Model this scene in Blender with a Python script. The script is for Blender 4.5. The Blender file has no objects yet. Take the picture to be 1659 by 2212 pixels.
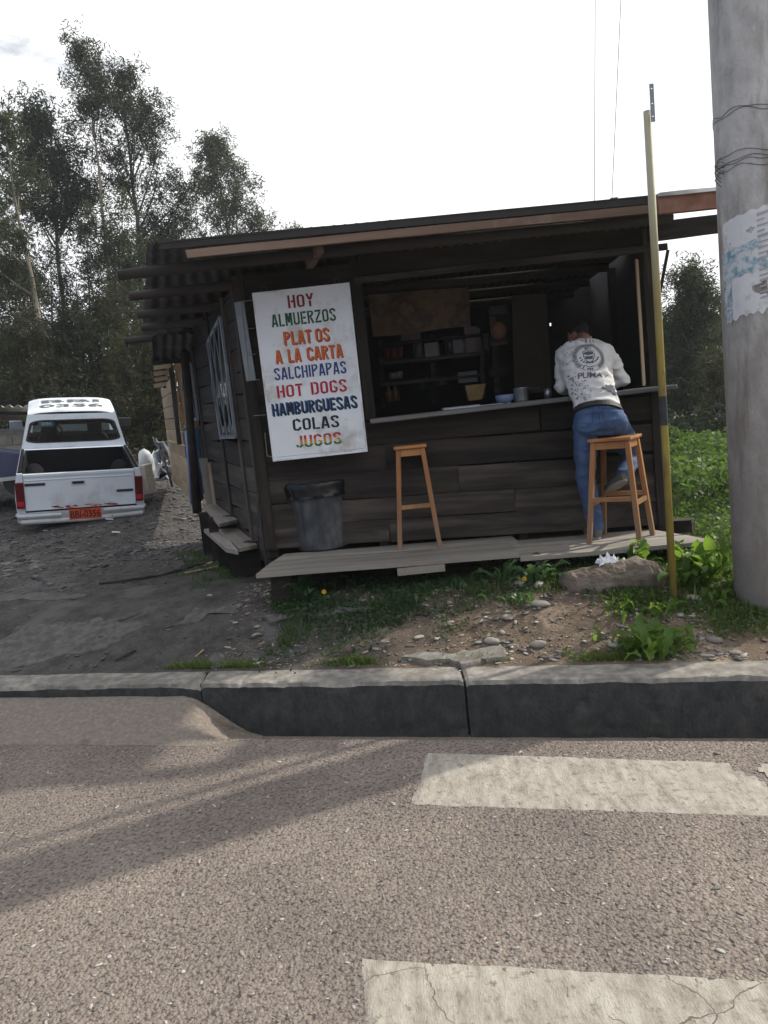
import bpy, bmesh, math, random
import numpy as np
from mathutils import Vector, Matrix, Euler, noise as mnoise
random.seed(7); RNG = np.random.default_rng(11)
SC = bpy.context.scene; COL = SC.collection
R = math.radians

# ------------------------------------------------------------------ camera, sky, sun
FPX, PITCH, ROLL, EYE = 1680.0, R(7.5), R(6.0), 1.72
FW = Vector((0, math.cos(PITCH), -math.sin(PITCH)))
_u0 = Vector((0, math.sin(PITCH), math.cos(PITCH))); _r0 = Vector((1, 0, 0))
RI = math.cos(ROLL)*_r0 - math.sin(ROLL)*_u0
UP = math.sin(ROLL)*_r0 + math.cos(ROLL)*_u0
cam_d = bpy.data.cameras.new('camera'); cam = bpy.data.objects.new('camera', cam_d); COL.objects.link(cam)
cam_d.sensor_fit = 'HORIZONTAL'; cam_d.sensor_width = 36; cam_d.lens = 36*FPX/1659
cam_d.clip_start = .05; cam_d.clip_end = 3000
m = Matrix((RI, UP, -FW)).transposed().to_4x4(); m.translation = Vector((0, 0, EYE)); cam.matrix_world = m
SC.camera = cam
SUN_AZ, SUN_EL = R(66.5), R(36)          # azimuth clockwise from +Y
world = bpy.data.worlds.new('World'); SC.world = world; world.use_nodes = True
wn = world.node_tree; wn.nodes.clear()
wo = wn.nodes.new('ShaderNodeOutputWorld'); wb = wn.nodes.new('ShaderNodeBackground')
sky = wn.nodes.new('ShaderNodeTexSky'); sky.sky_type = 'NISHITA'; sky.sun_disc = False
sky.sun_elevation = SUN_EL; sky.sun_rotation = SUN_AZ; sky.air_density = 1.2; sky.dust_density = 2.0
tc = wn.nodes.new('ShaderNodeTexCoord')
mp = wn.nodes.new('ShaderNodeMapping'); mp.inputs['Scale'].default_value = (1, 1, 2.2); mp.inputs['Location'].default_value = (.35, .1, .2)
nz = wn.nodes.new('ShaderNodeTexNoise'); nz.inputs['Scale'].default_value = 2.6; nz.inputs['Detail'].default_value = 8; nz.inputs['Roughness'].default_value = .62
rp = wn.nodes.new('ShaderNodeValToRGB'); rp.color_ramp.elements[0].position = .27; rp.color_ramp.elements[1].position = .37
wn.links.new(tc.outputs['Generated'], mp.inputs['Vector']); wn.links.new(mp.outputs[0], nz.inputs['Vector']); wn.links.new(nz.outputs['Fac'], rp.inputs['Fac'])
mix = wn.nodes.new('ShaderNodeMix'); mix.data_type = 'RGBA'
# thin bright cloud veil over the blue sky
dt = wn.nodes.new('ShaderNodeVectorMath'); dt.operation = 'DOT_PRODUCT'; dt.inputs[1].default_value = (math.sin(SUN_AZ)*.8, math.cos(SUN_AZ)*.8, .6)
wn.links.new(tc.outputs['Generated'], dt.inputs[0])
# the veil scatters forward: brightest on the sun's side, dimmer and bluer away from it
vr_ = wn.nodes.new('ShaderNodeMapRange'); vr_.interpolation_type = 'SMOOTHSTEP'; vr_.inputs['From Min'].default_value = -.62; vr_.inputs['From Max'].default_value = .42
vr_.inputs['To Min'].default_value = 0; vr_.inputs['To Max'].default_value = 1; wn.links.new(dt.outputs['Value'], vr_.inputs['Value'])
vm = wn.nodes.new('ShaderNodeMix'); vm.data_type = 'RGBA'; vm.inputs['A'].default_value = (2.2, 3.1, 5.0, 1); vm.inputs['B'].default_value = (14.2, 14.3, 14.5, 1)
wn.links.new(vr_.outputs[0], vm.inputs['Factor']); wn.links.new(vm.outputs['Result'], mix.inputs['B'])
wn.links.new(rp.outputs['Color'], mix.inputs['Factor']); wn.links.new(sky.outputs['Color'], mix.inputs['A'])
wn.links.new(mix.outputs['Result'], wb.inputs['Color']); wb.inputs['Strength'].default_value = .075
wn.links.new(wb.outputs[0], wo.inputs['Surface'])
sd = bpy.data.lights.new('sun', 'SUN'); sd.energy = 3.7; sd.angle = R(1.0); sd.color = (1, .93, .80)
sun = bpy.data.objects.new('sun', sd); COL.objects.link(sun)
SUNV = Vector((math.cos(SUN_EL)*math.sin(SUN_AZ), math.cos(SUN_EL)*math.cos(SUN_AZ), math.sin(SUN_EL)))
sun.rotation_euler = SUNV.to_track_quat('Z', 'Y').to_euler(); sun.location = (20, 12, 20)
SC.view_settings.view_transform = 'Standard'; SC.view_settings.look = 'None'
SC.view_settings.gamma = 1; SC.view_settings.exposure = .3; SC.view_settings.use_curve_mapping = False

# ------------------------------------------------------------------ survey helpers (measured bearings -> places in the world)
def ray(px, py): return RI*((px-829.5)/FPX) - UP*((py-1106)/FPX) + FW
def P(px, py, Y):
    v = ray(px, py); return Vector((0, 0, EYE)) + v*(Y/v.y)
def G(px, py, z):
    v = ray(px, py); return Vector((0, 0, EYE)) + v*((z-EYE)/v.z)
def onplane(px, py, p0, d, off=0.0):
    n = Vector((-d[1], d[0], 0)).normalized(); q = Vector((p0[0], p0[1], 0)) + n*off
    v = ray(px, py); t = (n.dot(q) - n.dot(Vector((0, 0, EYE))))/n.dot(v)
    return Vector((0, 0, EYE)) + v*t
def sstep(a, b, x):
    t = max(0., min(1., (x-a)/(b-a))); return t*t*(3-2*t)
KM = -.262                                  # kerb line Y = 4.28 + KM*X (front face of kerb)
def kerbY(x): return 4.28 + KM*x
def gh(x, y):
    s = y - kerbY(x)                        # distance behind kerb
    z = .175 + .24*sstep(.2, 1.3, s)
    z += .10*max(0, min(y-9.2, 9.5))*(1-.75*sstep(-1, 3, x))
    z += .02*max(0, min(y-18.7, 60))
    z += .012*mnoise.noise(Vector((x*1.7, y*1.7, 0))) * sstep(.1, .5, s)
    z += .02*mnoise.noise(Vector((x*.6, y*.6, 5))) * sstep(.3, 1.0, s)
    return z

# ------------------------------------------------------------------ object helpers
WM = {}
def link(o, parent=None, W=None):
    COL.objects.link(o)
    W = W if W is not None else Matrix.Identity(4)
    WM[o.name] = W
    if parent is not None:
        o.parent = parent; o.matrix_basis = WM[parent.name].inverted() @ W
    else: o.matrix_basis = W
    return o
def tag(o, label=None, cat=None, group=None, kind=None):
    if label: o['label'] = label
    if cat: o['category'] = cat
    if group: o['group'] = group
    if kind: o['kind'] = kind
    return o
def thing(name, label, cat, loc=(0, 0, 0), rot=(0, 0, 0), group=None, W=None):
    o = bpy.data.objects.new(name, None); o.empty_display_size = .1
    link(o, None, W if W is not None else (Matrix.Translation(Vector(loc)) @ Euler(rot).to_matrix().to_4x4()))
    return tag(o, label, cat, group)
def mesh_of(name, verts, faces, mats, smooth=False, mi=None):
    me = bpy.data.meshes.new(name); me.from_pydata([tuple(v) for v in verts], [], faces)
    for mm in (mats if isinstance(mats, (list, tuple)) else [mats]): me.materials.append(mm)
    if mi is not None: me.polygons.foreach_set('material_index', mi)
    if smooth: me.polygons.foreach_set('use_smooth', [True]*len(me.polygons))
    me.update(); return me
def obj(name, verts, faces, mat, parent=None, smooth=False, W=None, centre=True, mi=None, label=None):
    """W: world matrix of the frame the verts are written in"""
    W = W if W is not None else Matrix.Identity(4)
    vs = [Vector(v) for v in verts]
    if centre and vs:
        c = sum(vs, Vector())/len(vs); vs = [v-c for v in vs]; W = W @ Matrix.Translation(c)
    o = bpy.data.objects.new(name, mesh_of(name, vs, faces, mat, smooth, mi))
    link(o, parent, W)
    if label: o['label'] = label
    return o
def big(name, V, F, mat, parent=None, smooth=False, W=None):
    """numpy arrays -> mesh (quads or tris)"""
    V = np.asarray(V, dtype=np.float32); F = np.asarray(F, dtype=np.int32)
    c = V.mean(0); V = V - c; k = F.shape[1]
    me = bpy.data.meshes.new(name); me.vertices.add(len(V)); me.loops.add(F.size); me.polygons.add(len(F))
    me.vertices.foreach_set('co', V.ravel()); me.loops.foreach_set('vertex_index', F.ravel())
    me.polygons.foreach_set('loop_start', np.arange(0, F.size, k, dtype=np.int32))
    me.polygons.foreach_set('loop_total', np.full(len(F), k, dtype=np.int32))
    if smooth: me.polygons.foreach_set('use_smooth', np.ones(len(F), dtype=bool))
    me.materials.append(mat); me.update(); me.validate()
    o = bpy.data.objects.new(name, me)
    W = (W if W is not None else Matrix.Identity(4)) @ Matrix.Translation(Vector([float(a) for a in c]))
    return link(o, parent, W)
class MB:
    def __init__(s): s.v = []; s.f = []; s.m = []
    def add(s, v, f, mi=0):
        o = len(s.v); s.v += [Vector(a) for a in v]; s.f += [tuple(i+o for i in q) for q in f]; s.m += [mi]*len(f); return s
    def box(s, c, sz, rot=None, mi=0):
        c = Vector(c); h = [a/2 for a in sz]
        vs = [Vector((x*h[0], y*h[1], z*h[2])) for x in (-1, 1) for y in (-1, 1) for z in (-1, 1)]
        if rot is not None: vs = [rot @ a for a in vs]
        return s.add([a+c for a in vs], [(0, 1, 3, 2), (4, 6, 7, 5), (0, 4, 5, 1), (2, 3, 7, 6), (0, 2, 6, 4), (1, 5, 7, 3)], mi)
    def bar(s, a, b, w, t, up=(0, 0, 1), mi=0, n=1, jit=0.0, taper=1.0):
        """box bar from a to b, w across (perp. to up), t along up"""
        a = Vector(a); b = Vector(b); d = (b-a).normalized(); u = Vector(up); sx = d.cross(u).normalized(); u = sx.cross(d)
        vs = []
        for i in range(n+1):
            k = i/n; c = a.lerp(b, k); tp = 1+(taper-1)*k
            for (i1, i2) in ((-1, -1), (1, -1), (1, 1), (-1, 1)):
                vs.append(c + sx*(i1*w/2*tp+random.uniform(-jit, jit)) + u*(i2*t/2*tp+random.uniform(-jit, jit)))
        fs = [(3, 2, 1, 0)] + [(4*n, 4*n+1, 4*n+2, 4*n+3)]
        for i in range(n):
            o = 4*i
            for k in range(4): fs.append((o+k, o+(k+1) % 4, o+4+(k+1) % 4, o+4+k))
        return s.add(vs, fs, mi)
    def tube(s, pts, r, n=8, mi=0, caps=True):
        pts = [Vector(p) for p in pts]; k = len(pts); rr = r if isinstance(r, (list, tuple)) else [r]*k
        vs = []; fs = []; pu = None
        for i, p in enumerate(pts):
            d = (pts[min(i+1, k-1)]-pts[max(i-1, 0)]).normalized()
            if pu is None: pu = d.orthogonal().normalized()
            pu = (pu - d*pu.dot(d)).normalized(); q = d.cross(pu)
            for j in range(n):
                a = 2*math.pi*j/n; vs.append(p + (pu*math.cos(a)+q*math.sin(a))*rr[i])
        for i in range(k-1):
            for j in range(n): fs.append((i*n+j, i*n+(j+1) % n, (i+1)*n+(j+1) % n, (i+1)*n+j))
        if caps: fs.append(tuple(range(n-1, -1, -1))); fs.append(tuple((k-1)*n+j for j in range(n)))
        return s.add(vs, fs, mi)
    def lathe(s, prof, c=(0, 0, 0), n=20, mi=0, cap=True, fx=None):
        c = Vector(c); vs = []; fs = []
        for (r_, z_) in prof:
            for j in range(n):
                a = 2*math.pi*j/n; rr = r_ if fx is None else fx(r_, z_, a)
                vs.append(c+Vector((rr*math.cos(a), rr*math.sin(a), z_)))
        for i in range(len(prof)-1):
            for j in range(n): fs.append((i*n+j, i*n+(j+1) % n, (i+1)*n+(j+1) % n, (i+1)*n+j))
        if cap: fs.append(tuple(range(n-1, -1, -1))); fs.append(tuple((len(prof)-1)*n+j for j in range(n)))
        return s.add(vs, fs, mi)
    def prism(s, poly, d, mi=0):
        n = len(poly); d = Vector(d); a = [Vector(p) for p in poly]
        return s.add(a+[p+d for p in a], [tuple(range(n-1, -1, -1)), tuple(range(n, 2*n))]+[(i, (i+1) % n, n+(i+1) % n, n+i) for i in range(n)], mi)
    def obj(s, name, mat, parent=None, smooth=False, W=None, label=None, centre=True):
        return obj(name, s.v, s.f, mat, parent, smooth, W, centre, s.m if isinstance(mat, (list, tuple)) else None, label)
def bevel(o, w=.004, seg=1, ang=35):
    md = o.modifiers.new('bevel', 'BEVEL'); md.width = w; md.segments = seg; md.limit_method = 'ANGLE'; md.angle_limit = R(ang); return o

# ------------------------------------------------------------------ materials
def mat(name, cols, scale=6, detail=6, rough=.8, bump=.25, bscale=None, stretch=(1, 1, 1), vary=.25, metal=0.0,
        dirt=None, dscale=3.0, dpos=(.5, .62), nrough=.6, alpha_trans=0, coord='Object', spec=.4, bdist=.01, rvar=0.0, dstretch=(1, 1, 1), sss=None):
    mt = bpy.data.materials.new(name); mt.use_nodes = True; nt = mt.node_tree; N = nt.nodes; L = nt.links
    b = N['Principled BSDF']; b.inputs['Roughness'].default_value = rough; b.inputs['Metallic'].default_value = metal
    b.inputs['Specular IOR Level'].default_value = spec
    t = N.new('ShaderNodeTexCoord'); oi = N.new('ShaderNodeObjectInfo')
    va = N.new('ShaderNodeVectorMath'); va.operation = 'MULTIPLY_ADD'
    cmb = N.new('ShaderNodeCombineXYZ')
    for k in range(3): L.new(oi.outputs['Random'], cmb.inputs[k])
    L.new(cmb.outputs[0], va.inputs[0]); va.inputs[1].default_value = (37, 23, 51); L.new(t.outputs[coord], va.inputs[2])
    m1 = N.new('ShaderNodeMapping'); m1.inputs['Scale'].default_value = stretch; L.new(va.outputs[0], m1.inputs['Vector'])
    n1 = N.new('ShaderNodeTexNoise'); n1.inputs['Scale'].default_value = scale; n1.inputs['Detail'].default_value = detail; n1.inputs['Roughness'].default_value = nrough
    L.new(m1.outputs[0], n1.inputs['Vector'])
    r1 = N.new('ShaderNodeValToRGB'); L.new(n1.outputs['Fac'], r1.inputs['Fac'])
    el = r1.color_ramp.elements
    while len(el) < len(cols): el.new(.5)
    for e, (p_, c_) in zip(el, cols): e.position = p_; e.color = (*c_, 1)
    out = r1.outputs['Color']
    if dirt is not None:
        m2 = N.new('ShaderNodeMapping'); m2.inputs['Scale'].default_value = dstretch; L.new(va.outputs[0], m2.inputs['Vector'])
        n2 = N.new('ShaderNodeTexNoise'); n2.inputs['Scale'].default_value = dscale; n2.inputs['Detail'].default_value = 8; n2.inputs['Roughness'].default_value = .65
        L.new(m2.outputs[0], n2.inputs['Vector'])
        r2 = N.new('ShaderNodeValToRGB'); r2.color_ramp.elements[0].position = dpos[0]; r2.color_ramp.elements[1].position = dpos[1]; L.new(n2.outputs['Fac'], r2.inputs['Fac'])
        mx = N.new('ShaderNodeMix'); mx.data_type = 'RGBA'; L.new(r2.outputs['Color'], mx.inputs['Factor']); L.new(out, mx.inputs['A']); mx.inputs['B'].default_value = (*dirt, 1)
        out = mx.outputs['Result']
    if vary:
        hs = N.new('ShaderNodeHueSaturation'); mr = N.new('ShaderNodeMapRange'); L.new(oi.outputs['Random'], mr.inputs['Value'])
        mr.inputs['To Min'].default_value = 1-vary; mr.inputs['To Max'].default_value = 1+vary; L.new(mr.outputs[0], hs.inputs['Value']); L.new(out, hs.inputs['Color']); out = hs.outputs['Color']
    L.new(out, b.inputs['Base Color'])
    if bump:
        n3 = N.new('ShaderNodeTexNoise'); n3.inputs['Scale'].default_value = bscale or scale*3; n3.inputs['Detail'].default_value = 8; n3.inputs['Roughness'].default_value = .65
        L.new(m1.outputs[0], n3.inputs['Vector']); bp = N.new('ShaderNodeBump'); bp.inputs['Strength'].default_value = bump; bp.inputs['Distance'].default_value = bdist
        L.new(n3.outputs['Fac'], bp.inputs['Height']); L.new(bp.outputs[0], b.inputs['Normal'])
    if rvar:
        mr2 = N.new('ShaderNodeMapRange'); L.new(n1.outputs['Fac'], mr2.inputs['Value']); mr2.inputs['From Min'].default_value = .3; mr2.inputs['From Max'].default_value = .7
        mr2.inputs['To Min'].default_value = max(0, rough-rvar); mr2.inputs['To Max'].default_value = min(1, rough+rvar); L.new(mr2.outputs[0], b.inputs['Roughness'])
    return mt
def leafmat(name, c1, c2, trans=(.25, .35, .06), tf=.45, rough=.45, spec=.3):
    mt = bpy.data.materials.new(name); mt.use_nodes = True; nt = mt.node_tree; N = nt.nodes; L = nt.links
    b = N['Principled BSDF']; b.inputs['Roughness'].default_value = rough; b.inputs['Specular IOR Level'].default_value = spec
    g = N.new('ShaderNodeNewGeometry'); r1 = N.new('ShaderNodeValToRGB'); r1.color_ramp.elements[0].color = (*c1, 1); r1.color_ramp.elements[1].color = (*c2, 1)
    L.new(g.outputs['Random Per Island'], r1.inputs['Fac']); L.new(r1.outputs['Color'], b.inputs['Base Color'])
    tr = N.new('ShaderNodeBsdfTranslucent'); hs = N.new('ShaderNodeMix'); hs.data_type = 'RGBA'; hs.inputs['Factor'].default_value = .6
    L.new(r1.outputs['Color'], hs.inputs['A']); hs.inputs['B'].default_value = (*trans, 1); L.new(hs.outputs['Result'], tr.inputs['Color'])
    ms = N.new('ShaderNodeMixShader'); ms.inputs[0].default_value = tf; L.new(b.outputs[0], ms.inputs[1]); L.new(tr.outputs[0], ms.inputs[2])
    L.new(ms.outputs[0], N['Material Output'].inputs['Surface']); return mt
def flat(name, c, rough=.6, metal=0, bump=0.0, vary=0.0):
    return mat(name, [(.3, tuple(a*.82 for a in c)), (.7, tuple(min(1, a*1.1) for a in c))], scale=9, rough=rough, metal=metal, bump=bump, vary=vary, bscale=60)
def grime(mt, z0, z1, c):
    N = mt.node_tree.nodes; L = mt.node_tree.links; b = N['Principled BSDF']; src = b.inputs['Base Color'].links[0].from_socket
    g = N.new('ShaderNodeNewGeometry'); sx = N.new('ShaderNodeSeparateXYZ'); L.new(g.outputs['Position'], sx.inputs[0]); nn = N.new('ShaderNodeTexNoise'); nn.inputs['Scale'].default_value = 5; nn.inputs['Detail'].default_value = 8; nn.inputs['Roughness'].default_value = .7
    L.new(g.outputs['Position'], nn.inputs['Vector']); ad = N.new('ShaderNodeMath'); ad.operation = 'MULTIPLY_ADD'; L.new(nn.outputs['Fac'], ad.inputs[0]); ad.inputs[1].default_value = -(z1-z0)*.9; L.new(sx.outputs['Z'], ad.inputs[2])
    mr = N.new('ShaderNodeMapRange'); L.new(ad.outputs[0], mr.inputs['Value']); mr.inputs['From Min'].default_value = z1-(z1-z0)*.45; mr.inputs['From Max'].default_value = z0-(z1-z0)*.45; mr.inputs['To Max'].default_value = .85
    mx = N.new('ShaderNodeMix'); mx.data_type = 'RGBA'; L.new(mr.outputs[0], mx.inputs['Factor']); L.new(src, mx.inputs['A']); mx.inputs['B'].default_value = (*c, 1); L.new(mx.outputs['Result'], b.inputs['Base Color'])
M = {}
M['wood_dark'] = mat('weathered_dark_wood', [(.34, (.006, .005, .004)), (.5, (.018, .014, .0115)), (.66, (.046, .036, .029))], 9, 12, .88, .6, 30, (.10, 1, 1), .25, dirt=(.055, .046, .038), dscale=2.2, dpos=(.55, .8), bdist=.006, dstretch=(.3, 1, 1))
M['wood_low'] = mat('weathered_grey_wood', [(.34, (.012, .009, .008)), (.5, (.038, .031, .026)), (.66, (.085, .070, .059))], 9, 12, .9, .6, 30, (.10, 1, 1), .2, dirt=(.11, .095, .078), dscale=2.5, dpos=(.55, .8), bdist=.006, dstretch=(.3, 1, 1))
M['wood_deck'] = mat('trodden_deck_wood', [(.3, (.13, .118, .105)), (.5, (.235, .215, .19)), (.7, (.34, .31, .27))], 5, 9, .85, .4, 25, (.1, 1.2, 1), .12, dirt=(.10, .085, .07), dscale=3, dpos=(.55, .75), bdist=.004, dstretch=(.4, 1, 1))
M['shade_wood'] = mat('shade_darkened_wood', [(.34, (.005, .0045, .004)), (.66, (.018, .0145, .012))], 7, 8, .9, .4, 25, (.12, 1, 1), .2)  # inner boards nearly black: the stall's inside shade is put into the colour
M['wood_pale'] = mat('pale_new_wood', [(.25, (.22, .16, .10)), (.5, (.32, .24, .15)), (.78, (.42, .33, .22))], 5, 8, .8, .4, 20, (.12, 1, 1), .2, dirt=(.12, .09, .06), dscale=2, dpos=(.55, .75), bdist=.005)
M['wood_fascia'] = mat('orange_brown_fascia_wood', [(.3, (.08, .052, .038)), (.5, (.155, .10, .072)), (.7, (.24, .17, .13))], 5, 8, .8, .4, 20, (.12, 1, 1), .12, dirt=(.26, .22, .17), dscale=2, dpos=(.6, .72), bdist=.005)
M['stool_wood'] = mat('varnished_orange_wood', [(.3, (.23, .09, .028)), (.5, (.36, .155, .05)), (.7, (.45, .22, .08))], 5, 8, .42, .25, 25, (1, 1, .12), .1, dirt=(.16, .07, .03), dscale=4, dpos=(.58, .75), bdist=.003, dstretch=(1, 1, .4))
grime(M['stool_wood'], .5, 1.15, (.20, .15, .105))
M['log'] = mat('round_timber', [(.25, (.022, .018, .016)), (.55, (.045, .037, .032)), (.8, (.09, .078, .07))], 6, 8, .9, .5, 25, (.15, 1, 1), .3)
M['tin'] = mat('galvanised_roof_sheet', [(.3, (.045, .045, .05)), (.55, (.11, .11, .115)), (.75, (.20, .20, .21))], 4, 8, .55, .1, 20, (1, 1, 1), .1, .3, dirt=(.10, .05, .03), dscale=3, dpos=(.55, .75))
M['rusty'] = mat('rusty_fascia_metal', [(.3, (.13, .06, .04)), (.5, (.23, .11, .075)), (.7, (.32, .19, .14))], 6, 8, .75, .3, 30, vary=.05)
M['tar'] = flat('black_roof_edge', (.03, .028, .028), .8, 0, .2)
M['sign'] = mat('dirty_white_sign', [(.3, (.66, .70, .75)), (.7, (.74, .78, .83))], 3, 6, .55, .08, 30, vary=0, dirt=(.30, .26, .20), dscale=4, dpos=(.50, .78))
M['steel_paint'] = flat('grey_painted_steel', (.22, .25, .28), .5, .2, .1)
M['alu'] = flat('worn_aluminium', (.45, .46, .48), .35, .8)
M['iron'] = flat('dark_iron', (.05, .05, .055), .5, .5, .2)
def glare_tint(mt, z0, z1, c, amt=.8):
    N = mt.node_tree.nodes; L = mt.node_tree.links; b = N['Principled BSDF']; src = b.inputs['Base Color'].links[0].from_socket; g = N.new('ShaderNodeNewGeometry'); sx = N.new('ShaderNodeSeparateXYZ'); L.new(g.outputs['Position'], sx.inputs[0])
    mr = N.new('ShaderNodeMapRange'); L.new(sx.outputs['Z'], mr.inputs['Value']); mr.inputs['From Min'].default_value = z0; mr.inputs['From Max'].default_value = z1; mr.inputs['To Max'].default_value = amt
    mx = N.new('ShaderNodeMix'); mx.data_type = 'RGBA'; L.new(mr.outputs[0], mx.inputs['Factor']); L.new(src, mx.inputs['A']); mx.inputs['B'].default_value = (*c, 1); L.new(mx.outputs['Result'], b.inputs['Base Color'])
M['black_plastic'] = mat('dusty_black_plastic', [(.3, (.022, .025, .03)), (.5, (.05, .055, .063)), (.7, (.12, .125, .13))], 7, 8, .55, .15, 30, (1, 1, .6), 0, dirt=(.12, .12, .12), dscale=5, dpos=(.6, .8))
M['bag'] = flat('black_bin_bag', (.008, .009, .012), .22)
M['concrete'] = mat('kerb_concrete', [(.32, (.13, .12, .108)), (.5, (.215, .20, .18)), (.66, (.31, .29, .262))], 14, 14, .92, .6, 60, vary=.06, dirt=(.13, .12, .105), dscale=2.5, dpos=(.5, .75), bdist=.006)
M['pole_conc'] = mat('pole_concrete', [(.32, (.33, .325, .32)), (.5, (.45, .445, .435)), (.66, (.55, .54, .525))], 9, 14, .92, .9, 55, (1, 1, .5), 0, dirt=(.24, .215, .19), dscale=4.5, dpos=(.52, .66), bdist=.008, dstretch=(2.2, 2.2, .35))
grime(M['pole_conc'], .6, 2.9, (.17, .145, .125))
M['paper'] = mat('torn_white_flyer', [(.3, (.55, .56, .58)), (.7, (.68, .69, .71))], 5, 5, .8, .1, 40, vary=.05, dirt=(.38, .36, .33), dscale=6, dpos=(.58, .7))
M['paper_blue'] = mat('faded_blue_flyer', [(.38, (.16, .28, .36)), (.48, (.34, .44, .49)), (.56, (.54, .57, .59))], 22, 6, .8, .1, 40, vary=.1)
M['ink'] = flat('faded_ink', (.36, .36, .38), .8)
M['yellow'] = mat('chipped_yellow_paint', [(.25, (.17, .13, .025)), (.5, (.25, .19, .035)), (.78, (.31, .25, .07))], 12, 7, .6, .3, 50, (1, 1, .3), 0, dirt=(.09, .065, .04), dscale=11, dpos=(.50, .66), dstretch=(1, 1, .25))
glare_tint(M['yellow'], 1.9, 2.9, (.34, .33, .25), .85)  # pale haze glare at the pole's top mixed into its paint
M['stone'] = mat('river_stone', [(.25, (.17, .155, .14)), (.5, (.26, .24, .215)), (.78, (.36, .335, .30))], 8, 7, .9, .4, 40, vary=.3)
M['block'] = mat('grey_block', [(.25, (.24, .22, .18)), (.5, (.34, .32, .27)), (.78, (.44, .41, .35))], 6, 7, .9, .4, 40, vary=.15)
M['rock'] = mat('pinkish_log_rock', [(.3, (.07, .055, .042)), (.5, (.15, .12, .095)), (.7, (.26, .215, .18))], 7, 9, .92, .8, 22, (.5, 1, 1.6), 0, bdist=.02)

# ground: soil, mud, gravel; road: chip-seal asphalt
def ground_mat():
    mt = bpy.data.materials.new('verge_soil'); mt.use_nodes = True; nt = mt.node_tree; N = nt.nodes; L = nt.links
    b = N['Principled BSDF']; b.inputs['Roughness'].default_value = .93; b.inputs['Specular IOR Level'].default_value = .2
    g = N.new('ShaderNodeNewGeometry')
    def noise(sc, det=8, ro=.6):
        n = N.new('ShaderNodeTexNoise'); n.inputs['Scale'].default_value = sc; n.inputs['Detail'].default_value = det; n.inputs['Roughness'].default_value = ro; L.new(g.outputs['Position'], n.inputs['Vector']); return n
    def ramp(src, a, b_, ca=(0, 0, 0), cb=(1, 1, 1)):
        r = N.new('ShaderNodeValToRGB'); r.color_ramp.elements[0].position = a; r.color_ramp.elements[1].position = b_
        r.color_ramp.elements[0].color = (*ca, 1); r.color_ramp.elements[1].color = (*cb, 1); L.new(src, r.inputs['Fac']); return r.outputs['Color']
    def mixc(f, a, b_):
        x = N.new('ShaderNodeMix'); x.data_type = 'RGBA'; L.new(f, x.inputs['Factor'])
        for s_, v in (('A', a), ('B', b_)):
            if isinstance(v, tuple): x.inputs[s_].default_value = (*v, 1)
            else: L.new(v, x.inputs[s_])
        return x.outputs['Result']
    soil = ramp(noise(7).outputs['Fac'], .3, .72, (.085, .062, .045), (.20, .15, .11))
    mud = ramp(noise(6, 12, .7).outputs['Fac'], .33, .68, (.036, .033, .031), (.105, .097, .091))
    sx = N.new('ShaderNodeSeparateXYZ'); L.new(g.outputs['Position'], sx.inputs[0])
    # the yard on the left is wet black mud and gravel, the verge on the right brown soil
    w = N.new('ShaderNodeMath'); w.operation = 'MULTIPLY_ADD'; L.new(noise(1.1, 5).outputs['Fac'], w.inputs[0]); w.inputs[1].default_value = 2.4; L.new(sx.outputs['X'], w.inputs[2])
    mr = N.new('ShaderNodeMapRange'); L.new(w.outputs[0], mr.inputs['Value']); mr.inputs['From Min'].default_value = .5; mr.inputs['From Max'].default_value = 1.7
    c = mixc(mr.outputs[0], mud, soil)
    pat = ramp(noise(1.9, 9, .7).outputs['Fac'], .53, .60)                     # pale crusts of old concrete and dried silt
    c = mixc(pat, c, mixc(mr.outputs[0], (.105, .10, .098), (.27, .21, .155)))
    vr = N.new('ShaderNodeTexVoronoi'); vr.inputs['Scale'].default_value = 34; L.new(g.outputs['Position'], vr.inputs['Vector'])
    vs = ramp(vr.outputs['Distance'], .18, .30, (1, 1, 1), (0, 0, 0))
    sp = ramp(vr.outputs['Color'], .55, .6)
    mm = N.new('ShaderNodeMath'); mm.operation = 'MULTIPLY'; L.new(vs, mm.inputs[0]); L.new(sp, mm.inputs[1])
    c = mixc(mm.outputs[0], c, (.11, .10, .09))
    # further off the ground is grassy
    mr3 = N.new('ShaderNodeMapRange'); L.new(sx.outputs['Y'], mr3.inputs['Value']); mr3.inputs['From Min'].default_value = 17; mr3.inputs['From Max'].default_value = 22
    c = mixc(mr3.outputs[0], c, ramp(noise(2).outputs['Fac'], .3, .7, (.035, .06, .018), (.07, .10, .03)))
    mr4 = N.new('ShaderNodeMapRange'); L.new(sx.outputs['X'], mr4.inputs['Value']); mr4.inputs['From Min'].default_value = 2.5; mr4.inputs['From Max'].default_value = 3.4
    c = mixc(mr4.outputs[0], c, ramp(noise(3).outputs['Fac'], .3, .7, (.04, .065, .02), (.09, .09, .04)))
    L.new(c, b.inputs['Base Color'])
    bp = N.new('ShaderNodeBump'); bp.inputs['Strength'].default_value = .8; bp.inputs['Distance'].default_value = .03; L.new(noise(16, 10, .7).outputs['Fac'], bp.inputs['Height']); L.new(bp.outputs[0], b.inputs['Normal'])
    return mt
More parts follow.
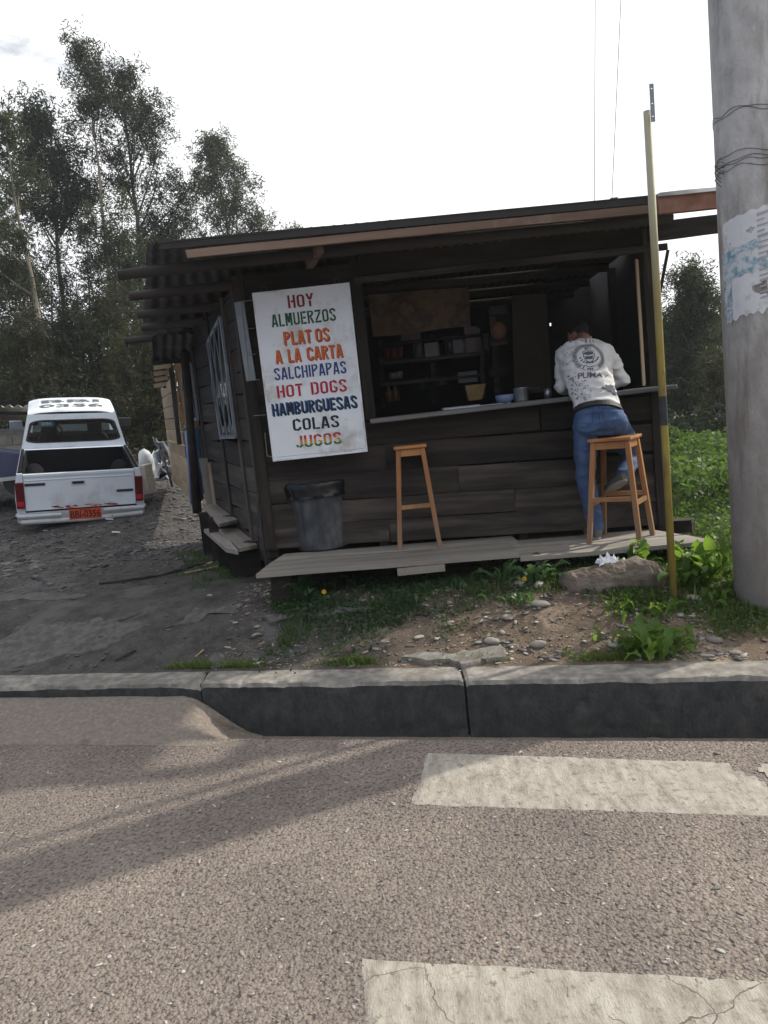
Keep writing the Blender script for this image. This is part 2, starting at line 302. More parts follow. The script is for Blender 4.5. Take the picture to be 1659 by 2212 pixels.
def road_mat():
    mt = bpy.data.materials.new('chip_seal_asphalt'); mt.use_nodes = True; nt = mt.node_tree; N = nt.nodes; L = nt.links
    b = N['Principled BSDF']; b.inputs['Roughness'].default_value = .9; b.inputs['Specular IOR Level'].default_value = .25
    g = N.new('ShaderNodeNewGeometry')
    wrp = N.new('ShaderNodeTexNoise'); wrp.inputs['Scale'].default_value = 60; L.new(g.outputs['Position'], wrp.inputs['Vector'])
    va = N.new('ShaderNodeVectorMath'); va.operation = 'MULTIPLY_ADD'; L.new(wrp.outputs['Color'], va.inputs[0]); va.inputs[1].default_value = (.012,)*3; L.new(g.outputs['Position'], va.inputs[2])
    v1 = N.new('ShaderNodeTexVoronoi'); v1.inputs['Scale'].default_value = 78; v1.inputs['Randomness'].default_value = 1; L.new(va.outputs[0], v1.inputs['Vector'])
    v2 = N.new('ShaderNodeTexVoronoi'); v2.inputs['Scale'].default_value = 30; L.new(va.outputs[0], v2.inputs['Vector'])
    n1 = N.new('ShaderNodeTexNoise'); n1.inputs['Scale'].default_value = 1.3; n1.inputs['Detail'].default_value = 8; L.new(g.outputs['Position'], n1.inputs['Vector'])
    n2 = N.new('ShaderNodeTexNoise'); n2.inputs['Scale'].default_value = 58; n2.inputs['Detail'].default_value = 7; L.new(g.outputs['Position'], n2.inputs['Vector'])
    r = N.new('ShaderNodeValToRGB'); L.new(v1.outputs['Color'], r.inputs['Fac'])
    el = r.color_ramp.elements; el[0].position = 0; el[0].color = (.15, .128, .118, 1); el[1].position = 1; el[1].color = (.40, .36, .31, 1)
    e = el.new(.5); e.color = (.215, .185, .165, 1); e = el.new(.9); e.color = (.25, .215, .19, 1)
    r2 = N.new('ShaderNodeValToRGB'); L.new(n1.outputs['Fac'], r2.inputs['Fac']); r2.color_ramp.elements[0].position = .34; r2.color_ramp.elements[1].position = .64
    r2.color_ramp.elements[0].color = (.78, .765, .77, 1); r2.color_ramp.elements[1].color = (1.12, 1.1, 1.06, 1)
    mu = N.new('ShaderNodeMix'); mu.data_type = 'RGBA'; mu.blend_type = 'MULTIPLY'; mu.inputs['Factor'].default_value = 1; L.new(r.outputs['Color'], mu.inputs['A']); L.new(r2.outputs['Color'], mu.inputs['B'])
    # pits between chips
    r3 = N.new('ShaderNodeValToRGB'); L.new(n2.outputs['Fac'], r3.inputs['Fac']); r3.color_ramp.elements[0].position = .37; r3.color_ramp.elements[1].position = .47
    r3.color_ramp.elements[0].color = (.45, .43, .43, 1); r3.color_ramp.elements[1].color = (1, 1, 1, 1)
    mu2 = N.new('ShaderNodeMix'); mu2.data_type = 'RGBA'; mu2.blend_type = 'MULTIPLY'; mu2.inputs['Factor'].default_value = 1; L.new(mu.outputs['Result'], mu2.inputs['A']); L.new(r3.outputs['Color'], mu2.inputs['B'])
    L.new(mu2.outputs['Result'], b.inputs['Base Color'])
    ad = N.new('ShaderNodeMath'); ad.operation = 'MULTIPLY_ADD'; L.new(v1.outputs['Distance'], ad.inputs[0]); ad.inputs[1].default_value = -1.1; L.new(n2.outputs['Fac'], ad.inputs[2])
    ad2 = N.new('ShaderNodeMath'); ad2.operation = 'MULTIPLY_ADD'; L.new(v2.outputs['Distance'], ad2.inputs[0]); ad2.inputs[1].default_value = -.7; L.new(ad.outputs[0], ad2.inputs[2])
    bp = N.new('ShaderNodeBump'); bp.inputs['Strength'].default_value = .8; bp.inputs['Distance'].default_value = .009; L.new(ad2.outputs[0], bp.inputs['Height']); L.new(bp.outputs[0], b.inputs['Normal'])
    return mt
M['ground'] = ground_mat(); M['road'] = road_mat()
M['marking'] = mat('worn_white_road_paint', [(.34, (.19, .165, .14)), (.46, (.31, .28, .24)), (.64, (.43, .40, .35))], 8, 14, .88, .9, 60, (2.4, .8, 1), 0, dirt=(.19, .16, .135), dscale=30, dpos=(.55, .66), bdist=.006, nrough=.75)
M['ramp'] = mat('ramp_concrete', [(.3, (.13, .11, .095)), (.5, (.20, .17, .145)), (.7, (.29, .25, .215))], 38, 11, .93, 1.0, 75, vary=0, dirt=(.09, .07, .055), dscale=2.4, dpos=(.56, .68), bdist=.010, nrough=.75)

def cracks(mt, sc, wid, c, lo=.48):
    N = mt.node_tree.nodes; L = mt.node_tree.links; b = N['Principled BSDF']; src = b.inputs['Base Color'].links[0].from_socket
    g = N.new('ShaderNodeNewGeometry'); n0 = N.new('ShaderNodeTexNoise'); n0.inputs['Scale'].default_value = 6; n0.inputs['Detail'].default_value = 8; L.new(g.outputs['Position'], n0.inputs['Vector'])
    va = N.new('ShaderNodeVectorMath'); va.operation = 'MULTIPLY_ADD'; L.new(n0.outputs['Color'], va.inputs[0]); va.inputs[1].default_value = (.16, .16, 0); L.new(g.outputs['Position'], va.inputs[2])
    vo = N.new('ShaderNodeTexVoronoi'); vo.feature = 'DISTANCE_TO_EDGE'; vo.inputs['Scale'].default_value = sc; L.new(va.outputs[0], vo.inputs['Vector'])
    lt = N.new('ShaderNodeMath'); lt.operation = 'LESS_THAN'; L.new(vo.outputs['Distance'], lt.inputs[0]); lt.inputs[1].default_value = wid
    n1 = N.new('ShaderNodeTexNoise'); n1.inputs['Scale'].default_value = 1.7; L.new(g.outputs['Position'], n1.inputs['Vector']); gt = N.new('ShaderNodeMath'); gt.operation = 'GREATER_THAN'; L.new(n1.outputs['Fac'], gt.inputs[0]); gt.inputs[1].default_value = lo
    mu = N.new('ShaderNodeMath'); mu.operation = 'MULTIPLY'; L.new(lt.outputs[0], mu.inputs[0]); L.new(gt.outputs[0], mu.inputs[1])
    mx = N.new('ShaderNodeMix'); mx.data_type = 'RGBA'; L.new(mu.outputs[0], mx.inputs['Factor']); L.new(src, mx.inputs['A']); mx.inputs['B'].default_value = (*c, 1); L.new(mx.outputs['Result'], b.inputs['Base Color'])
M['marking_cracked'] = M['marking'].copy(); cracks(M['marking_cracked'], 2.6, .0042, (.13, .11, .095), .46)
xs = np.unique(np.concatenate([np.arange(-240, -60, 20), np.arange(-60, -12, 3), np.arange(-12, -6, .3), np.arange(-6, 3.6, .055), np.arange(3.6, 12, .3), np.arange(12, 60, 3), np.arange(60, 241, 20)]))
ss = np.unique(np.concatenate([np.arange(.2, 3.2, .045), np.arange(3.2, 16, .16), np.arange(16, 60, 1.5), np.arange(60, 231, 14)]))
gv = []
for s in ss:
    for x in xs:
        y = kerbY(x if abs(x) < 30 else math.copysign(30, x)) + s
        z = gh(x, y)
        if -6 < x < 3.5 and s < 3.5: z += .010*mnoise.noise(Vector((x*7, y*7, 2)))*min(1, (s-.15)*3) + .005*mnoise.noise(Vector((x*22, y*22, 3)))
        gv.append((x, y, z))
nx = len(xs)
gf = [(j*nx+i, j*nx+i+1, (j+1)*nx+i+1, (j+1)*nx+i) for j in range(len(ss)-1) for i in range(nx-1)]
tag(big('ground', gv, gf, M['ground'], smooth=True), kind='structure')

def K(x, s, z): return Vector((x, kerbY(x)+s, z))      # kerb frame -> world
GW = .40
rv = []; xr = np.concatenate([np.arange(-232, -8, 28), np.arange(-8, 5, .2), np.arange(5, 232, 25)])
for k, s in enumerate([-GW, -GW-.03, -1, -3, -8, -25, -60]):
    for x in xr:
        rv.append(K(x, s + (.012*mnoise.noise(Vector((x*6, 0, 0))) if k < 1 else 0), 0.0))
nr = len(xr); road = big('road', rv, [(j*nr+i+nr, j*nr+i+nr+1, j*nr+i+1, j*nr+i) for j in range(6) for i in range(nr-1)], M['road']); tag(road, kind='structure')
gut = MB(); gut.add([K(-230, -GW, .0), K(230, -GW, .0), K(230, -GW+.03, -.16), K(-230, -GW+.03, -.16), K(230, .3, -.16), K(-230, .3, -.16)], [(0, 3, 2, 1), (3, 5, 4, 2)])
tag(gut.obj('gutter', M['ramp']), kind='structure')

M['kerb_face'] = mat('dark_kerb_face', [(.30, (.030, .032, .033)), (.5, (.052, .054, .054)), (.68, (.082, .083, .080))], 13, 14, .95, .8, 60, (1, 1, .6), .06, dirt=(.10, .092, .082), dscale=4.5, dpos=(.54, .72), bdist=.012, nrough=.8, spec=.15)  # front face coloured darker than the kerb's concrete top
kerb = bpy.data.objects.new('kerb', None); link(kerb); kerb['kind'] = 'structure'
def kerb_block(x0, x1, seed):
    n = max(4, int((x1-x0)/.02)); prof = [(0, -.17), (0, -.12), (0, -.07), (0, -.02), (0, .03), (0, .07), (0, .11), (0.0, .15), (.007, .174), (.022, .178), (.13, .18), (.22, .178), (.25, .165), (.255, .05)]
    v = []; f = []; mi_ = []
    for i in range(n+1):
        x = x0+(x1-x0)*i/n; e = min(i, n-i)
        for k, (s, z) in enumerate(prof):
            q = mnoise.noise(Vector((x*5, s*9, seed)))*.006 + (mnoise.noise(Vector((x*24, z*24, seed)))*.0035 + mnoise.noise(Vector((x*60, z*60, seed)))*.002 - max(0, mnoise.noise(Vector((x*11, z*13, seed+4)))-.35)*.04*-1)*(1 if k < 9 else .3)
            ch = max(0, mnoise.noise(Vector((x*4.3, seed*3.1, 7)))-.16)*.05 + max(0, mnoise.noise(Vector((x*14, seed, 9)))-.12)*.022
            if k in (7, 8, 9): s += ch*(1.2 if k != 7 else .2); z -= ch*(.9 if k == 8 else .35)
            if e == 0 and k in (7, 8, 9, 10, 11): z -= .012; 
            v.append(K(x, s+q, z+q*.7))
    m_ = len(prof)
    for i in range(n):
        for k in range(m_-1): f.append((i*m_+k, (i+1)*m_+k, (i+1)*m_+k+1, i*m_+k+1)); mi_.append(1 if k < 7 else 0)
    f.append(tuple(range(m_))); f.append(tuple(n*m_+k for k in range(m_-1, -1, -1))); mi_ += [1, 1]
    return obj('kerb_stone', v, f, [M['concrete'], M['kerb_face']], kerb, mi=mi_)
for i, (a, b) in enumerate([(-10.2, -7.2), (-7.19, -4.2), (-4.192, -1.235), (-1.228, .343), (.357, 3.3), (3.31, 6.3)]): kerb_block(a, b, i*3.7)

for xg in (-1.2315, .35, 3.305): MB().box(K(xg, .12, .0), (.02, .17, .32)).obj('joint_mortar', M['kerb_face'], kerb)
tag(MB().add([K(-12, .16, -.2), K(9, .16, -.2), K(9, .16, .155), K(-12, .16, .155)], [(0, 1, 2, 3)]).obj('kerb_bedding', M['ramp']), kind='structure')
# the concrete ramp across the gutter
rm = []; rf = []; nX = 90
for i in range(nX+1):
    x = -8 + (7.13)*i/nX
    e = sstep(-1.36, -.86, x+.15*0)
    for k, (s, z) in enumerate([(-.012, .105), (-.10, .100), (-.22, .07), (-.34, .03), (-GW-.03, .004), (-GW-.10, .0012)]):
        zz = z*(1-e) - .15*e*(1 if k < 3 else (.5 if k == 3 else 0)) + .006*mnoise.noise(Vector((x*5, s*8, 1)))*(1 if k < 4 else .3)
        rm.append(K(x, s, max(zz, .0006) if k >= 4 else zz))
rf = [(i*6+k+1, (i+1)*6+k+1, (i+1)*6+k, i*6+k) for i in range(nX) for k in range(5)]
tag(obj('concrete_ramp', rm, rf, M['ramp'], smooth=True), kind='structure')

ROADCHIPS = True
# crosswalk stripes (thick thermoplastic, crumbling edges)
def stripe(x0, x1, a0, a1, b0, b1, seed, bite=None):
    """a = near edge, b = far edge as Y at x0 and x1"""
    n = int((x1-x0)/.02); v = []; f = []; rows = 10
    for i in range(n+1):
        t = i/n; x = x0+(x1-x0)*t
        for k in range(rows+1):
            q = k/rows; ya = a0+(a1-a0)*t; yb = b0+(b1-b0)*t
            ya += .010*mnoise.noise(Vector((x*9, seed, 0)))+.006*mnoise.noise(Vector((x*31, seed, 1))); yb += .008*mnoise.noise(Vector((x*9, seed, 5)))+.007*mnoise.noise(Vector((x*29, seed, 8)))
            y = ya+(yb-ya)*q; xx = x
            if i == 0: xx += .02*mnoise.noise(Vector((y*9, seed, 3)))+.012*mnoise.noise(Vector((y*30, seed, 4)))
            h = .0045
            if i == 0 or i == n or k in (0, rows): h = .0002
            xx += (0 if i else -.001)
            v.append((xx + (-.05*q if seed > 5 else .10*q), y, h))
    for i in range(n):
        for k in range(rows):
            if bite and bite(v[i*(rows+1)+k][0], k/rows): continue
            f.append((i*(rows+1)+k, (i+1)*(rows+1)+k, (i+1)*(rows+1)+k+1, i*(rows+1)+k+1))
    o = obj('road_marking', v, f, M['marking_cracked' if seed == 7 else 'marking']); return tag(o, kind='structure')
def bite1(x, q):
    c = 1.42 + .10*(1-q)*1.6 + .05*mnoise.noise(Vector((x*20, q*6, 2)))
    return abs(x-c) < .05*(q-.15)/.85*1.3 + .01*mnoise.noise(Vector((q*11, x*20, 4))) if q > .25 else False
stripe(-.006, 3.2, 3.206, 3.206-.272*3.2, 3.700, 3.700-.315*3.2, 1, bite1)
stripe(-.175, 3.0, 1.76, 1.76-.23*3.17, 2.272, 2.272-.225*3.17, 7)
stripe(-.35, 3.0, .55, -.2, 1.05, .3, 9)

# ------------------------------------------------------------------ the food stall
F0 = (-.97, 6.27); FD = (1, -.05)       # front wall line
S0 = (-.97, 6.27); SDIR = (-.39, 1.0)   # side wall line (runs back to the left)
def FP(px, py, off=0): return onplane(px, py, F0, FD, off)
def FX(x, off=0): n = Vector((-FD[1], FD[0], 0)).normalized(); return Vector((x, F0[1]+FD[1]*(x-F0[0]), 0)) + n*off
def zdeck(x): return .665 - .036*(x+.93)
stall = thing('food_stall', 'dark weathered plank food stall with an open serving hatch under a tin roof', 'food stall', (-.97, 6.27, .6))
def plank(parent, a, b, w, t, mt, up=(0, 0, 1), n=5, jit=.003, name='plank'):
    """plank from a to b; w = height along up, t = thickness. local X along the length"""
    a = Vector(a); b = Vector(b); d = (b-a); L_ = d.length; d.normalize(); u = Vector(up); y = u.cross(d).normalized(); u = d.cross(y)
    W = Matrix((d, y, u)).transposed().to_4x4(); W.translation = (a+b)/2
    v = []
    ja = random.uniform(0, 99)
    for i in range(n+1):
        x = -L_/2+L_*i/n
        e1 = jit*2.2*mnoise.noise(Vector((x*2.3, ja, 0))); e2 = jit*2.2*mnoise.noise(Vector((x*2.3, ja, 4)))
        for (yy, zz) in ((-1, -1), (1, -1), (1, 1), (-1, 1)):
            v.append((x + (random.uniform(-jit, jit)*2 if i in (0, n) else 0), yy*t/2+random.uniform(-jit, jit)*.3, zz*w/2+(e2 if zz > 0 else e1)))
    f = [(3, 2, 1, 0), (4*n, 4*n+1, 4*n+2, 4*n+3)]
    for i in range(n):
        o = 4*i
        for k in range(4): f.append((o+k, o+(k+1) % 4, o+4+(k+1) % 4, o+4+k))
    o = bpy.data.objects.new(name, mesh_of(name, v, f, mt)); return link(o, parent, W)
XR = 2.24                                # right end of the front wall
XO0 = FP(800, 800).x; XO1 = FP(1392, 760).x   # opening
CZ = 1.655                               # counter height
WT = 2.86                                # wall top
# front wall: frame posts carry the planks
fw = MB()
for x in (-.93, XO0-.04, 1.1, XR-.04):
    a = FX(x, .05); top = WT if x != 1.1 else CZ
    fw.bar((a.x, a.y, zdeck(x)-.1), (a.x, a.y, top), .07, .06, up=(0, 1, 0))
front = fw.obj('front_wall', M['wood_dark'], stall)
rows = [.0, .20, .385, .60, .79, 1.0]
zb = [0, .185, .37, .585, .80, .99]
for k in range(5):                       # lower boards along the whole front
    z0 = zb[k]; z1 = zb[k+1]
    splits = [[-.955, XO0+.02, XR], [-.955, 1.05, XR], [-.955, .62, XR], [-.955, XO0+.05, XR], [-.955, 1.3, XR]][k]
    for i in range(len(splits)-1):
        xa, xb = splits[i]+.003, splits[i+1]-.003
        dz = random.uniform(-.006, .006)
        a = FX(xa, random.uniform(-.004, .004)); b = FX(xb, random.uniform(-.004, .004))
        za = zdeck(xa)+.02+(z0+z1)/2; zb_ = zdeck(xb)+.02+(z0+z1)/2
        if k >= 3: f_ = (k-2)/3; za = za*(1-f_)+(CZ-.03-(.99-(z0+z1)/2))*f_; zb_ = zb_*(1-f_)+(CZ-.03-(.99-(z0+z1)/2))*f_
        plank(front, (a.x, a.y, za+dz), (b.x, b.y, zb_+random.uniform(-.008, .008)), (z1-z0)-.007, .024, M['wood_low'] if k < 3 else M['wood_dark'], n=8)
z = CZ-.02                              # boards beside the hatch, behind the sign
while z < WT-.1:
    w = random.uniform(.17, .23); w = min(w, WT-z)
    a = FX(-.955, random.uniform(-.003, .003)); b = FX(XO0, random.uniform(-.003, .003))
    plank(front, (a.x, a.y, z+w/2), (b.x, b.y, z+w/2+random.uniform(-.006, .006)), w-.008, .024, M['wood_dark']); z += w
for (x0, x1) in ((-.985, -.90), (XO0-.075, XO0+.005), (XO1+.02, XO1+.10), (XR-.07, XR+.01)):   # upright cover boards
    x = (x0+x1)/2; a = FX(x, -.024)
    plank(front, (a.x, a.y, zdeck(x)+.02 if x < -.5 or x > 2.1 else CZ-.0), (a.x, a.y, WT), x1-x0, .022, M['wood_dark'], up=(1, 0, 0), name='cover_board')
a = FP(1375, 560, -.03); b = FP(1391, 832, -.03)
o = plank(front, a, b, .022, .022, M['wood_pale'], up=(1, 0, 0), name='prop_stick'); o['label'] = 'thin pale stick standing at the right of the hatch'
a = FP(1377, 560, -.02); b = FP(1387, 700, -.02)
# header board above the hatch and the lintel that sticks out on the right
a = FX(XO0-.05, -.03); b = FX(XO1+.32, -.03); ha = FP(790, 604, -.03).z; hb = FP(1440, 533, -.03)
plank(front, (a.x, a.y, ha), (hb.x, hb.y, hb.z), .045, .05, M['wood_low'], name='lintel')
q1 = FP(1443, 540, -.03); q2 = FP(1424, 640, -.03); sb = MB().bar(q1, q2, .02, .02); sb.obj('brace', M['wood_dark'], front)
zt0 = ha+.03
z = ha+.03
while z < WT+.05:                        # boards over the hatch
    w = .16; a = FX(XO0, .01); b = FX(XR, .01)
    plank(front, (a.x, a.y, z+w/2), (b.x, b.y, z+w/2), w-.006, .022, M['wood_dark'], n=8); z += w
# counter
a = FX(XO0-.03, -.07); b = FX(XR+.06, -.07)
cl = plank(stall, (a.x, a.y, CZ-.018), (b.x, b.y, CZ+.002), .34, .036, mat('worn_counter_top', [(.3, (.05, .052, .056)), (.5, (.09, .092, .097)), (.7, (.16, .155, .15))], 5, 8, .5, .2, 25, (.12, 1, 1), 0, bdist=.003), up=(0, 1, 0), n=10, name='counter'); bevel(cl, .006)
# side wall
def SW(d, off=0):                        # point d metres along the side wall
    u = Vector((SDIR[0], SDIR[1], 0)).normalized(); n = Vector((-u.y, u.x, 0)); return Vector((S0[0], S0[1], 0))+u*d+n*off
def SP(px, py, off=0): return onplane(px, py, S0, (Vector((SDIR[0], SDIR[1], 0)).normalized()), off)
SL = 3.7
sm = MB(); e0 = SW(.06, -.05); e1 = SW(3.64, -.05); sm.bar((e0.x, e0.y, 2.7), (e1.x, e1.y, 2.62), .06, .07)
for d in (.06, 1.0, 2.2, 3.64): a = SW(d, -.05); sm.bar((a.x, a.y, .45+.11*d), (a.x, a.y, 2.75), .07, .07, up=(0, 1, 0))
side = sm.obj('side_wall', M['wood_dark'], stall)
z = .56; k = 0
segs = [0.0, .52, 1.3, 2.4, SL]
while z < 2.75:
    w = random.uniform(.17, .24); w = min(w, 2.78-z)
    for i in range(4):
        if z+w/2 < .52+.13*(segs[i]+segs[i+1])/2: continue
        a = SW(segs[i]+.004); b = SW(segs[i+1]-.004); mtw = M['wood_low'] if z < 1.3 else M['wood_dark']
        tl = random.uniform(-.025, .025) if i else random.uniform(-.012, .012)
        if i == 1 and 1.62 < z+w/2 < 2.62:   # window gap
            continue
        if i == 3 and 1.8 < z+w/2 < 2.4:
            continue
        plank(side, (a.x, a.y, z+w/2-tl), (b.x, b.y, z+w/2+tl), w-.009, .022, mtw, n=4)
    z += w
for d in (.03, .5, 1.32, 2.38):
    a = SW(d, .02); plank(side, (a.x, a.y, .52+.13*d), (a.x, a.y, 2.78), .075, .022, M['wood_low'], up=tuple(Vector((SDIR[0], SDIR[1], 0)).normalized()), name='cover_board')
# corner board painted grey-blue beside the sign
a = FX(-.93, -.04); cb = plank(front, FP(517, 652, -.04), FP(543, 822, -.04), .075, .02, M['steel_paint'], up=(1, 0, 0), name='corner_board'); cb['label'] = 'narrow grey painted corner board'
ch_ = MB()
for (p0_, p1_) in (((521, 653), (534, 766)), ((534, 766), (538, 821)), ((521, 652), (546, 648)), ((531, 711), (549, 709)), ((535, 767), (553, 765)), ((537, 822), (561, 820)), ((548, 898), (574, 896)), ((572, 935), (577, 985)), ((577, 985), (590, 987))):
    ch_.bar(FP(*p0_, -.052), FP(*p1_, -.052), .006, .006, up=(0, 1, 0))
ch_.obj('pale_edge_strips', M['wood_deck'], front)['kind'] = 'stuff'
# side window: steel frame with diagonal grille, swung out a little
def window(parent, c, wq, bars, t=.022):
    """c: four corners TL TR BR BL"""
    c = [Vector(q) for q in c]; fr = MB(); n = (c[1]-c[0]).cross(c[3]-c[0]).normalized()
    for i in range(4): fr.bar(c[i], c[(i+1) % 4], wq, t, up=n)
    w = fr.obj('window', M['steel_paint'], parent)
    gl = MB(); gl.add([q + n*.006 for q in c], [(0, 1, 2, 3)]); gl.obj('pane', M['glass'], w)
    def pt(u, v): return c[0]*(1-u)*(1-v)+c[1]*u*(1-v)+c[2]*u*v+c[3]*(1-u)*v
    for (u0, v0, u1, v1) in bars: MB().bar(pt(u0, v0)-n*.018, pt(u1, v1)-n*.018, .010, .008, up=n).obj('grille_bar', M['steel_paint'], w)
    return w
def glass(name, col=(.6, .65, .65), rough=.03, tr=.6):
    mt = bpy.data.materials.new(name); mt.use_nodes = True; nt = mt.node_tree; N = nt.nodes; L = nt.links
    b = N['Principled BSDF']; b.inputs['Base Color'].default_value = (.01, .012, .012, 1); b.inputs['Roughness'].default_value = rough
    t = N.new('ShaderNodeBsdfTransparent'); t.inputs['Color'].default_value = (*col, 1); ms = N.new('ShaderNodeMixShader'); ms.inputs[0].default_value = tr
    L.new(b.outputs[0], ms.inputs[1]); L.new(t.outputs[0], ms.inputs[2]); L.new(ms.outputs[0], N['Material Output'].inputs['Surface']); return mt
M['glass'] = glass('dusty_window_glass', (.35, .38, .38), .08, .45)
wc = [SP(463, 694, .07), SP(501, 647, .07), SP(525, 823, .07), SP(488, 847, .07)]
u_ = Vector((SDIR[0], SDIR[1], 0)).normalized()
wa = SW(1.22, .05); wb_ = SW(.50, .05)
wc = [Vector((wa.x, wa.y, 2.50)), Vector((wb_.x, wb_.y, 2.62)), Vector((wb_.x, wb_.y, 1.62)), Vector((wa.x, wa.y, 1.62))]
window(side, wc, .035, [(.0, .0, .35, 1), (.3, 0, .62, 1), (.62, 0, .95, 1), (0, .45, .18, 1), (.25, 0, 0, .5), (.6, 0, .1, 1), (.95, .0, .5, 1), (1, .5, .8, 1)])
wa = SW(3.5, .04); wb_ = SW(2.5, .04)
window(side, [Vector((wa.x, wa.y, 2.35)), Vector((wb_.x, wb_.y, 2.42)), Vector((wb_.x, wb_.y, 1.82)), Vector((wa.x, wa.y, 1.85))], .03, [(.0, .0, .35, 1), (.35, 0, .7, 1), (.7, 0, 1, 1), (.4, 0, 0, 1), (.8, 0, .4, 1)])
# back and right walls (inside is dark, a few chinks of daylight)
bk = MB(); BY = 9.0
XL = -2.0
back = MB().bar((XR+.2, BY+.06, .5), (XR+.2, BY+.06, 2.7), .08, .08, up=(0, 1, 0)).bar((XR+.2, BY+.06, 2.7), (XL, BY+.06, 2.7), .06, .08).obj('back_wall', M['shade_wood'], stall)
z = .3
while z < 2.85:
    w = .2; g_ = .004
    if 2.2 < z < 2.45: xg = [P(1158, 690, BY).x, P(1171, 690, BY).x, P(1186, 690, BY).x, P(1190, 690, BY).x]; plank(back, (XL, BY, z+w/2), (xg[0], BY, z+w/2), w+.02, .03, M['shade_wood'], n=4); plank(back, (xg[1], BY, z+w/2), (xg[2], BY, z+w/2), w+.02, .03, M['shade_wood'], n=4); plank(back, (xg[3], BY, z+w/2), (XR+.35, BY, z+w/2), w+.02, .03, M['shade_wood'], n=4); plank(back, (xg[0]-.05, BY+.03, z+w/2-.03), (xg[3]+.05, BY+.03, z+w/2-.03), w-.035, .012, M['shade_wood'], n=2)
    else: plank(back, (XL, BY+.02*(int(z*5+.1) % 2), z+w/2), (XR+.35, BY+.02*(int(z*5+.1) % 2), z+w/2), w+.02, .018, M['shade_wood'], n=4)
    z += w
rw = MB().bar((XR+.12, 7.5, .5), (XR+.12, 7.5, 2.8), .07, .07, up=(0, 1, 0)).obj('right_wall', M['shade_wood'], stall)
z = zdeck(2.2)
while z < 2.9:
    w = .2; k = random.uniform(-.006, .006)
    plank(rw, (XR-.01, 6.16, z+w/2+k), (XR+.35, BY, z+w/2), w-(-.012 if not 2.15 < z < 2.3 else .006), .025, M['shade_wood'], n=4); z += w
fl = MB().add([(-1, 6.25, .62), (XR, 6.1, .55), (XR+.3, BY, .55), (XL, BY, .6)], [(0, 1, 2, 3)]).obj('floor', M['shade_wood'], stall)
# roof: rafters, corrugated sheets, fascia
def corrug(c, pitch=.076, amp=.010, n=None, sub=6):
    """c: four corners near-left, near-right, far-right, far-left; ridges run near->far"""
    c = [Vector(q) for q in c]; Lw = (c[1]-c[0]).length; n = int(Lw/pitch)*sub; nn = (c[1]-c[0]).cross(c[3]-c[0]).normalized()
    v = []; f = []
    for i in range(n+1):
        u = i/n; h = amp*math.cos(2*math.pi*u*Lw/pitch)
        for k in range(5):
            t = k/4; v.append(c[0].lerp(c[1], u).lerp(c[3].lerp(c[2], u), t)+nn*(h+.004*mnoise.noise(Vector((u*6, t*3, 1)))))
    for i in range(n):
        for k in range(4): f.append((i*5+k, (i+1)*5+k, (i+1)*5+k+1, i*5+k+1))
    return v, f
def rz(x, y): return 2.962 - .018*(x+1.33) - .045*(y-5.5)      # roof underside
RL, RRR = -1.36, 2.27
roof = MB()
for y in (5.62, 6.32, 7.12, 7.75, 8.35):
    roof.tube([(RL-(y-5.5)*.31-.17-.1*math.sin(y*7), y, rz(-1.5, y)-.13+.012*math.sin(y*9)), (.2, y-.02, rz(.2, y)-.09), (2.2, y-.03, rz(2.2, y)-.07)], [.036, .042, .040], 8)
roofo = roof.obj('roof_frame', M['log'], stall, smooth=True)
shx = [RL, -.56, .26, 1.08, 1.90, RRR]
for i in range(5):
    x0, x1 = shx[i]-.03, shx[i+1]+.03; yn = 5.42+random.uniform(-.02, .02); yf = 9.2
    dzz = .006*(i % 2)
    o0 = -(yf-yn)*.31 if i == 0 else (-(yf-yn)*.1 if False else 0)
    xf1 = x1
    v, f = corrug([(x0, yn, rz(x0, yn)+.012+dzz), (x1, yn, rz(x1, yn)+.012+dzz), (xf1, yf, rz(x1, yf)+.012+dzz), (x0+o0, yf, rz(x0, yf)+.012+dzz)])
    obj('roof_sheet', v, f, M['tin'], roofo, smooth=True)
v, f = corrug([(2.66, 5.42, rz(2.66, 5.42)+.012), (3.3, 5.42, rz(3.3, 5.42)+.012), (3.3, 6.3, rz(3.3, 6.3)+.012), (2.95, 6.3, rz(2.95, 6.3)+.012)])  # unseen sheet behind the concrete pole, added to shade the road at left
obj('roof_sheet', v, f, M['tin'], roofo, smooth=True)
# black drip edge, orange-brown fascia board, rusty channel on the right
def edge(pxa, pya, pxb, pyb, Y, w, t, mt, name, up=(0, 0, 1), n=8, label=None):
    o = plank(roofo, P(pxa, pya, Y), P(pxb, pyb, Y), w, t, mt, up=up, n=n, name=name)
    if label: o['label'] = label
    return o
edge(345, 532, 1424, 431, 5.385, .045, .012, M['tar'], 'drip_edge')
edge(345, 526.5, 1424, 424.5, 5.42, .006, .09, M['tar'], 'drip_edge')
edge(404, 549, 1421, 450, 5.39, .052, .03, M['wood_fascia'], 'fascia_board')
edge(1421, 444, 1660, 418, 5.36, .115, .05, M['rusty'], 'fascia_channel', label='rust red metal fascia at the right end of the roof')
edge(1418, 424, 1660, 400, 5.36, .022, .09, M['alu'], 'roof_trim')
tri = None and MB().prism([P(1421, 470, 5.45), P(1500, 455, 5.45), P(1421, 492, 5.45)], (0, .03, 0)).obj('gusset', M['wood_dark'], roofo)
edge(1400, 503, 1660, 470, 5.75, .12, .07, M['wood_dark'], 'tie_beam')
br = plank(roofo, P(690, 536, 5.46), P(668, 572, 5.9), .06, .05, M['wood_fascia'], name='bracket')
o = MB().bar(P(1318, 434, 5.5), P(1333, 432, 5.5), .04, .03).obj('roof_patch', M['tin'], roofo)
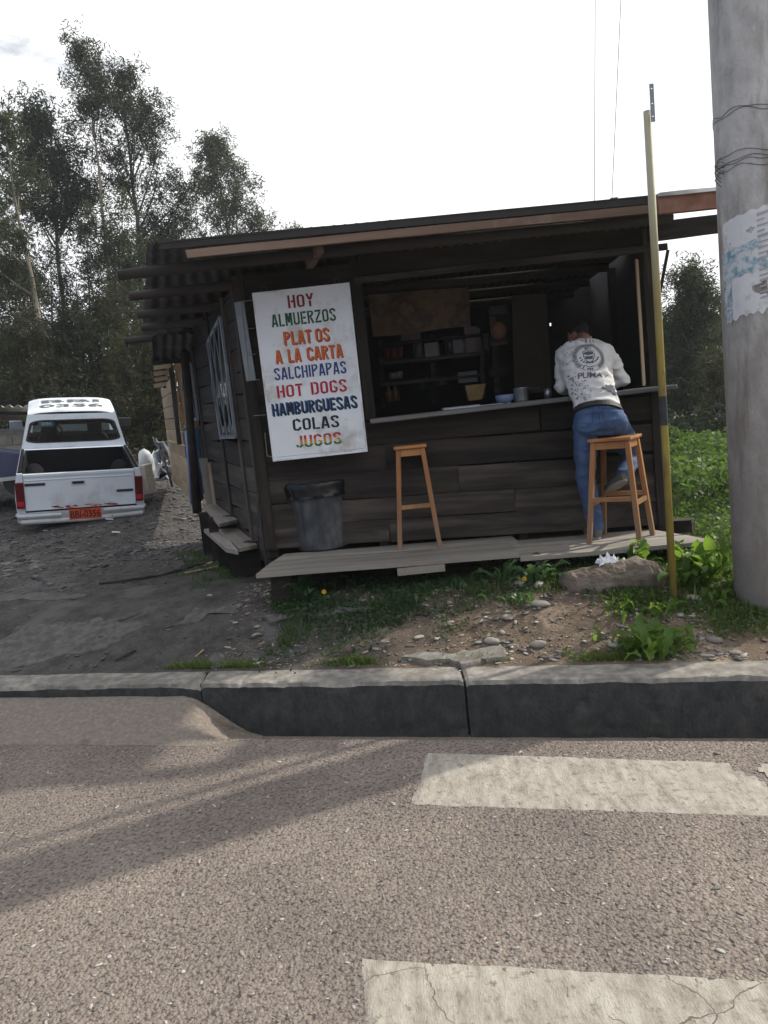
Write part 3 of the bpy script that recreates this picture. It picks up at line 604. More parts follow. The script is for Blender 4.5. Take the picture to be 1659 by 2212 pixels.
# lower lean-to eave behind, and stub of ragged boards below it
lw = MB()
lt = thing('lean_to', 'pale plank lean-to with a strip of tin roof behind the dark stall', 'lean-to', tuple(SW(SL+.5, .3).xy)+(.8,))
q = [P(330, 782, 8.9), P(455, 770, 8.9), P(470, 716, 8.0), P(328, 726, 8.0)]
v, f = corrug(q, .10, .014); obj('roof_sheet', v, f, M['tin'], lt, smooth=True)
plank(lt, P(328, 782, 8.85), P(405, 775, 8.85), .07, .04, M['log'], name='eave_beam')
for k in range(4): plank(lt, P(333, 795+13*k, 9.3), P(368-3*k, 790+13*k, 9.3), .045, .02, M['wood_pale'], name='slat')
for (x, y0, y1) in ((333, 780, 850), (352, 790, 838)): plank(lt, P(x, y0, 9.35), P(x+4, y1, 9.35), .03, .02, M['wood_low'], up=(1, 0, 0), name='slat')
# pale plank wall seen edge-on: boards between two receding corners
lwall = MB().bar(P(390, 800, 9.3), P(432, 1085, 9.3), .05, .05, up=(0, 1, 0)).obj('plank_wall', M['wood_pale'], lt)
ys_ = [(832, 846), (846, 871), (871, 893), (893, 917), (917, 938), (938, 965), (965, 1000), (1000, 1030), (1030, 1062)]
for k in range(9):
    t0 = k/9; t1 = (k+1)/9
    La = lambda t: P(349+26*t, 838+ (1040-838)*t, 13.0); Ra = lambda t: P(376+44*t, 812+(1082-812)*t, 9.6)
    a = (La(t0)+La(t1))/2; b = (Ra(t0)+Ra(t1))/2; w = (La(t1)-La(t0)).length*.5+(Ra(t1)-Ra(t0)).length*.5
    o = plank(lwall, a, b, abs(w)-.012, .03, M['wood_pale'], n=4)
dp = MB().prism([P(378, 786, 9.45), P(412, 783, 9.45), P(430, 905, 9.45), P(394, 908, 9.45)], (0, .04, 0)).obj('door_panel', mat('orange_plywood', [(.3, (.36, .21, .09)), (.7, (.50, .31, .14))], 3, 6, .7, .1), lt)
plank(lt, P(369, 790, 9.38), P(388, 960, 9.38), .05, .03, M['wood_low'], up=(1, 0, 0), name='door_post')
plank(lt, P(412, 790, 9.0), P(428, 940, 9.0), .05, .03, M['wood_pale'], up=(1, 0, 0), name='door_post')
po = MB().tube([P(398, 752, 8.6), P(412, 930, 8.6), P(426, 1108, 8.6)], [.045, .045, .05], 10).obj('eave_post', M['log'], smooth=True)
tag(po, 'round dark timber post under the tin eave beside the blue pipes', 'post')
for (x0, y0, x1, y1, Y, lb) in ((405, 930, 418, 1088, 9.05, 'thinner blue plastic pipe, left of the dark timber post'), (424, 925, 431, 1082, 8.7, 'brighter blue plastic pipe, right of the dark timber post')):
    tag(MB().tube([P(x0, y0, Y), P((x0+x1)/2+1, (y0+y1)/2, Y), P(x1, y1, Y)], .035, 10).obj('plastic_pipe', flat('blue_plastic', (.10, .20, .42), .4) if 'blue_plastic' not in bpy.data.materials else bpy.data.materials['blue_plastic'], smooth=True), lb, 'pipe', 'blue pipes stood against the wall')
lp = plank(None, P(440, 990, 8.0), P(455, 1088, 8.0), .09, .02, M['wood_deck'], up=(1, 0, 0), name='leaning_board'); tag(lp, 'pale board leaning upright against the dark side wall', 'board')
lp = plank(None, P(452, 1000, 7.9), P(464, 1090, 7.9), .03, .02, M['wood_pale'], up=(1, 0, 0), name='leaning_board'); tag(lp, 'thin lath leaning beside the pale board on the side wall', 'board')

# boardwalk in front of the hatch
deck = thing('boardwalk', 'low grey plank boardwalk running along the foot of the stall', 'boardwalk', (.7, 5.7, .45))
def dk(x, y, dz=0): return (x, y, zdeck(x)+dz)
def slab_plank(parent, c4, t, mt, name='plank', n=8, jit=.004):
    """flat board from four top corners (a,b near edge left->right; c,d far edge right->left)"""
    a, b, c, d = [Vector(q) for q in c4]
    L_ = (b-a).length; dx = (b-a).normalized(); W = Matrix((dx, Vector((0, 0, 1)).cross(dx), Vector((0, 0, 1)))).transposed().to_4x4(); W.translation = (a+b+c+d)/4
    Wi = W.inverted(); v = []; f = []
    for i in range(n+1):
        k = i/n; p = a.lerp(b, k); q = d.lerp(c, k)
        j1 = mnoise.noise(Vector((p.x*3, p.y*3, 1)))*jit; j2 = mnoise.noise(Vector((q.x*3, q.y*3, 2)))*jit
        dn = Vector((0, 0, -t)); up_ = Vector((0, 0, mnoise.noise(Vector((p.x*1.3, 5, p.y)))*jit*1.5))
        p = p+Vector((0, j1, 0))+up_; q = q+Vector((0, j2, 0))+up_
        v += [Wi@(p+dn), Wi@(q+dn), Wi@q, Wi@p]
    f = [(3, 2, 1, 0), (4*n, 4*n+1, 4*n+2, 4*n+3)]
    for i in range(n):
        o = 4*i
        for k in range(4): f.append((o+k, o+(k+1) % 4, o+4+(k+1) % 4, o+4+k))
    o = bpy.data.objects.new(name, mesh_of(name, v, f, mt)); return link(o, parent, W)
FL = G(552, 1236, zdeck(-.93)); FR = G(1548, 1173, zdeck(2.33))
bev = []
LN = Vector((0, 0, 0))
def bl(t, x): # lerp between front edge and wall at given x
    yf = FL.y + (FR.y-FL.y)*(x-FL.x)/(FR.x-FL.x); yb = FX(x, -.02).y; return (x, yf+(yb-yf)*t, zdeck(x))
bev.append(slab_plank(deck, [bl(0, FL.x), bl(0, .92), bl(.60, .92), bl(.60, FL.x+.06)], .03, M['wood_deck']))
bev.append(slab_plank(deck, [bl(.612, FL.x+.065), bl(.612, 1.0), bl(.985, 1.0), bl(.985, FL.x+.12)], .03, M['wood_deck']))
bev.append(slab_plank(deck, [bl(0.0, .928), bl(0.0, FR.x), bl(.44, FR.x-.09), bl(.47, .928)], .03, M['wood_deck']))
bev.append(slab_plank(deck, [bl(.49, .93), bl(.465, FR.x-.11), bl(.90, FR.x-.22), bl(.90, 1.01)], .03, M['wood_deck']))
for (x, t0, t1, w, h) in ((-.80, .08, .9, .14, .24), (.22, -.02, .9, .34, .05), (1.2, .1, .9, .14, .22), (2.2, .1, .9, .12, .2)):
    a = Vector(bl(t0, x)); b = Vector(bl(t1, x)); mb = MB().bar(a+Vector((0, 0, -.034-h/2)), b+Vector((0, 0, -.034-h/2)), w, h)
    mb.obj('bearer', M['wood_dark'] if x != .22 else M['wood_deck'], deck)
a = P(1500, 1133, 6.0); tag(MB().bar(P(1385, 1140, 6.35), P(1497, 1134, 6.15), .12, .10).obj('timber_beam', M['wood_dark']), 'dark timber beam end lying behind the right end of the boardwalk', 'timber')
# side steps
st = thing('side_steps', 'stepped weathered boards laid along the foot of the side wall', 'steps', tuple(SW(1.2, .3).xy)+(.4,))
def sidepoly(px, z): return [G(x, y, z) for (x, y) in px]
def step_board(pin0, pin1, pout1, pout0, t=.03):
    a = SP(*pin0, .03); b = SP(*pin1, .03); c = G(*pout1, b.z); d = G(*pout0, a.z); slab_plank(st, [d, c, b, a], t, M['wood_deck'], n=4); return (a+b+c+d)/4
q1 = step_board((466, 1084), (513, 1126), (474, 1139), (438, 1085))
q2 = step_board((512, 1134), (556, 1180), (517, 1192), (472, 1137))
q3 = slab_plank(st, [G(440, 1142, q2.z-.01), G(487, 1184, q2.z-.01), G(514, 1189, q2.z-.01), G(470, 1137, q2.z-.01)], .035, M['wood_deck'], n=4)
for q in (q1, q2):
    for k in (-.25, .3):
        c = q+Vector((-.39, 1, 0)).normalized()*k; g_ = gh(c.x, c.y); MB().box((c.x, c.y, (c.z-.03+g_)/2), (.28, .10, max(.04, c.z-.03-g_)+.03)).obj('bearer', M['wood_dark'], st)
c = G(548, 1203, .47)
tag(MB().bar(G(527, 1207, .50), G(568, 1203, .50), .06, .04).obj('timber_offcut', M['wood_deck']), 'short pale timber offcut between the side steps and the boardwalk', 'timber')
c = G(445, 1120, .5); tag(MB().tube([G(428, 1118, .52), G(462, 1114, .52)], .07, 10).obj('short_log', M['wood_low'], smooth=True), 'short log lying at the foot of the side wall', 'log')
# tangle of rope beside the corner
rp_ = []; c0 = G(545, 1196, .55)
for i in range(90): rp_.append((c0.x+.10*math.sin(i*.7)+.08*math.sin(i*.23), c0.y+.06*math.cos(i*.9), c0.z+.02*math.sin(i*1.3)+.02))
tag(MB().tube(rp_, .008, 5).obj('rope_tangle', M['wood_dark'], smooth=True), 'dark tangled rope lying at the corner of the stall', 'rope')
tag(MB().tube([FP(557-0.5*0, 1065+i*14, -.05)+Vector((.004*math.sin(i*2), 0, 0)) for i in range(9)], .006, 5).obj('chain', M['iron'], smooth=True), 'thin rusty chain hanging down the corner board of the stall', 'chain')

# ---------------------------------------------- stencil lettering
T_ = .150
def arc(cx, cy, rx, ry, a0, a1, n=6): return [(cx+rx*math.cos(R(a0+(a1-a0)*i/n)), cy+ry*math.sin(R(a0+(a1-a0)*i/n))) for i in range(n+1)]
def glyph(ch, w=.50, g=.028):
    h = T_/2; Lx, Rx, B, T, c = h, w-h, h, 1-h, w/2; r = min(.16, c-h)
    def Ohalf(sg, top=g, bot=g):
        x = Lx if sg < 0 else Rx; cx = x - sg*r
        a = [(c+sg*top, T)]+[(q[0], q[1]) for q in (arc(cx, T-r, r, r, 90, 180, 4) if sg < 0 else arc(cx, T-r, r, r, 90, 0, 4))]
        b = [(q[0], q[1]) for q in (arc(cx, B+r, r, r, 180, 270, 4) if sg < 0 else arc(cx, B+r, r, r, 0, -90, 4))]+[(c+sg*bot, B)]
        return a+b
    V = lambda x, a=0, b=1: [(x, a), (x, b)]
    Hh = lambda y, a, b: [(a, y), (b, y)]
    if ch == 'O': return w, [Ohalf(-1), Ohalf(1)]
    if ch == 'H': return w, [V(Lx), V(Rx), Hh(.5, Rx-h, Lx+h+.05), ]
    if ch == 'Y': return w, [[(h*.8, 1), (c-.01, .52)], [(w-h*.8, 1), (c+.03, .52)], V(c, 0, .46)]
    if ch == 'A': return w, [[(h*.75, 0), (c-.035, 1)], [(w-h*.75, 0), (c+.035, 1)], Hh(.27, Lx+.10, Rx-.06)]
    if ch == 'L': return w*.86, [V(Lx), Hh(B, Lx+h+g, w*.86)]
    if ch == 'M': return w*1.1, [V(h), V(w*1.1-h), [(h+.07, 1), (w*.55, .25)], [(w*1.1-h-.07, 1), (w*.55, .25)]]
    if ch == 'N': return w, [V(h), V(w-h), [(h+.05, .95), (w-h-.05, .05)]]
    if ch == 'U': return w, [[(Lx, 1), (Lx, B+r)]+arc(Lx+r, B+r, r, r, 180, 270, 4)+[(c-g, B)], [(Rx, 1), (Rx, B+r)]+arc(Rx-r, B+r, r, r, 0, -90, 4)+[(c+g, B)]]
    if ch == 'E': return w*.9, [V(Lx), Hh(T, Lx+h+g, w*.9), Hh(.5, Lx+h+g, w*.8), Hh(B, Lx+h+g, w*.9)]
    if ch == 'R': return w, [V(Lx), [(Lx+h+g, T), (Rx-r*.6, T)]+arc(Rx-.12, T-.14, .12, .14, 80, -80, 5)+[(Lx+h+g, .48)], [(c+.02, .44), (Rx+.01, 0)]]
    if ch == 'P': return w, [V(Lx), [(Lx+h+g, T), (Rx-r*.6, T)]+arc(Rx-.12, T-.16, .12, .16, 80, -80, 5)+[(Lx+h+g, .44)]]
    if ch == 'B': return w, [V(Lx), [(Lx+h+g, T), (Rx-.12, T)]+arc(Rx-.12, T-.14, .11, .14, 80, -70, 5)+[(Lx+h+g, .53)], [(Rx-.14, .50)]+arc(Rx-.13, B+.15, .13, .15, 80, -80, 5)+[(Lx+h+g, B)]]
    if ch == 'Z': return w, [Hh(T, 0, w), Hh(B, 0, w), [(Rx, T-h-g), (Lx, B+h+g)]]
    if ch == 'S': return w, [[(Rx, T-.20)]+arc(Rx-.14, T-.14, .14, .14, 0, 90, 4)+arc(Lx+.14, T-.15, .14, .15, 90, 200, 5)+[(c-.05, .56)], [(c-.0, .50), (Rx-.06, .40)]+arc(Rx-.14, B+.15, .14, .15, 20, -90, 5)+arc(Lx+.14, B+.14, .14, .14, 270, 180, 4)+[(Lx, B+.20)]]
    if ch == 'T': return w*.95, [Hh(T, 0, w*.95), V(w*.475, 0, 1-T_-g)]
    if ch == 'C': return w, [Ohalf(-1), [(c+g, T), (Rx-r, T)]+arc(Rx-r, T-r, r, r, 90, 0, 4)+[(Rx, T-.22)], [(c+g, B), (Rx-r, B)]+arc(Rx-r, B+r, r, r, 270, 360, 4)+[(Rx, B+.22)]]
    if ch == 'G': return w, [Ohalf(-1), [(c+g, T), (Rx-r, T)]+arc(Rx-r, T-r, r, r, 90, 0, 4)+[(Rx, T-.2)], [(c+g, B), (Rx-r, B)]+arc(Rx-r, B+r, r, r, 270, 360, 4)+[(Rx, .45)], Hh(.45, c+.02, Rx-h)]
    if ch == 'D': return w, [V(Lx), Ohalf(1, -.06, -.06)]
    if ch == 'I': return T_, [V(h)]
    if ch == 'J': return w*.9, [[(w*.9-h, 1), (w*.9-h, B+r)]+arc(w*.9-h-r, B+r, r, r, 0, -90, 4), [(w*.9-h-r-.03-g, B), (Lx+.04, B+.05), (Lx, B+.2)]]
    return w*.6, []
def ribbon(pts, t=T_):
    v = []; n = len(pts)
    for i, p in enumerate(pts):
        p = Vector(p); a = Vector(pts[max(i-1, 0)]); b = Vector(pts[min(i+1, n-1)]); d1 = (p-a) if i else (b-p); d2 = (b-p) if i < n-1 else (p-a)
        d1.normalize(); d2.normalize(); tn = (d1+d2); tn = tn.normalized() if tn.length > 1e-4 else d1; nn = Vector((-tn.y, tn.x)); k = min(1.5, 1/max(.5, nn.dot(Vector((-d1.y, d1.x)))))
        v += [p+nn*t/2*k, p-nn*t/2*k]
    return v, [(2*i, 2*i+1, 2*i+3, 2*i+2) for i in range(n-1)]
def word(s, space=.34, gap=.10):
    v = []; f = []; x = 0
    for ch in s:
        if ch == ' ': x += space; continue
        w, st_ = glyph(ch)
        for pl in st_:
            a, b = ribbon(pl); o = len(v); v += [(q.x+x, q.y) for q in a]; f += [tuple(i+o for i in q) for q in b]
        x += w+gap
    return v, f, x-gap
# menu sign, hung a little off the wall
SY = 6.10
c_tl, c_tr, c_br, c_bl = P(547, 633, SY), P(757, 610, SY-.01), P(795, 975, SY-.01), P(590, 997, SY)
sx_ = (c_tr-c_tl); sw_ = sx_.length; sx_.normalize(); sh_ = ((c_bl-c_tl).length+(c_br-c_tr).length)/2; sn = sx_.cross(c_bl-c_tl).normalized(); sy_ = sx_.cross(sn)*-1
if sy_.z < 0: sy_ = -sy_
sn = sx_.cross(sy_)      # faces the camera
if sn.y > 0: sn = -sn
SWm = Matrix((sx_, -sn.cross(sx_)*-1 if False else sy_, sn)).transposed().to_4x4(); SWm.translation = c_bl
sign = thing('menu_sign', 'tall white menu board in stencilled capitals listing almuerzos, hot dogs and jugos', 'sign', W=SWm)
pn = MB().box((sw_/2, sh_/2, -.008), (sw_, sh_, .016)).obj('panel', M['sign'], sign, W=SWm); bevel(pn, .002)
trim = MB()
for a, b in (((.006, .01), (.006, sh_-.01)), ((sw_-.006, .01), (sw_-.006, sh_-.01)), ((.0, sh_-.006), (sw_, sh_-.006)), ((0, .006), (sw_, .006))):
    trim.bar((a[0], a[1], .002), (b[0], b[1], .002), .013, .006, up=(0, 0, 1))
trim.obj('edge_trim', M['sign'], sign, W=SWm)
MB().bar((.03, .030, .001), (sw_-.03, .026, .001), .003, .0015).obj('scored_line', M['ink'], sign, W=SWm)
for (x) in (.09, sw_-.09):
    MB().tube([(x+.022*math.cos(a/8*2*math.pi), sh_+.022+.022*math.sin(a/8*2*math.pi), -.005) for a in range(9)], .003, 5).obj('hanging_ring', M['iron'], sign, W=SWm)
def c8(r_, g_, b_): return tuple(((q/255)/12.92 if q/255 < .04045 else ((q/255+.055)/1.055)**2.4) for q in (r_, g_, b_))
zT = dict(TL=(170, 200), TR=(1245, 78), BR=(1447, 1958), BL=(398, 2065))
def toUV(x, y):
    u = .5; v = .5
    for _ in range(30):
        px = zT['TL'][0]*(1-u)*(1-v)+zT['TR'][0]*u*(1-v)+zT['BR'][0]*u*v+zT['BL'][0]*(1-u)*v; py = zT['TL'][1]*(1-u)*(1-v)+zT['TR'][1]*u*(1-v)+zT['BR'][1]*u*v+zT['BL'][1]*(1-u)*v
        u += ((x-px)-.11*(y-py))/1090*.9; v += ((y-py)+.11*(x-px))/1900*.9
    return u, v
def jugos_mat():
    mt = bpy.data.materials.new('red_yellow_green_lettering'); mt.use_nodes = True; N = mt.node_tree.nodes; L = mt.node_tree.links
    t = N.new('ShaderNodeTexCoord'); s = N.new('ShaderNodeSeparateXYZ'); L.new(t.outputs['Object'], s.inputs[0]); mr = N.new('ShaderNodeMapRange'); L.new(s.outputs['Y'], mr.inputs['Value'])
    mr.inputs['From Min'].default_value = -.055; mr.inputs['From Max'].default_value = .055; r = N.new('ShaderNodeValToRGB'); L.new(mr.outputs[0], r.inputs['Fac'])
    r.color_ramp.interpolation = 'CONSTANT'; el = r.color_ramp.elements; el[0].position = 0; el[0].color = (*c8(50, 105, 45), 1); el[1].position = .34; el[1].color = (*c8(190, 150, 30), 1)
    for p_, c_ in ((.50, c8(205, 115, 35)), (.70, c8(175, 30, 40))): e = el.new(p_); e.color = (*c_, 1)
    L.new(r.outputs['Color'], N['Principled BSDF'].inputs['Base Color']); return mt
def ink(n, c): return mat(n, [(.3, tuple(a*.8 for a in c)), (.7, tuple(a*1.1 for a in c))], 25, 6, .6, .0, vary=0, dirt=tuple(min(1, a*1.6+.05) for a in c), dscale=60, dpos=(.62, .7))
lines = [('HOY', (572, 362), (857, 333), 140, 'dark_red_ink', (120, 20, 30)), ('ALMUERZOS', (393, 572), (1102, 493), 140, 'green_ink', (25, 85, 50)),
 ('PLAT OS', (524, 764), (1026, 712), 146, 'orange_ink', (200, 105, 40)), ('A LA CARTA', (432, 968), (1170, 893), 146, 'orange_ink', (200, 105, 40)),
 ('SALCHIPAPAS', (420, 1155), (1216, 1073), 136, 'blue_ink', (45, 60, 125)), ('HOT DOGS', (450, 1353), (1222, 1275), 140, 'crimson_ink', (175, 25, 55)),
 ('HAMBURGUESAS', (405, 1562), (1342, 1465), 138, 'navy_ink', (22, 30, 45)), ('COLAS', (625, 1722), (1137, 1676), 136, 'black_ink', (28, 30, 38)), ('JUGOS', (655, 1915), (1162, 1865), 136, 'jugos', None)]
for s, lb, rb, hh, mn, c in lines:
    v, f, wd = word(s, .22 if s == 'PLAT OS' else .42); u0, v0 = toUV(*lb); u1, v1 = toUV(*rb)
    p0 = Vector((u0*sw_, (1-v0)*sh_)); p1 = Vector((u1*sw_, (1-v1)*sh_)); hgt = hh/1885*sh_; ex = (p1-p0)/wd; ey = Vector((0, hgt))
    def place(dx, dy, z): return [(p0.x+ex.x*a+dx+random.uniform(-.0006, .0006), p0.y+ex.y*a+hgt*b+dy+random.uniform(-.0006, .0006), z) for a, b in v]
    mt = jugos_mat() if c is None else (bpy.data.materials.get(mn) or ink(mn, c8(*c)))
    layers = []
    if mn == 'orange_ink': layers = [(.004*k, -.004*k if k else 0, .0012+.0002*(3-k), 'crimson_shadow', (165, 40, 45)) for k in (1, 2)]
    if mn == 'navy_ink': layers = [(-.0045*k, .004*k, .0012+.0002*(3-k), 'blue_shadow', (50, 95, 150)) for k in (1, 2)]
    for (dx, dy, z, nn, cc) in layers:
        obj('lettering', place(dx, dy, z), f, bpy.data.materials.get(nn) or ink(nn, c8(*cc)), sign, W=SWm)
    obj('lettering', place(0, 0, .0024), f, mt, sign, W=SWm)
    if mn == 'orange_ink':   # thin dark brush ticks across the letters
        tk = MB()
        for i in range(int(wd*9)):
            for j in range(5):
                a = random.choice(v); x = p0.x+ex.x*a[0]; y = p0.y+ex.y*a[0]+hgt*(.1+.2*j)
        tk = None

# ---------------------------------------------- bin, stools
bx, by = -.42, 5.98
B0 = G(700, 1180, zdeck(-.45)); bx, by = B0.x, B0.y-.0
bn = thing('rubbish_bin', 'black ribbed plastic rubbish bin with a bin bag over its rim under the menu sign', 'bin', (bx, by, zdeck(bx)+.001))
prof = [(.0, .004), (.213, .0), (.218, .01), (.226, .12), (.24, .30), (.252, .46), (.258, .50), (.268, .50), (.27, .53), (.262, .54), (.255, .52), (.235, .4), (.22, .02)]
b_ = MB().lathe(prof, (bx, by, zdeck(bx)), 48, cap=False, fx=lambda r_, z_, a: r_ - (.006 if (abs((a*10/(2*math.pi)) % 1-.5) < .06 and .03 < z_ < .47 and r_ > .2) else 0))
b_.obj('bin_body', M['black_plastic'], bn, smooth=False)
bv = []; bf = []; nb = 96
for k in range(9):
    for j in range(nb):
        a = 2*math.pi*j/nb; t = k/8
        rr = [.23, .255, .273, .280, .282, .280, .277, .276, .278][k]; zz = [.44, .535, .555, .545, .52, .49, .465, .445, .43][k]
        wv = mnoise.noise(Vector((math.cos(a)*5, math.sin(a)*5, k*.55+3)))*.014+mnoise.noise(Vector((math.cos(a)*14, math.sin(a)*14, k*.9)))*.007
        if k in (2, 3): zz += .018*mnoise.noise(Vector((math.cos(a)*6, math.sin(a)*6, 9)))
        if k == 8: zz += .02*mnoise.noise(Vector((math.cos(a)*4, math.sin(a)*4, 2)))
        bv.append((bx+(rr+wv)*math.cos(a), by+(rr+wv)*math.sin(a), zdeck(bx)+zz))
for k in range(8):
    for j in range(nb): bf.append((k*nb+j, k*nb+(j+1) % nb, (k+1)*nb+(j+1) % nb, (k+1)*nb+j))
bf.append(tuple(range(nb)))
obj('bin_bag', bv, bf, M['bag'], bn, smooth=True)

def stool(label, c, rz_, zb_, hgt, top=.150, foot=.200, group='wooden bar stools on the boardwalk', skew=(0, 0)):
    W = Matrix.Translation((c[0], c[1], zb_)) @ Matrix.Rotation(rz_, 4, 'Z')
    t = thing('bar_stool', label, 'stool', W=W, group=group)
    s = MB().box((0, 0, hgt-.012), (2*top+.045, 2*top+.045, .024)).obj('seat', M['stool_wood'], t, W=W); bevel(s, .005, 2)
    tp = top-.012
    def lp(sx, sy, z): k = z/(hgt-.024); return Vector((sx*(foot+(tp-foot)*k), sy*(foot+(tp-foot)*k), z))
    for sx in (-1, 1):
        for sy in (-1, 1): bevel(MB().bar(lp(sx, sy, 0), lp(sx, sy, hgt-.024), .036, .036, up=(1, 0, 0)).obj('leg', M['stool_wood'], t, W=W), .003)
    for (a, b, z, w) in (((-1, -1), (1, -1), hgt-.055, .05), ((-1, 1), (1, 1), hgt-.055, .05), ((-1, -1), (-1, 1), hgt-.055, .05), ((1, -1), (1, 1), hgt-.055, .05)):
        MB().bar(lp(*a, z), lp(*b, z), .018, w, up=(0, 0, 1)).obj('apron', M['stool_wood'], t, W=W)
    for (a, b, z) in (((-1, -1), (1, -1), .33), ((-1, 1), (1, 1), .33), ((-1, -1), (-1, 1), .295), ((1, -1), (1, 1), .295)):
        MB().bar(lp(*a, z), lp(*b, z), .02, .032, up=(0, 0, 1)).obj('stretcher', M['stool_wood'], t, W=W)
    return t
q = [G(866, 1185, zdeck(.1)), G(952, 1181, zdeck(.4))]
c2 = (q[0]+q[1])/2; w2 = (q[1]-q[0]).length
h2 = .80
stool('orange wooden bar stool standing alone near the bin', (c2.x, c2.y-.02+.13, 0), R(-3), zdeck(c2.x)+.001, h2, .105, w2/2)
a, b, c_, d_ = [G(x, y, zdeck(xx)) for x, y, xx in ((1274, 1170, 1.45), (1365, 1175, 1.7), (1412, 1161, 1.9), (1320, 1156, 1.65))]
cc = (a+b+c_+d_)/4; ang = math.atan2((b-a).y, (b-a).x)
STC = cc; STZ = zdeck(cc.x)+.001
stool('orange wooden bar stool directly behind the leaning man', (cc.x, cc.y, 0), ang+R(6), STZ, .775, .135, .185)
print('STOOL', cc, math.degrees(ang), (b-a).length, (c_-b).length, 'S2', c2, w2)

# ---------------------------------------------- poles
yb = G(1456, 1312, gh(1.7, 4.6)); yt = P(1398, 240, yb.y+.02)
yp = thing('marker_pole', 'tall thin chipped yellow steel pole standing in the weeds by the road', 'pole', tuple(yb))
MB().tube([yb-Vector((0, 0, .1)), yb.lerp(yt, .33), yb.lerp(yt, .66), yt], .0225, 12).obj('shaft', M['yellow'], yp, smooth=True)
bk0 = yb.lerp(yt, .445); bk1 = yb.lerp(yt, .385)
MB().tube([bk1, bk0], .0235, 12, caps=False).obj('tape_band', mat('black_tape', [(.3, (.02, .022, .025)), (.7, (.06, .062, .065))], 10, vary=0), yp, smooth=True, label='dark band of tape half way up')
a = P(1407, 181, yt.y-.03); b = P(1411, 263, yt.y-.03)
n_ = (b-a).normalized(); st_ = MB(); 
L_ = (a-b).length
zs = [0, .13, .16, .47, .50, .86, .89, 1.0]
for i in range(7):
    p0_ = b.lerp(a, zs[i]); p1_ = b.lerp(a, zs[i+1])
    if i in (1, 3, 5):
        for sg in (-1, 1): st_.bar(p0_+Vector((sg*.0085, 0, 0)), p1_+Vector((sg*.0085, 0, 0)), .007, .006, up=(0, 1, 0))
    else: st_.bar(p0_, p1_, .024, .006, up=(0, 1, 0))
st_.obj('perforated_strap', M['steel_paint'], yp)
YPX = yb
# concrete utility pole
pz0 = gh(2.2, 4.4)-.05
pl_ = P(1593, 1300, 4.64); plt = P(1535, 0, 4.66)
dr = (plt-pl_); r0_, r1_ = .235, .205
pcx = pl_.x+r0_*1.02; 
up_pole = thing('utility_pole', 'thick concrete utility pole plastered with torn flyers', 'utility pole', (pcx, 4.64, pz0))
def pc(z):  # centre + radius of the pole at height z
    k = (z-pl_.z)/(plt.z-pl_.z); rr = r0_+(r1_-r0_)*k; xl = pl_.x+(plt.x-pl_.x)*k; return Vector((xl+rr*1.01, 4.64+.02*k+0, z)), rr
pts = []; rr_ = []
for i in range(26):
    z = pz0-.2+i*.4; c, r_ = pc(z); pts.append(c); rr_.append(max(r_, .09))
MB().tube(pts, rr_, 40).obj('shaft', M['pole_conc'], up_pole, smooth=True)
def ringwire(z0, z1, rr0=.004, turns=1.0, wob=.02, seed=0):
    p = []
    for i in range(49):
        a = -math.pi*.5+2*math.pi*turns*i/48; z = z0+(z1-z0)*(.5-.5*math.sin(a+1.2))+wob*mnoise.noise(Vector((math.cos(a)*2, math.sin(a)*2, seed))); c, r_ = pc(z); p.append((c.x+(r_+rr0)*math.cos(a), c.y+(r_+rr0)*math.sin(a), z))
    return p
for (pya, pyb, sd_) in ((245, 205, 1), (240, 214, 2), (352, 305, 3), (358, 325, 4), (368, 340, 5), (372, 318, 6)):
    za = P(1560, pya, 4.3).z; zb2 = P(1640, pyb, 4.3).z
    MB().tube(ringwire(za, zb2+.02, .002, 1, .03, sd_), .0013, 5, caps=False).obj('wire_tie', M['iron'], up_pole, smooth=True)
for k in range(5):
    z = P(1548, 350+k*8, 4.64).z; c, r_ = pc(z); x = c.x-r_
    MB().tube([(x+.01, 4.61, z), (x-.02, 4.59, z+.01*math.sin(k*2)), (x-.03-.02*random.random(), 4.60, z-.03), (x-.01, 4.61, z-.05-.02*random.random())], .002, 5).obj('wire_end', M['iron'], up_pole, smooth=True)
# flyers wrapped round it
def flyer(z0, z1, a0, a1, mt, seed, off=.002, rag=.03, label=None, fl=None, holes=0.5):
    n, mrow = 70, 64; v = []; f = []
    for i in range(n+1):
        for j in range(mrow+1):
            a = a0+(a1-a0)*i/n; t = j/mrow; z = z0+(z1-z0)*t
            if j == 0: z += rag*mnoise.noise(Vector((a*6, seed, 0)))*2.0
            if j == mrow: z += rag*.4*mnoise.noise(Vector((a*6, seed, 4)))
            if i == 0: a += .06*mnoise.noise(Vector((z*7, seed, 2)))
            c, r_ = pc(z); r_ += off+.0015*abs(mnoise.noise(Vector((a*5, z*9, seed))))
            v.append((c.x+r_*math.cos(a), c.y+r_*math.sin(a), z+.04*(a-a0)))
    for i in range(n):
        for j in range(mrow):
            x, y, z = v[i*(mrow+1)+j]
            if mnoise.noise(Vector((x*9, z*9, seed+5)))+.35*mnoise.noise(Vector((x*26, z*26, seed))) > holes: continue
            f.append((i*(mrow+1)+j, (i+1)*(mrow+1)+j, (i+1)*(mrow+1)+j+1, i*(mrow+1)+j+1))
    o = obj('flyer', v, f, mt); tag(o, label, 'flyer'); return o
def zat(py): return P(1600, py, 4.45).z
A = lambda d: R(d)
f1 = flyer(zat(690), zat(468), A(186), A(300), M['paper'], 3, .0015, .03, 'large torn white flyer wrapped round the left face of the concrete pole', holes=.42)
f2 = flyer(zat(600), zat(535), A(183), A(262), M['paper_blue'], 9, .004, .03, 'ripped blue strip of old flyer across the middle of the white one', holes=.05)
f3 = flyer(zat(545), zat(478), A(200), A(238), M['paper_blue'], 14, .0045, .01, 'faded blue scrap of flyer near the top of the white flyer', holes=-.02)
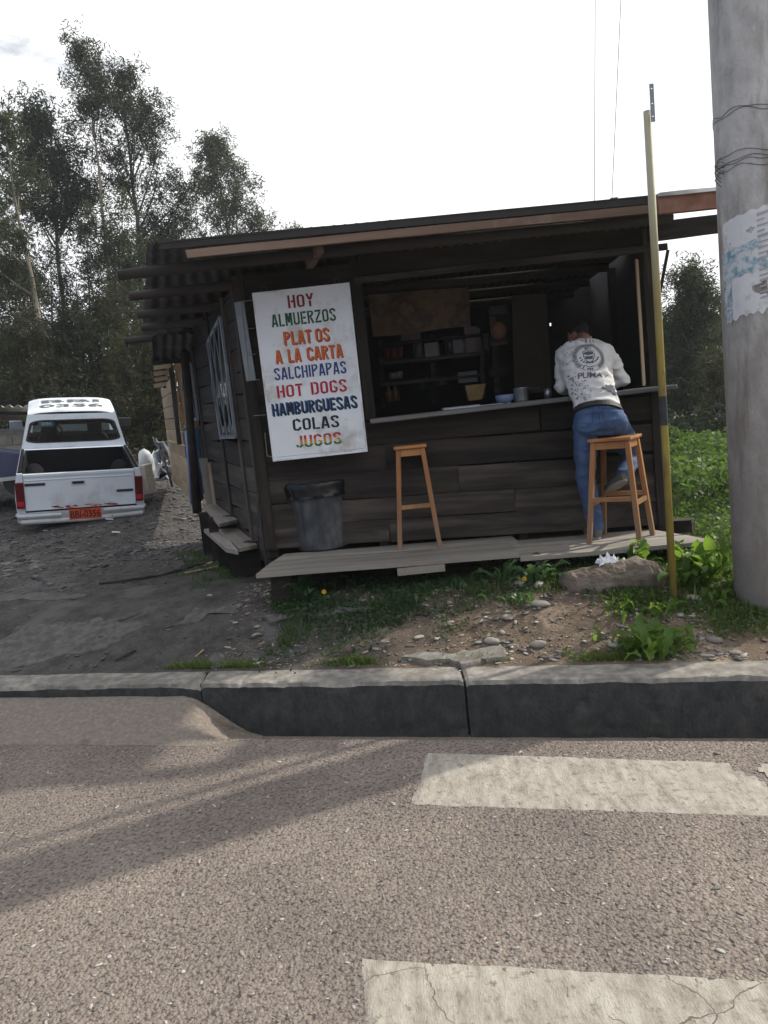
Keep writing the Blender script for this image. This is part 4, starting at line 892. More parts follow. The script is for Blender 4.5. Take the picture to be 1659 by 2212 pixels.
f4 = flyer(zat(690), zat(560), A(184), A(200), M['paper_blue'], 21, .004, .03, 'narrow blue peeling strip down the left edge of the concrete pole', holes=.15)
f5 = flyer(zat(455), zat(395), A(262), A(300), M['paper'], 27, .0015, .01, 'pale small flyer high on the concrete pole near the frame edge', holes=.4)
inkb = MB()
for k in range(16):
    z = zat(485+k*12); a0 = A(242); a1 = A(242+random.uniform(8, 24)); v = []
    for i in range(6):
        a = a0+(a1-a0)*i/5
        for dz in (0, .009 if k % 4 else .014):
            zz = z+dz+.04*(a-A(186)); c, r_ = pc(zz); r_ += .0062; v.append((c.x+r_*math.cos(a), c.y+r_*math.sin(a), zz))
    inkb.add(v, [(2*i, 2*i+2, 2*i+3, 2*i+1) for i in range(5)])
inkb.obj('printed_lines', M['ink'], f1)
ik = MB()
for (py, a0, a1, w_) in ((950, 262, 270, .12), (975, 268, 272, .2), (700, 275, 277, .25), (760, 272, 280, .05)):
    z = zat(py); v = []
    for i in range(4):
        a = A(a0+(a1-a0)*i/3)
        for dz in (0, w_*.35): c, r_ = pc(z+dz); r_ += .0012; v.append((c.x+r_*math.cos(a), c.y+r_*math.sin(a), z+dz+.01*i))
    ik.add(v, [(2*i, 2*i+2, 2*i+3, 2*i+1) for i in range(3)])
ik.obj('red_paint_mark', flat('faded_red_paint', (.25, .07, .06), .85), up_pole)
# two far wires rising behind the roof
for (x0, y0, x1, y1, lb) in ((1286, -60, 1284, 470, 'thin cable rising above the roof, the left and straighter of the two'), (1344, -60, 1320, 470, 'thin cable rising above the roof, the right and more slanted of the two')):
    tag(MB().tube([P(x0, y0, 14), P((x0+x1)/2, (y0+y1)/2, 14.5), P(x1, y1, 15)], .006, 5).obj('overhead_cable', M['iron'], smooth=True), lb, 'cable', 'thin cables in the sky')

# ---------------------------------------------- text in the built-in face (plates, roof number)
def text_geo(s, size, align='CENTER'):
    cu = bpy.data.curves.new('txt', 'FONT'); cu.body = s; cu.size = size; cu.align_x = align; cu.align_y = 'CENTER'; cu.resolution_u = 3; cu.offset = size*.02
    o = bpy.data.objects.new('txt', cu); COL.objects.link(o); dg = bpy.context.evaluated_depsgraph_get(); me = bpy.data.meshes.new_from_object(o.evaluated_get(dg))
    v = [tuple(q.co) for q in me.vertices]; f = [tuple(p_.vertices) for p_ in me.polygons]
    bpy.data.objects.remove(o); bpy.data.curves.remove(cu); bpy.data.meshes.remove(me); return v, f

# ---------------------------------------------- pick-up truck
M['van'] = mat('dusty_white_car_paint', [(.3, (.64, .71, .79)), (.7, (.72, .79, .87))], 3, 6, .38, .03, 40, vary=0, dirt=(.36, .36, .36), dscale=2.2, dpos=(.52, .8), spec=.5)
M['van_low'] = mat('chipped_white_bumper_paint', [(.3, (.46, .50, .55)), (.7, (.58, .61, .66))], 5, 6, .5, .1, 40, vary=0, dirt=(.16, .10, .08), dscale=9, dpos=(.60, .68), spec=.4)
M['dark_trim'] = flat('black_rubber_trim', (.02, .02, .022), .6)
M['red_lens'] = flat('red_lamp_lens', (.10, .008, .012), .25)
M['seat'] = flat('grey_seat_cloth', (.10, .10, .105), .9)
M['car_glass'] = glass('car_glass', (.28, .31, .31), .03, .65)
RC = P(174, 1133, 10.95)                       # under the middle of the rear bumper
hdg = math.atan2(.39, 1)                      # heads away to the left
TW = Matrix.Translation((RC.x+.03, RC.y, RC.z-.18)) @ Matrix.Rotation(hdg, 4, 'Z') @ Matrix.Rotation(R(9.0), 4, 'X') @ Matrix.Rotation(R(4.0), 4, 'Y')
truck = thing('pickup_truck', 'white pick-up truck seen from behind with number BBI-0356 on plate and roof', 'pickup truck', W=TW)
def T_obj(mb, name, mt, par=truck, smooth=False, label=None): return mb.obj(name, mt, par, smooth, W=TW, label=label)
HW = .83
# bed: floor, two side walls with lip, front wall
bd = MB()
for sg in (-1, 1):
    prof = [(HW-.02, .42), (HW+.01, .60), (HW, .80), (HW-.03, .93), (HW-.030, .955), (HW-.062, .955), (HW-.065, .80), (HW-.08, .45)]
    v = []; f = []; n = len(prof); ys = [0, .4, .8, 1.2, 1.6, 2.05]
    for y in ys:
        for (x, z) in prof:
            if .55 < y < 1.45 and z < .7: z = max(z, .66 if x < HW-.05 else .62)
            v.append((sg*x, y, z))
    for i in range(len(ys)-1):
        for k in range(n): f.append((i*n+k, i*n+(k+1) % n, (i+1)*n+(k+1) % n, (i+1)*n+k))
    f += [tuple(range(n-1, -1, -1)), tuple((len(ys)-1)*n+k for k in range(n))]
    bd.add(v, f)
bd.box((0, 1.0, .50), (1.5, 2.0, .04)); bd.box((0, 2.02, .72), (1.56, .05, .46))
bevel(T_obj(bd, 'load_bed', M['van']), .012, 2)
# dark wheel humps and clutter hidden in the bed
M['liner'] = mat('shaded_dark_bed_liner', [(.3, (.008, .008, .010)), (.7, (.014, .014, .016))], 6, rough=.95, bump=0, vary=0, spec=.05)  # dark liner taken down to near-black, the bed's deep shade in its colour
for sg in (-1, 1): T_obj(MB().tube([(sg*.60, .62, .52), (sg*.60, .80, .72), (sg*.60, 1.0, .78), (sg*.60, 1.2, .72), (sg*.60, 1.38, .52)], .13, 12), 'wheel_arch', M['liner'], smooth=True)
T_obj(MB().box((0, 1.02, .53), (1.42, 1.94, .02)).box((0, 1.99, .74), (1.46, .02, .40)).box((-.722, 1.02, .73), (.012, 1.94, .44)).box((.722, 1.02, .73), (.012, 1.94, .44)).box((0, .032, .74), (1.42, .012, .38)).box((-.770, 1.02, .958), (.040, 1.98, .006)).box((.770, 1.02, .958), (.040, 1.98, .006)), 'bed_liner', M['liner'])
tg = MB().box((0, -.0, .69), (1.44, .05, .51)); tg.box((0, -.004, .925), (1.44, .062, .04)); tg.box((0, -.028, .86), (1.38, .01, .012))
tgo = bevel(T_obj(tg, 'tailgate', M['van']), .01, 2)
MB().box((-.03, -.032, .80), (.15, .018, .035)).obj('handle', M['dark_trim'], tgo, W=TW)
MB().box((-.03, -.028, .795), (.19, .012, .06)).obj('handle_recess', M['van_low'], tgo, W=TW)
MB().box((-.58, -.030, .80), (.26, .008, .036)).obj('badge_strip', flat('dark_badge', (.03, .03, .05), .4), tgo, W=TW)
MB().box((.58, -.030, .645), (.225, .008, .034)).obj('badge_strip', bpy.data.materials['dark_badge'], tgo, W=TW)
rs = MB()
for k in range(34):
    x = random.uniform(-.4, .45); z = .455+random.uniform(-.012, .018); s = random.uniform(.008, .03); rs.add([(x-s*1.4, -.0262, z), (x+s, -.0262, z-.004), (x+s*1.2, -.0262, z+s*.5), (x-s, -.0262, z+s*.45)], [(0, 1, 2, 3)])
rs.obj('paint_chips', flat('red_primer', (.35, .05, .05), .7), tgo, W=TW)
# rear corners and lamps
for sg in (-1, 1):
    T_obj(MB().prism([(sg*.725, -.02, .40), (sg*(HW+.0), -.02, .42), (sg*(HW+.01), -.02, .60), (sg*HW, -.02, .80), (sg*(HW-.04), -.02, .955), (sg*.725, -.02, .955)], (0, .04, 0)), 'corner_panel', M['van'])
    lm = T_obj(MB().box((sg*.775, -.035, .66), (.105, .04, .36)), 'tail_light', M['red_lens']); bevel(lm, .008, 2)
    MB().box((sg*.775, -.057, .545), (.085, .006, .07)).obj('reflector', flat('bright_red_reflector', (.45, .02, .03), .2) if 'bright_red_reflector' not in bpy.data.materials else bpy.data.materials['bright_red_reflector'], lm, W=TW)
    T_obj(MB().box((sg*.775, -.0, .43), (.10, .05, .09)), 'lamp_surround', M['van_low'])
for sg in (-1, 1): T_obj(MB().box((sg*.7215, -.026, .66), (.006, .004, .50)), 'gate_gap', M['dark_trim'])
grime(M['van_low'], .2, .95, (.22, .20, .18))
bm_ = MB()
bm_.tube([(-.83, -.02, .385), (-.81, -.13, .385), (-.28, -.15, .385)], .028, 10); bm_.tube([(.28, -.15, .405), (.81, -.13, .405), (.83, -.02, .405)], .028, 10)
bm_.tube([(-.80, -.0, .315), (-.78, -.14, .310), (0, -.16, .30), (.78, -.14, .325), (.80, 0, .325)], .034, 10)
for x in (-.38, .36): bm_.box((x, -.13, .35), (.06, .03, .09))
bm_.box((0, -.03, .34), (1.5, .04, .14)); bm_.box((.785, -.02, .36), (.09, .12, .12)); bm_.box((-.785, -.02, .34), (.09, .12, .10))
T_obj(bm_, 'bumper', M['van_low'], smooth=False)
pla = T_obj(MB().box((0.03, -.19, .385), (.42, .006, .145)), 'number_plate', flat('orange_plate', (.62, .085, .03), .5), label='orange number plate BBI-0356'); bevel(pla, .002)
v, f = text_geo('BBI-0356', .125); obj('plate_text', [(x*.86+.03, -.1945, y*1.05+.378) for x, y, z in v], f, M['dark_trim'], pla, W=TW)
v, f = text_geo('ECUADOR', .028); obj('plate_text', [(x+.03, -.1945, y+.442) for x, y, z in v], f, M['dark_trim'], pla, W=TW)
# chassis / underbody and wheels
T_obj(MB().box((0, 2.2, .36), (1.3, 4.2, .16)), 'underbody', M['dark_trim'])
for (x, y) in ((-.70, 1.0), (.70, 1.0), (-.70, 3.65), (.70, 3.65)):
    w = T_obj(MB().tube([(x-.09, y, .18), (x+.09, y, .18)], .31, 28), 'wheel', M['dark_trim'], smooth=False)
    MB().tube([(x+(.092 if x > 0 else -.092), y, .18), (x+(.10 if x > 0 else -.10), y, .18)], .17, 20).obj('rim', M['alu'], w, W=TW)
# cab shell with window openings
def rrect(cx, cz, w, h, r, n=5):
    p = []
    for (sx, sz, a0) in ((1, 1, 0), (-1, 1, 90), (-1, -1, 180), (1, -1, 270)):
        for i in range(n+1): a = R(a0+90*i/n); p.append((cx+sx*(w/2-r)+r*math.cos(a), cz+sz*(h/2-r)+r*math.sin(a)))
    return p
def opening(outer_fn, inner, to3):
    """ring between an outer outline and an inner hole, both in 2d, same count by angle"""
    n = len(inner); cx = sum(p[0] for p in inner)/n; cz = sum(p[1] for p in inner)/n; v = []
    for (x, z) in inner:
        v.append(to3(x, z)); v.append(to3(*outer_fn(x-cx, z-cz, cx, cz)))
    return v, [(2*i, 2*((i+1) % n), 2*((i+1) % n)+1, 2*i+1) for i in range(n)]
cb = MB(); CY = 2.07; ZB, ZW, ZR = .93, 1.0, 1.52
def out_rect(hw0, hw1, z0, z1):
    def fn(dx, dz, cx, cz):
        best = 1e9
        if dz > 1e-6: best = min(best, (z1-cz)/dz)
        if dz < -1e-6: best = min(best, (z0-cz)/dz)
        # slanted sides: |x| = hw0 + (hw1-hw0)*(z-z0)/(z1-z0)
        for sg in (-1, 1):
            k = (hw1-hw0)/(z1-z0); den = sg*dx - k*dz
            if den > 1e-6:
                t = (hw0+k*(cz-z0)-sg*cx)/den
                if t > 0: best = min(best, t)
        return cx+dx*best, cz+dz*best
    return fn
lean = lambda z: CY + (z-ZB)*.10
inn = []
for (x, z) in rrect(0, 0, 1, 1, .16): 
    zz = 1.215+z*.335; hwz = .70-(zz-1.05)*.30; inn.append((x*2*hwz, zz))
v, f = opening(out_rect(.795, .655, ZB, ZR), inn, lambda x, z: (x, lean(z), z)); cb.add(v, f)
v2 = [(x, lean(z)+.025, z) for (x, z) in inn]; n = len(inn); o_ = [(x, lean(z), z) for (x, z) in inn]; cb.add(o_+v2, [(i, (i+1) % n, n+(i+1) % n, n+i) for i in range(n)])
# roof with ribs
rv_ = []; rf_ = []; nxr = 44; ysr = [CY+.06, CY+.075, CY+.11, CY+.20, CY+.5, CY+.9, CY+1.20, CY+1.30]
zr_ = [ZR-.0, ZR+.025, ZR+.042, ZR+.055, ZR+.075, ZR+.10, ZR+.105, ZR+.08]
for k, y in enumerate(ysr):
    for i in range(nxr+1):
        u = -1+2*i/nxr; x = .655*u; z = zr_[k]-.045*abs(u)**6-.012*u*u
        if .12 < (y-CY) < 1.19 and abs(u) < .93 and ((i+1) % 6) < 2: z += .009
        rv_.append((x, y, z))
for k in range(len(ysr)-1):
    for i in range(nxr): rf_.append((k*(nxr+1)+i, k*(nxr+1)+i+1, (k+1)*(nxr+1)+i+1, (k+1)*(nxr+1)+i))
def sideface(sg):
    xo = lambda z: .795-(z-ZB)*(.14/(ZR-ZB))
    # rear pillar, door glass gap, front pillar, sill
    A_ = lambda y, z: (sg*xo(z), y, z)
    cb.add([A_(lean(ZB), ZB), A_(CY+.26, ZB), A_(CY+.30, ZR-.05), A_(lean(ZR), ZR)], [(0, 1, 2, 3)])
    cb.add([A_(CY+.26, ZB-.5), A_(CY+1.75, ZB-.5), A_(CY+1.75, ZB), A_(CY+.26, ZB)], [(0, 1, 2, 3)])
    cb.add([A_(lean(ZB), ZB-.5), A_(CY+.26, ZB-.5), A_(CY+.26, ZB), A_(lean(ZB), ZB)], [(0, 1, 2, 3)])
    cb.add([A_(CY+.28, ZR-.05), A_(CY+1.28, ZR-.05), A_(CY+1.30, ZR+.0), A_(lean(ZR), ZR)], [(0, 1, 2, 3)])
    cb.add([A_(CY+1.70, ZB), A_(CY+1.78, ZB), A_(CY+1.32, ZR), A_(CY+1.24, ZR-.05)], [(0, 1, 2, 3)])
for sg in (-1, 1): sideface(sg)
T_obj(MB().add([(-.78, CY-.004, ZB), (.78, CY-.004, ZB), (.78, CY, .45), (-.78, CY, .45)], [(0, 1, 2, 3)]), 'cab_back', M['liner'])  # cab's back panel blackened to carry the shade of the bed
cabo = T_obj(cb, 'cab', M['van'])
rfo = T_obj(MB().add(rv_, rf_), 'cab_roof', M['van'], smooth=True)
def roofz(x, y):
    u = x/.655; k = max(0, min(len(ysr)-2, sum(1 for q in ysr if q <= y)-1)); t = (y-ysr[k])/(ysr[k+1]-ysr[k]); return zr_[k]+(zr_[k+1]-zr_[k])*t-.045*abs(u)**6-.012*u*u+.0115
for s, yc, sz, kx in (('0356', CY+.30, .34, 1.45), ('BBI', CY+.72, .34, 2.1)):
    v, f = text_geo(s, sz); vv = [(x*kx, yc+y, roofz(x*kx, yc+y)) for x, y, z in v]; obj('roof_number', vv, f, flat('roof_lettering', (.10, .10, .11), .6) if 'roof_lettering' not in bpy.data.materials else bpy.data.materials['roof_lettering'], rfo, W=TW)
# rubber and glass of the rear window
n = len(inn); gk = MB(); io = [(x*1.045, lean(z)-.006, 1.215+(z-1.215)*1.09) for x, z in inn]; ii = [(x*.985, lean(z)-.008, 1.215+(z-1.215)*.965) for x, z in inn]
gk.add(io+ii, [(i, (i+1) % n, n+(i+1) % n, n+i) for i in range(n)]); rwn = T_obj(gk, 'rear_window', M['dark_trim'])
MB().add([(x, lean(z)+.004, z) for x, z in inn], [tuple(range(n))]).obj('pane', M['car_glass'], rwn, W=TW)
MB().box((-.40, lean(1.32)-.012, 1.33), (.22, .004, .075)).obj('sticker', flat('dim_blue_sticker', (.03, .10, .13), .5), rwn, W=TW)
v, f = text_geo('0094', .07); obj('sticker_text', [(x-.40, lean(1.33)-.016, y+1.335) for x, y, z in v], f, M['alu'], rwn, W=TW)
ws = MB().add([(-.66, CY+1.76, ZB+.02), (.66, CY+1.76, ZB+.02), (.58, CY+1.32, ZR), (-.58, CY+1.32, ZR)], [(0, 1, 2, 3)]); T_obj(ws, 'windscreen', M['car_glass'])
T_obj(MB().box((0, CY+1.55, ZB-.04), (1.5, .5, .12)), 'dashboard', M['dark_trim'])
sw2 = MB().tube([( -.33+.17*math.cos(a/14*2*math.pi), CY+1.15, ZB+.10+.15*math.sin(a/14*2*math.pi)) for a in range(15)], .012, 6); T_obj(sw2, 'steering_wheel', M['dark_trim'], smooth=True)
bn2 = MB().box((0, CY+2.35, ZB-.18), (1.5, 1.2, .36)); bevel(T_obj(bn2, 'bonnet', M['van']), .06, 3)
for sx in (-.36, .34):
    sb_ = MB(); sb_.prism([(sx-.20, CY+.50, .70), (sx+.20, CY+.50, .70), (sx+.21, CY+.46, 1.02), (sx+.15, CY+.42, 1.10), (sx-.15, CY+.42, 1.10), (sx-.21, CY+.46, 1.02)], (0, .12, 0)); sb_.box((sx, CY+.40, 1.20), (.24, .09, .20))
    bevel(T_obj(sb_, 'car_seat', M['seat']), .03, 2)
for sg, c_ in ((-1, M['steel_paint']), (1, M['dark_trim'])):
    mr_ = MB().box((sg*.90, CY+1.35, 1.15), (.20, .08, .15)); mr_.tube([(sg*.74, CY+1.40, 1.04), (sg*.86, CY+1.38, 1.10)], .015, 6); bevel(T_obj(mr_, 'wing_mirror', c_), .015, 2)

# ---------------------------------------------- yard behind: block hut, dark car, scrap
hut = thing('block_shed', 'grey concrete block shed with a wavy cement roof at the far left', 'shed', tuple(P(20, 1050, 15)))
hw_ = MB().box(P(-60, 1005, 15.6)+Vector((0, .1, 0)), (2.6, .1, 1.3)).obj('block_wall', M['stone'], hut)
for r_ in range(6):
    for c_ in range(9):
        x = -8.55+c_*.37+(.18 if r_ % 2 else 0)
        if x > P(70, 950, 15.4).x: continue
        z = P(40, 1066, 15.4).z+.10+.19*r_
        if z > P(40, 905, 15.4).z: continue
        MB().box((x, 15.4, z), (.355, .12, .178)).obj('block', M['block'], hw_)
rp4 = [P(-90, 912, 14.9), P(74, 892, 14.9), P(128, 906, 17.5), P(-60, 880, 18.0)]
rp4 = [P(-120, 880, 14.9), P(72, 884, 14.9)]; 
q0, q1 = P(-100, 878, 14.8), P(48, 873, 14.8); q2, q3 = P(72, 889, 15.7), P(-100, 884, 15.7)
q0, q1 = P(-100, 884, 14.7), P(76, 884, 14.7)
v, f = corrug([q0+Vector((0, 0, .06)), q1+Vector((0, 0, .06)), q1+Vector((-.05, 1.2, -.22)), q0+Vector((0, 1.2, -.22))], .17, .03); v2 = [Vector(a)+Vector((0, 0, .02)) for a in v]
obj('roof_sheet', v, f, M['block'], hut, smooth=True)
MB().bar(P(-80, 893, 14.9), P(66, 893, 14.9), .05, .07).obj('wall_plate', M['wood_dark'], hut)
# dark car at the frame edge
CW = Matrix.Translation(P(-20, 1075, 12.2)) @ Matrix.Rotation(R(22), 4, 'Z')
car = thing('parked_car', 'dark blue old car with an orange paint patch, cut by the left frame edge', 'car', W=CW)
cv = []; prof = [(-.2, .25), (.75, .22), (.80, .45), (.74, .62), (.3, .72), (0, .80), (-.35, 1.12), (-.9, 1.25), (-2.2, 1.25), (-2.6, .8), (-2.65, .3)]
cbm = MB().prism([(x, 0, z) for x, z in prof], (0, 1.5, 0)); bevel(cbm.obj('body', flat('dark_blue_car_paint', (.03, .035, .09), .3), car, W=CW), .05, 3)
MB().prism([(.02, -.006, .76), (-.36, -.006, 1.08), (-.85, -.006, 1.17), (-.85, -.006, .78)], (0, .01, 0)).obj('side_window', mat('pale_reflecting_glass', [(.4, (.03, .05, .05)), (.55, (.35, .42, .40))], 5, 4, .1, 0, vary=0), car, W=CW)
MB().box((-.02, -.012, .40), (.40, .02, .20)).obj('paint_patch', flat('orange_red_paint', (.60, .10, .06), .6), car, W=CW)
MB().box((0, -.01, .26), (1.5, .03, .06)).obj('sill', flat('pale_sill', (.4, .42, .42), .5), car, W=CW)
MB().tube([(.45, .02, .22), (.45, .2, .22)], .25, 20).obj('wheel', M['dark_trim'], car, W=CW)
MB().box((.16, -.1, .88), (.12, .09, .13)).obj('wing_mirror', M['dark_trim'], car, W=CW)
M['blueweb'] = flat('faded_white_plastic', (.36, .38, .40), .5)
o = MB().tube([P(306, 972, 13.5), P(311, 980, 13.5), P(316, 995, 13.6), P(318, 1012, 13.7), P(319, 1028, 13.6)], [.05, .10, .13, .14, .12], 14).obj('plastic_tank', M['blueweb'], smooth=True); tag(o, 'rounded dirty white plastic tank behind the truck', 'tank')
for k, (y0, y1, x0, x1) in enumerate(((1003, 1032, 308, 322), (1032, 1066, 308, 327))):
    a = P((x0+x1)/2, y1, 12.0); b = P((x0+x1)/2, y0, 12.0); o = MB().box((a+b)/2, ((x1-x0)*12/1680, .4, (b-a).length)).obj('white_crate', flat('sunlit_white_board', (.55, .53, .50), .7) if 'sunlit_white_board' not in bpy.data.materials else bpy.data.materials['sunlit_white_board']); bevel(o, .01)
    tag(o, ['smaller white crate, on top of the pair beside the truck', 'larger white crate on the gravel, bottom of the pair beside the truck'][k], 'crate')
sc_ = [((345, 975), (372, 985), .5, 'steel', 'bent grey metal panel lying on top of the scrap pile'), ((332, 1010), (368, 985), .35, 'van', 'pale car panel sloping across the scrap pile'),
       ((338, 1022), (370, 1012), .3, 'van', 'crumpled pale sheet low in the scrap pile'), ((350, 990), (374, 962), .2, 'iron', 'dark bar leaning over the scrap pile'), ((332, 1000), (350, 975), .12, 'blue', 'bluish panel upright at the left of the scrap pile')]
M['steel'] = M['steel_paint']; M['blue'] = flat('faded_blue_sheet', (.10, .14, .26), .5)
for (p0_, p1_, w, mk, lb) in sc_:
    n = 10; v = []; f = []; a = P(*p0_, 14.2); b = P(*p1_, 14.6)
    for i in range(n+1):
        for j in range(5):
            c = a.lerp(b, i/n); v.append(c+Vector((.06*mnoise.noise(Vector((i*.6, j, w*9))), (j-2)*w*.4, -w*.28*(j-2)+.10*mnoise.noise(Vector((i*.5, j*.7, w*7))))))
    for i in range(n):
        for j in range(4): f.append((i*5+j, (i+1)*5+j, (i+1)*5+j+1, i*5+j+1))
    o = obj('scrap_panel', v, f, M[mk]); md = o.modifiers.new('s', 'SOLIDIFY'); md.thickness = .02; tag(o, lb, 'scrap')
hp = MB()
for k in range(90):
    c = P(random.uniform(322, 382), random.uniform(1003, 1052), random.uniform(13.9, 15)); s = random.uniform(.06, .22)
    hp.box(c, (s*random.uniform(.5, 2), s, s*random.uniform(.1, .6)), Euler((random.uniform(-1, 1), random.uniform(-1, 1), random.uniform(0, 3))).to_matrix())
tag(hp.obj('scrap_heap', mat('mixed_scrap', [(.3, (.03, .03, .035)), (.5, (.12, .12, .14)), (.65, (.30, .31, .33))], 2.0, 3, .6, .2)), 'heap of mixed metal and plastic scrap between the truck and the plank wall', 'scrap', kind='stuff')
sh = MB().tube([P(353, 988, 12.6), P(372, 1050, 12.4)], .018, 8); tag(sh.obj('tool_handle', M['iron'], smooth=True), 'thin dark handle leaning in front of the scrap pile', 'tool handle')

# ---------------------------------------------- things inside the stall
def at(px, py, Y): return P(px, py, Y)
ban = MB(); nb_ = 14; v = []; f = []
cA = [P(795, 636, 7.0), P(1012, 620, 7.0), P(1016, 706, 7.0), P(806, 727, 7.0)]
for i in range(nb_+1):
    for j in range(7):
        u = i/nb_; w = j/6; p_ = cA[0].lerp(cA[1], u).lerp(cA[3].lerp(cA[2], u), w); v.append(p_+Vector((0, .015*math.sin(u*9+w*2), -.01*math.sin(u*6)*w)))
for i in range(nb_):
    for j in range(6): f.append((i*7+j, (i+1)*7+j, (i+1)*7+j+1, i*7+j+1))
tag(obj('menu_banner', v, f, mat('brown_food_banner', [(.3, (.06, .03, .015)), (.45, (.10, .062, .03)), (.55, (.045, .022, .013)), (.68, (.12, .10, .06))], 3.5, 3, .7, 0, vary=0), smooth=True), 'wide brown food banner hanging inside the top left of the hatch', 'banner')
sf = thing('shelf_rack', 'dark shelf rack inside the hatch holding bottles and boxes', 'shelf', tuple(P(920, 860, 7.6)))
for (py, nm) in ((742, 'shelf'), (783, 'shelf'), (828, 'shelf')):
    MB().bar(P(822, py+4, 7.6), P(1035, py-16, 7.6), .30, .025).obj('shelf', M['wood_low'], sf)
for px in (822, 932, 1038): MB().bar(P(px, 735-(px-822)*.1, 7.75), P(px+6, 880-(px-822)*.1, 7.75), .04, .04, up=(0, 1, 0)).obj('upright', M['wood_low'], sf)
def bottle(px, py, Y, r_, h, c, lb, cat='bottle', kind='b', group='bottles and jars on the shelf rack'):
    b0 = P(px, py, Y); c = tuple(q*.26 for q in c); mt = bpy.data.materials.get('shelf_'+cat+str(c)) or flat('shelf_'+cat+str(c), c, .35)  # goods darkened in colour to imitate the dim inside of the stall
    if kind == 'b': mb = MB().lathe([(0, 0), (r_, 0), (r_, h*.6), (r_*.45, h*.78), (r_*.42, h), (0, h)], b0, 12, cap=False)
    elif kind == 'c': mb = MB().lathe([(0, 0), (r_, 0), (r_, h), (r_*.9, h), (0, h*.98)], b0, 14, cap=False)
    else: mb = MB().box(b0+Vector((0, 0, h/2)), (r_*2, r_*1.6, h))
    o = mb.obj(cat, mt, smooth=(kind != 'x')); tag(o, lb, cat, group); return o
spec = [(838, 775, .03, .10, (.35, .06, .06), 'small red tin, leftmost of three on the upper shelf', 'tin', 'c'), (853, 774, .03, .10, (.4, .08, .08), 'small red tin, middle of three on the upper shelf', 'tin', 'c'), (866, 772, .03, .10, (.45, .1, .1), 'small red tin, right of three on the upper shelf', 'tin', 'c'),
 (888, 735, .09, .10, (.42, .40, .33), 'cream box hanging just under the banner', 'box', 'x'), (905, 773, .045, .16, (.30, .34, .28), 'pale green jar right of the red tins', 'jar', 'c'), (932, 771, .06, .13, (.40, .34, .28), 'beige packet beside the pale green jar', 'packet', 'x'),
 (948, 770, .012, .17, (.65, .66, .66), 'thin shining metal rod upright on the shelf', 'rod', 'c'), (972, 766, .05, .18, (.12, .15, .14), 'dark green jar in the middle of the upper shelf', 'jar', 'c'), (990, 764, .045, .13, (.30, .22, .22), 'brownish packet right of the dark green jar', 'packet', 'x'),
 (1004, 763, .04, .14, (.42, .42, .40), 'pale cup right of the brownish packet', 'cup', 'c'), (1020, 762, .06, .24, (.28, .08, .09), 'tall dark red box near the right end of the shelf', 'box', 'x'), (1036, 760, .02, .22, (.30, .10, .10), 'narrow red box at the right end of the shelf', 'box', 'x'),
 (1052, 757, .03, .16, (.35, .38, .36), 'pale bottle beyond the right end of the shelf', 'bottle', 'c'), (850, 818, .04, .06, (.5, .5, .5), 'small grey tin on the middle shelf', 'tin', 'c'), (862, 816, .04, .06, (.55, .55, .52), 'lighter small tin on the middle shelf', 'tin', 'c'),
 (842, 868, .035, .15, (.35, .22, .12), 'brown bottle on the lower shelf, left of the pair', 'bottle', 'b'), (856, 866, .035, .15, (.38, .2, .1), 'brown bottle on the lower shelf, right of the pair', 'bottle', 'b'),
 (912, 838, .06, .09, (.06, .14, .06), 'dark green bunch standing on the lower shelf', 'greens', 'c'), (955, 832, .05, .07, (.25, .28, .25), 'grey bowl on the lower shelf', 'bowl', 'c'), (1010, 826, .09, .10, (.30, .30, .28), 'pale carton on the right of the lower shelf', 'carton', 'x')]
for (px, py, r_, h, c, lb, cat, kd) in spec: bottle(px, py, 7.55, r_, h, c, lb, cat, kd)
gb = MB().prism([P(1005, 833, 6.75), P(1050, 828, 6.75), P(1041, 862, 6.75), P(1013, 866, 6.75)], (0, .12, 0)).obj('yellow_bag', flat('yellow_bag', (.22, .14, .04), .6)); tag(gb, 'yellow bag standing behind the counter under the shelves', 'bag')
wr = thing('wall_rack', 'pale board rack fixed upright inside the middle of the hatch', 'rack', tuple(P(1080, 760, 7.2)))
MB().bar(P(1062, 668, 7.2), P(1075, 850, 7.2), .05, .05, up=(0, 1, 0)).obj('upright', M['wood_low'], wr)
for py in (671, 737, 804): MB().bar(P(1057, py+2, 7.15), P(1093, py-2, 7.15), .12, .075).obj('shelf', M['wood_low'], wr)
o = MB().lathe([(0, 0), (.05, .01), (.075, .06), (.075, .1), (.04, .15), (0, .16)], P(1078, 733, 7.1), 14, cap=False).obj('round_loaf', flat('orange_round', (.17, .075, .04), .8), smooth=True); tag(o, 'round orange-brown thing on the middle board of the pale rack', 'loaf')
o = MB().prism([P(1106, 640, 7.4), P(1180, 634, 7.4), P(1192, 845, 7.4), P(1112, 852, 7.4)], (0, .03, 0)).obj('brown_curtain', flat('brown_cloth', (.07, .055, .04), .9)); tag(o, 'dark brown cloth hanging in the middle of the hatch', 'curtain')
cy = FX(.9, -.0).y
def oncounter(px, py, off=0): return G(px, py, CZ+.003)
tr = oncounter(876, 885); o = MB().box((tr.x, 6.25, CZ+.014), (.30, .16, .022)).obj('metal_tray', M['alu']); bevel(o, .006); tag(o, 'shallow metal tray on the left end of the counter', 'tray')
o = MB().bar(Vector((P(1030, 862, 6.3).x, 6.3, CZ+.012)), Vector((P(1100, 853, 6.3).x, 6.28, CZ+.012)), .012, .006).obj('long_knife', M['alu']); tag(o, 'long bright knife lying on the counter', 'knife')
X = P(1123, 850, 6.35).x
pot = thing('cooking_pot', 'shiny aluminium pot with a side handle on the counter', 'pot', (X, 6.3, CZ+.004))
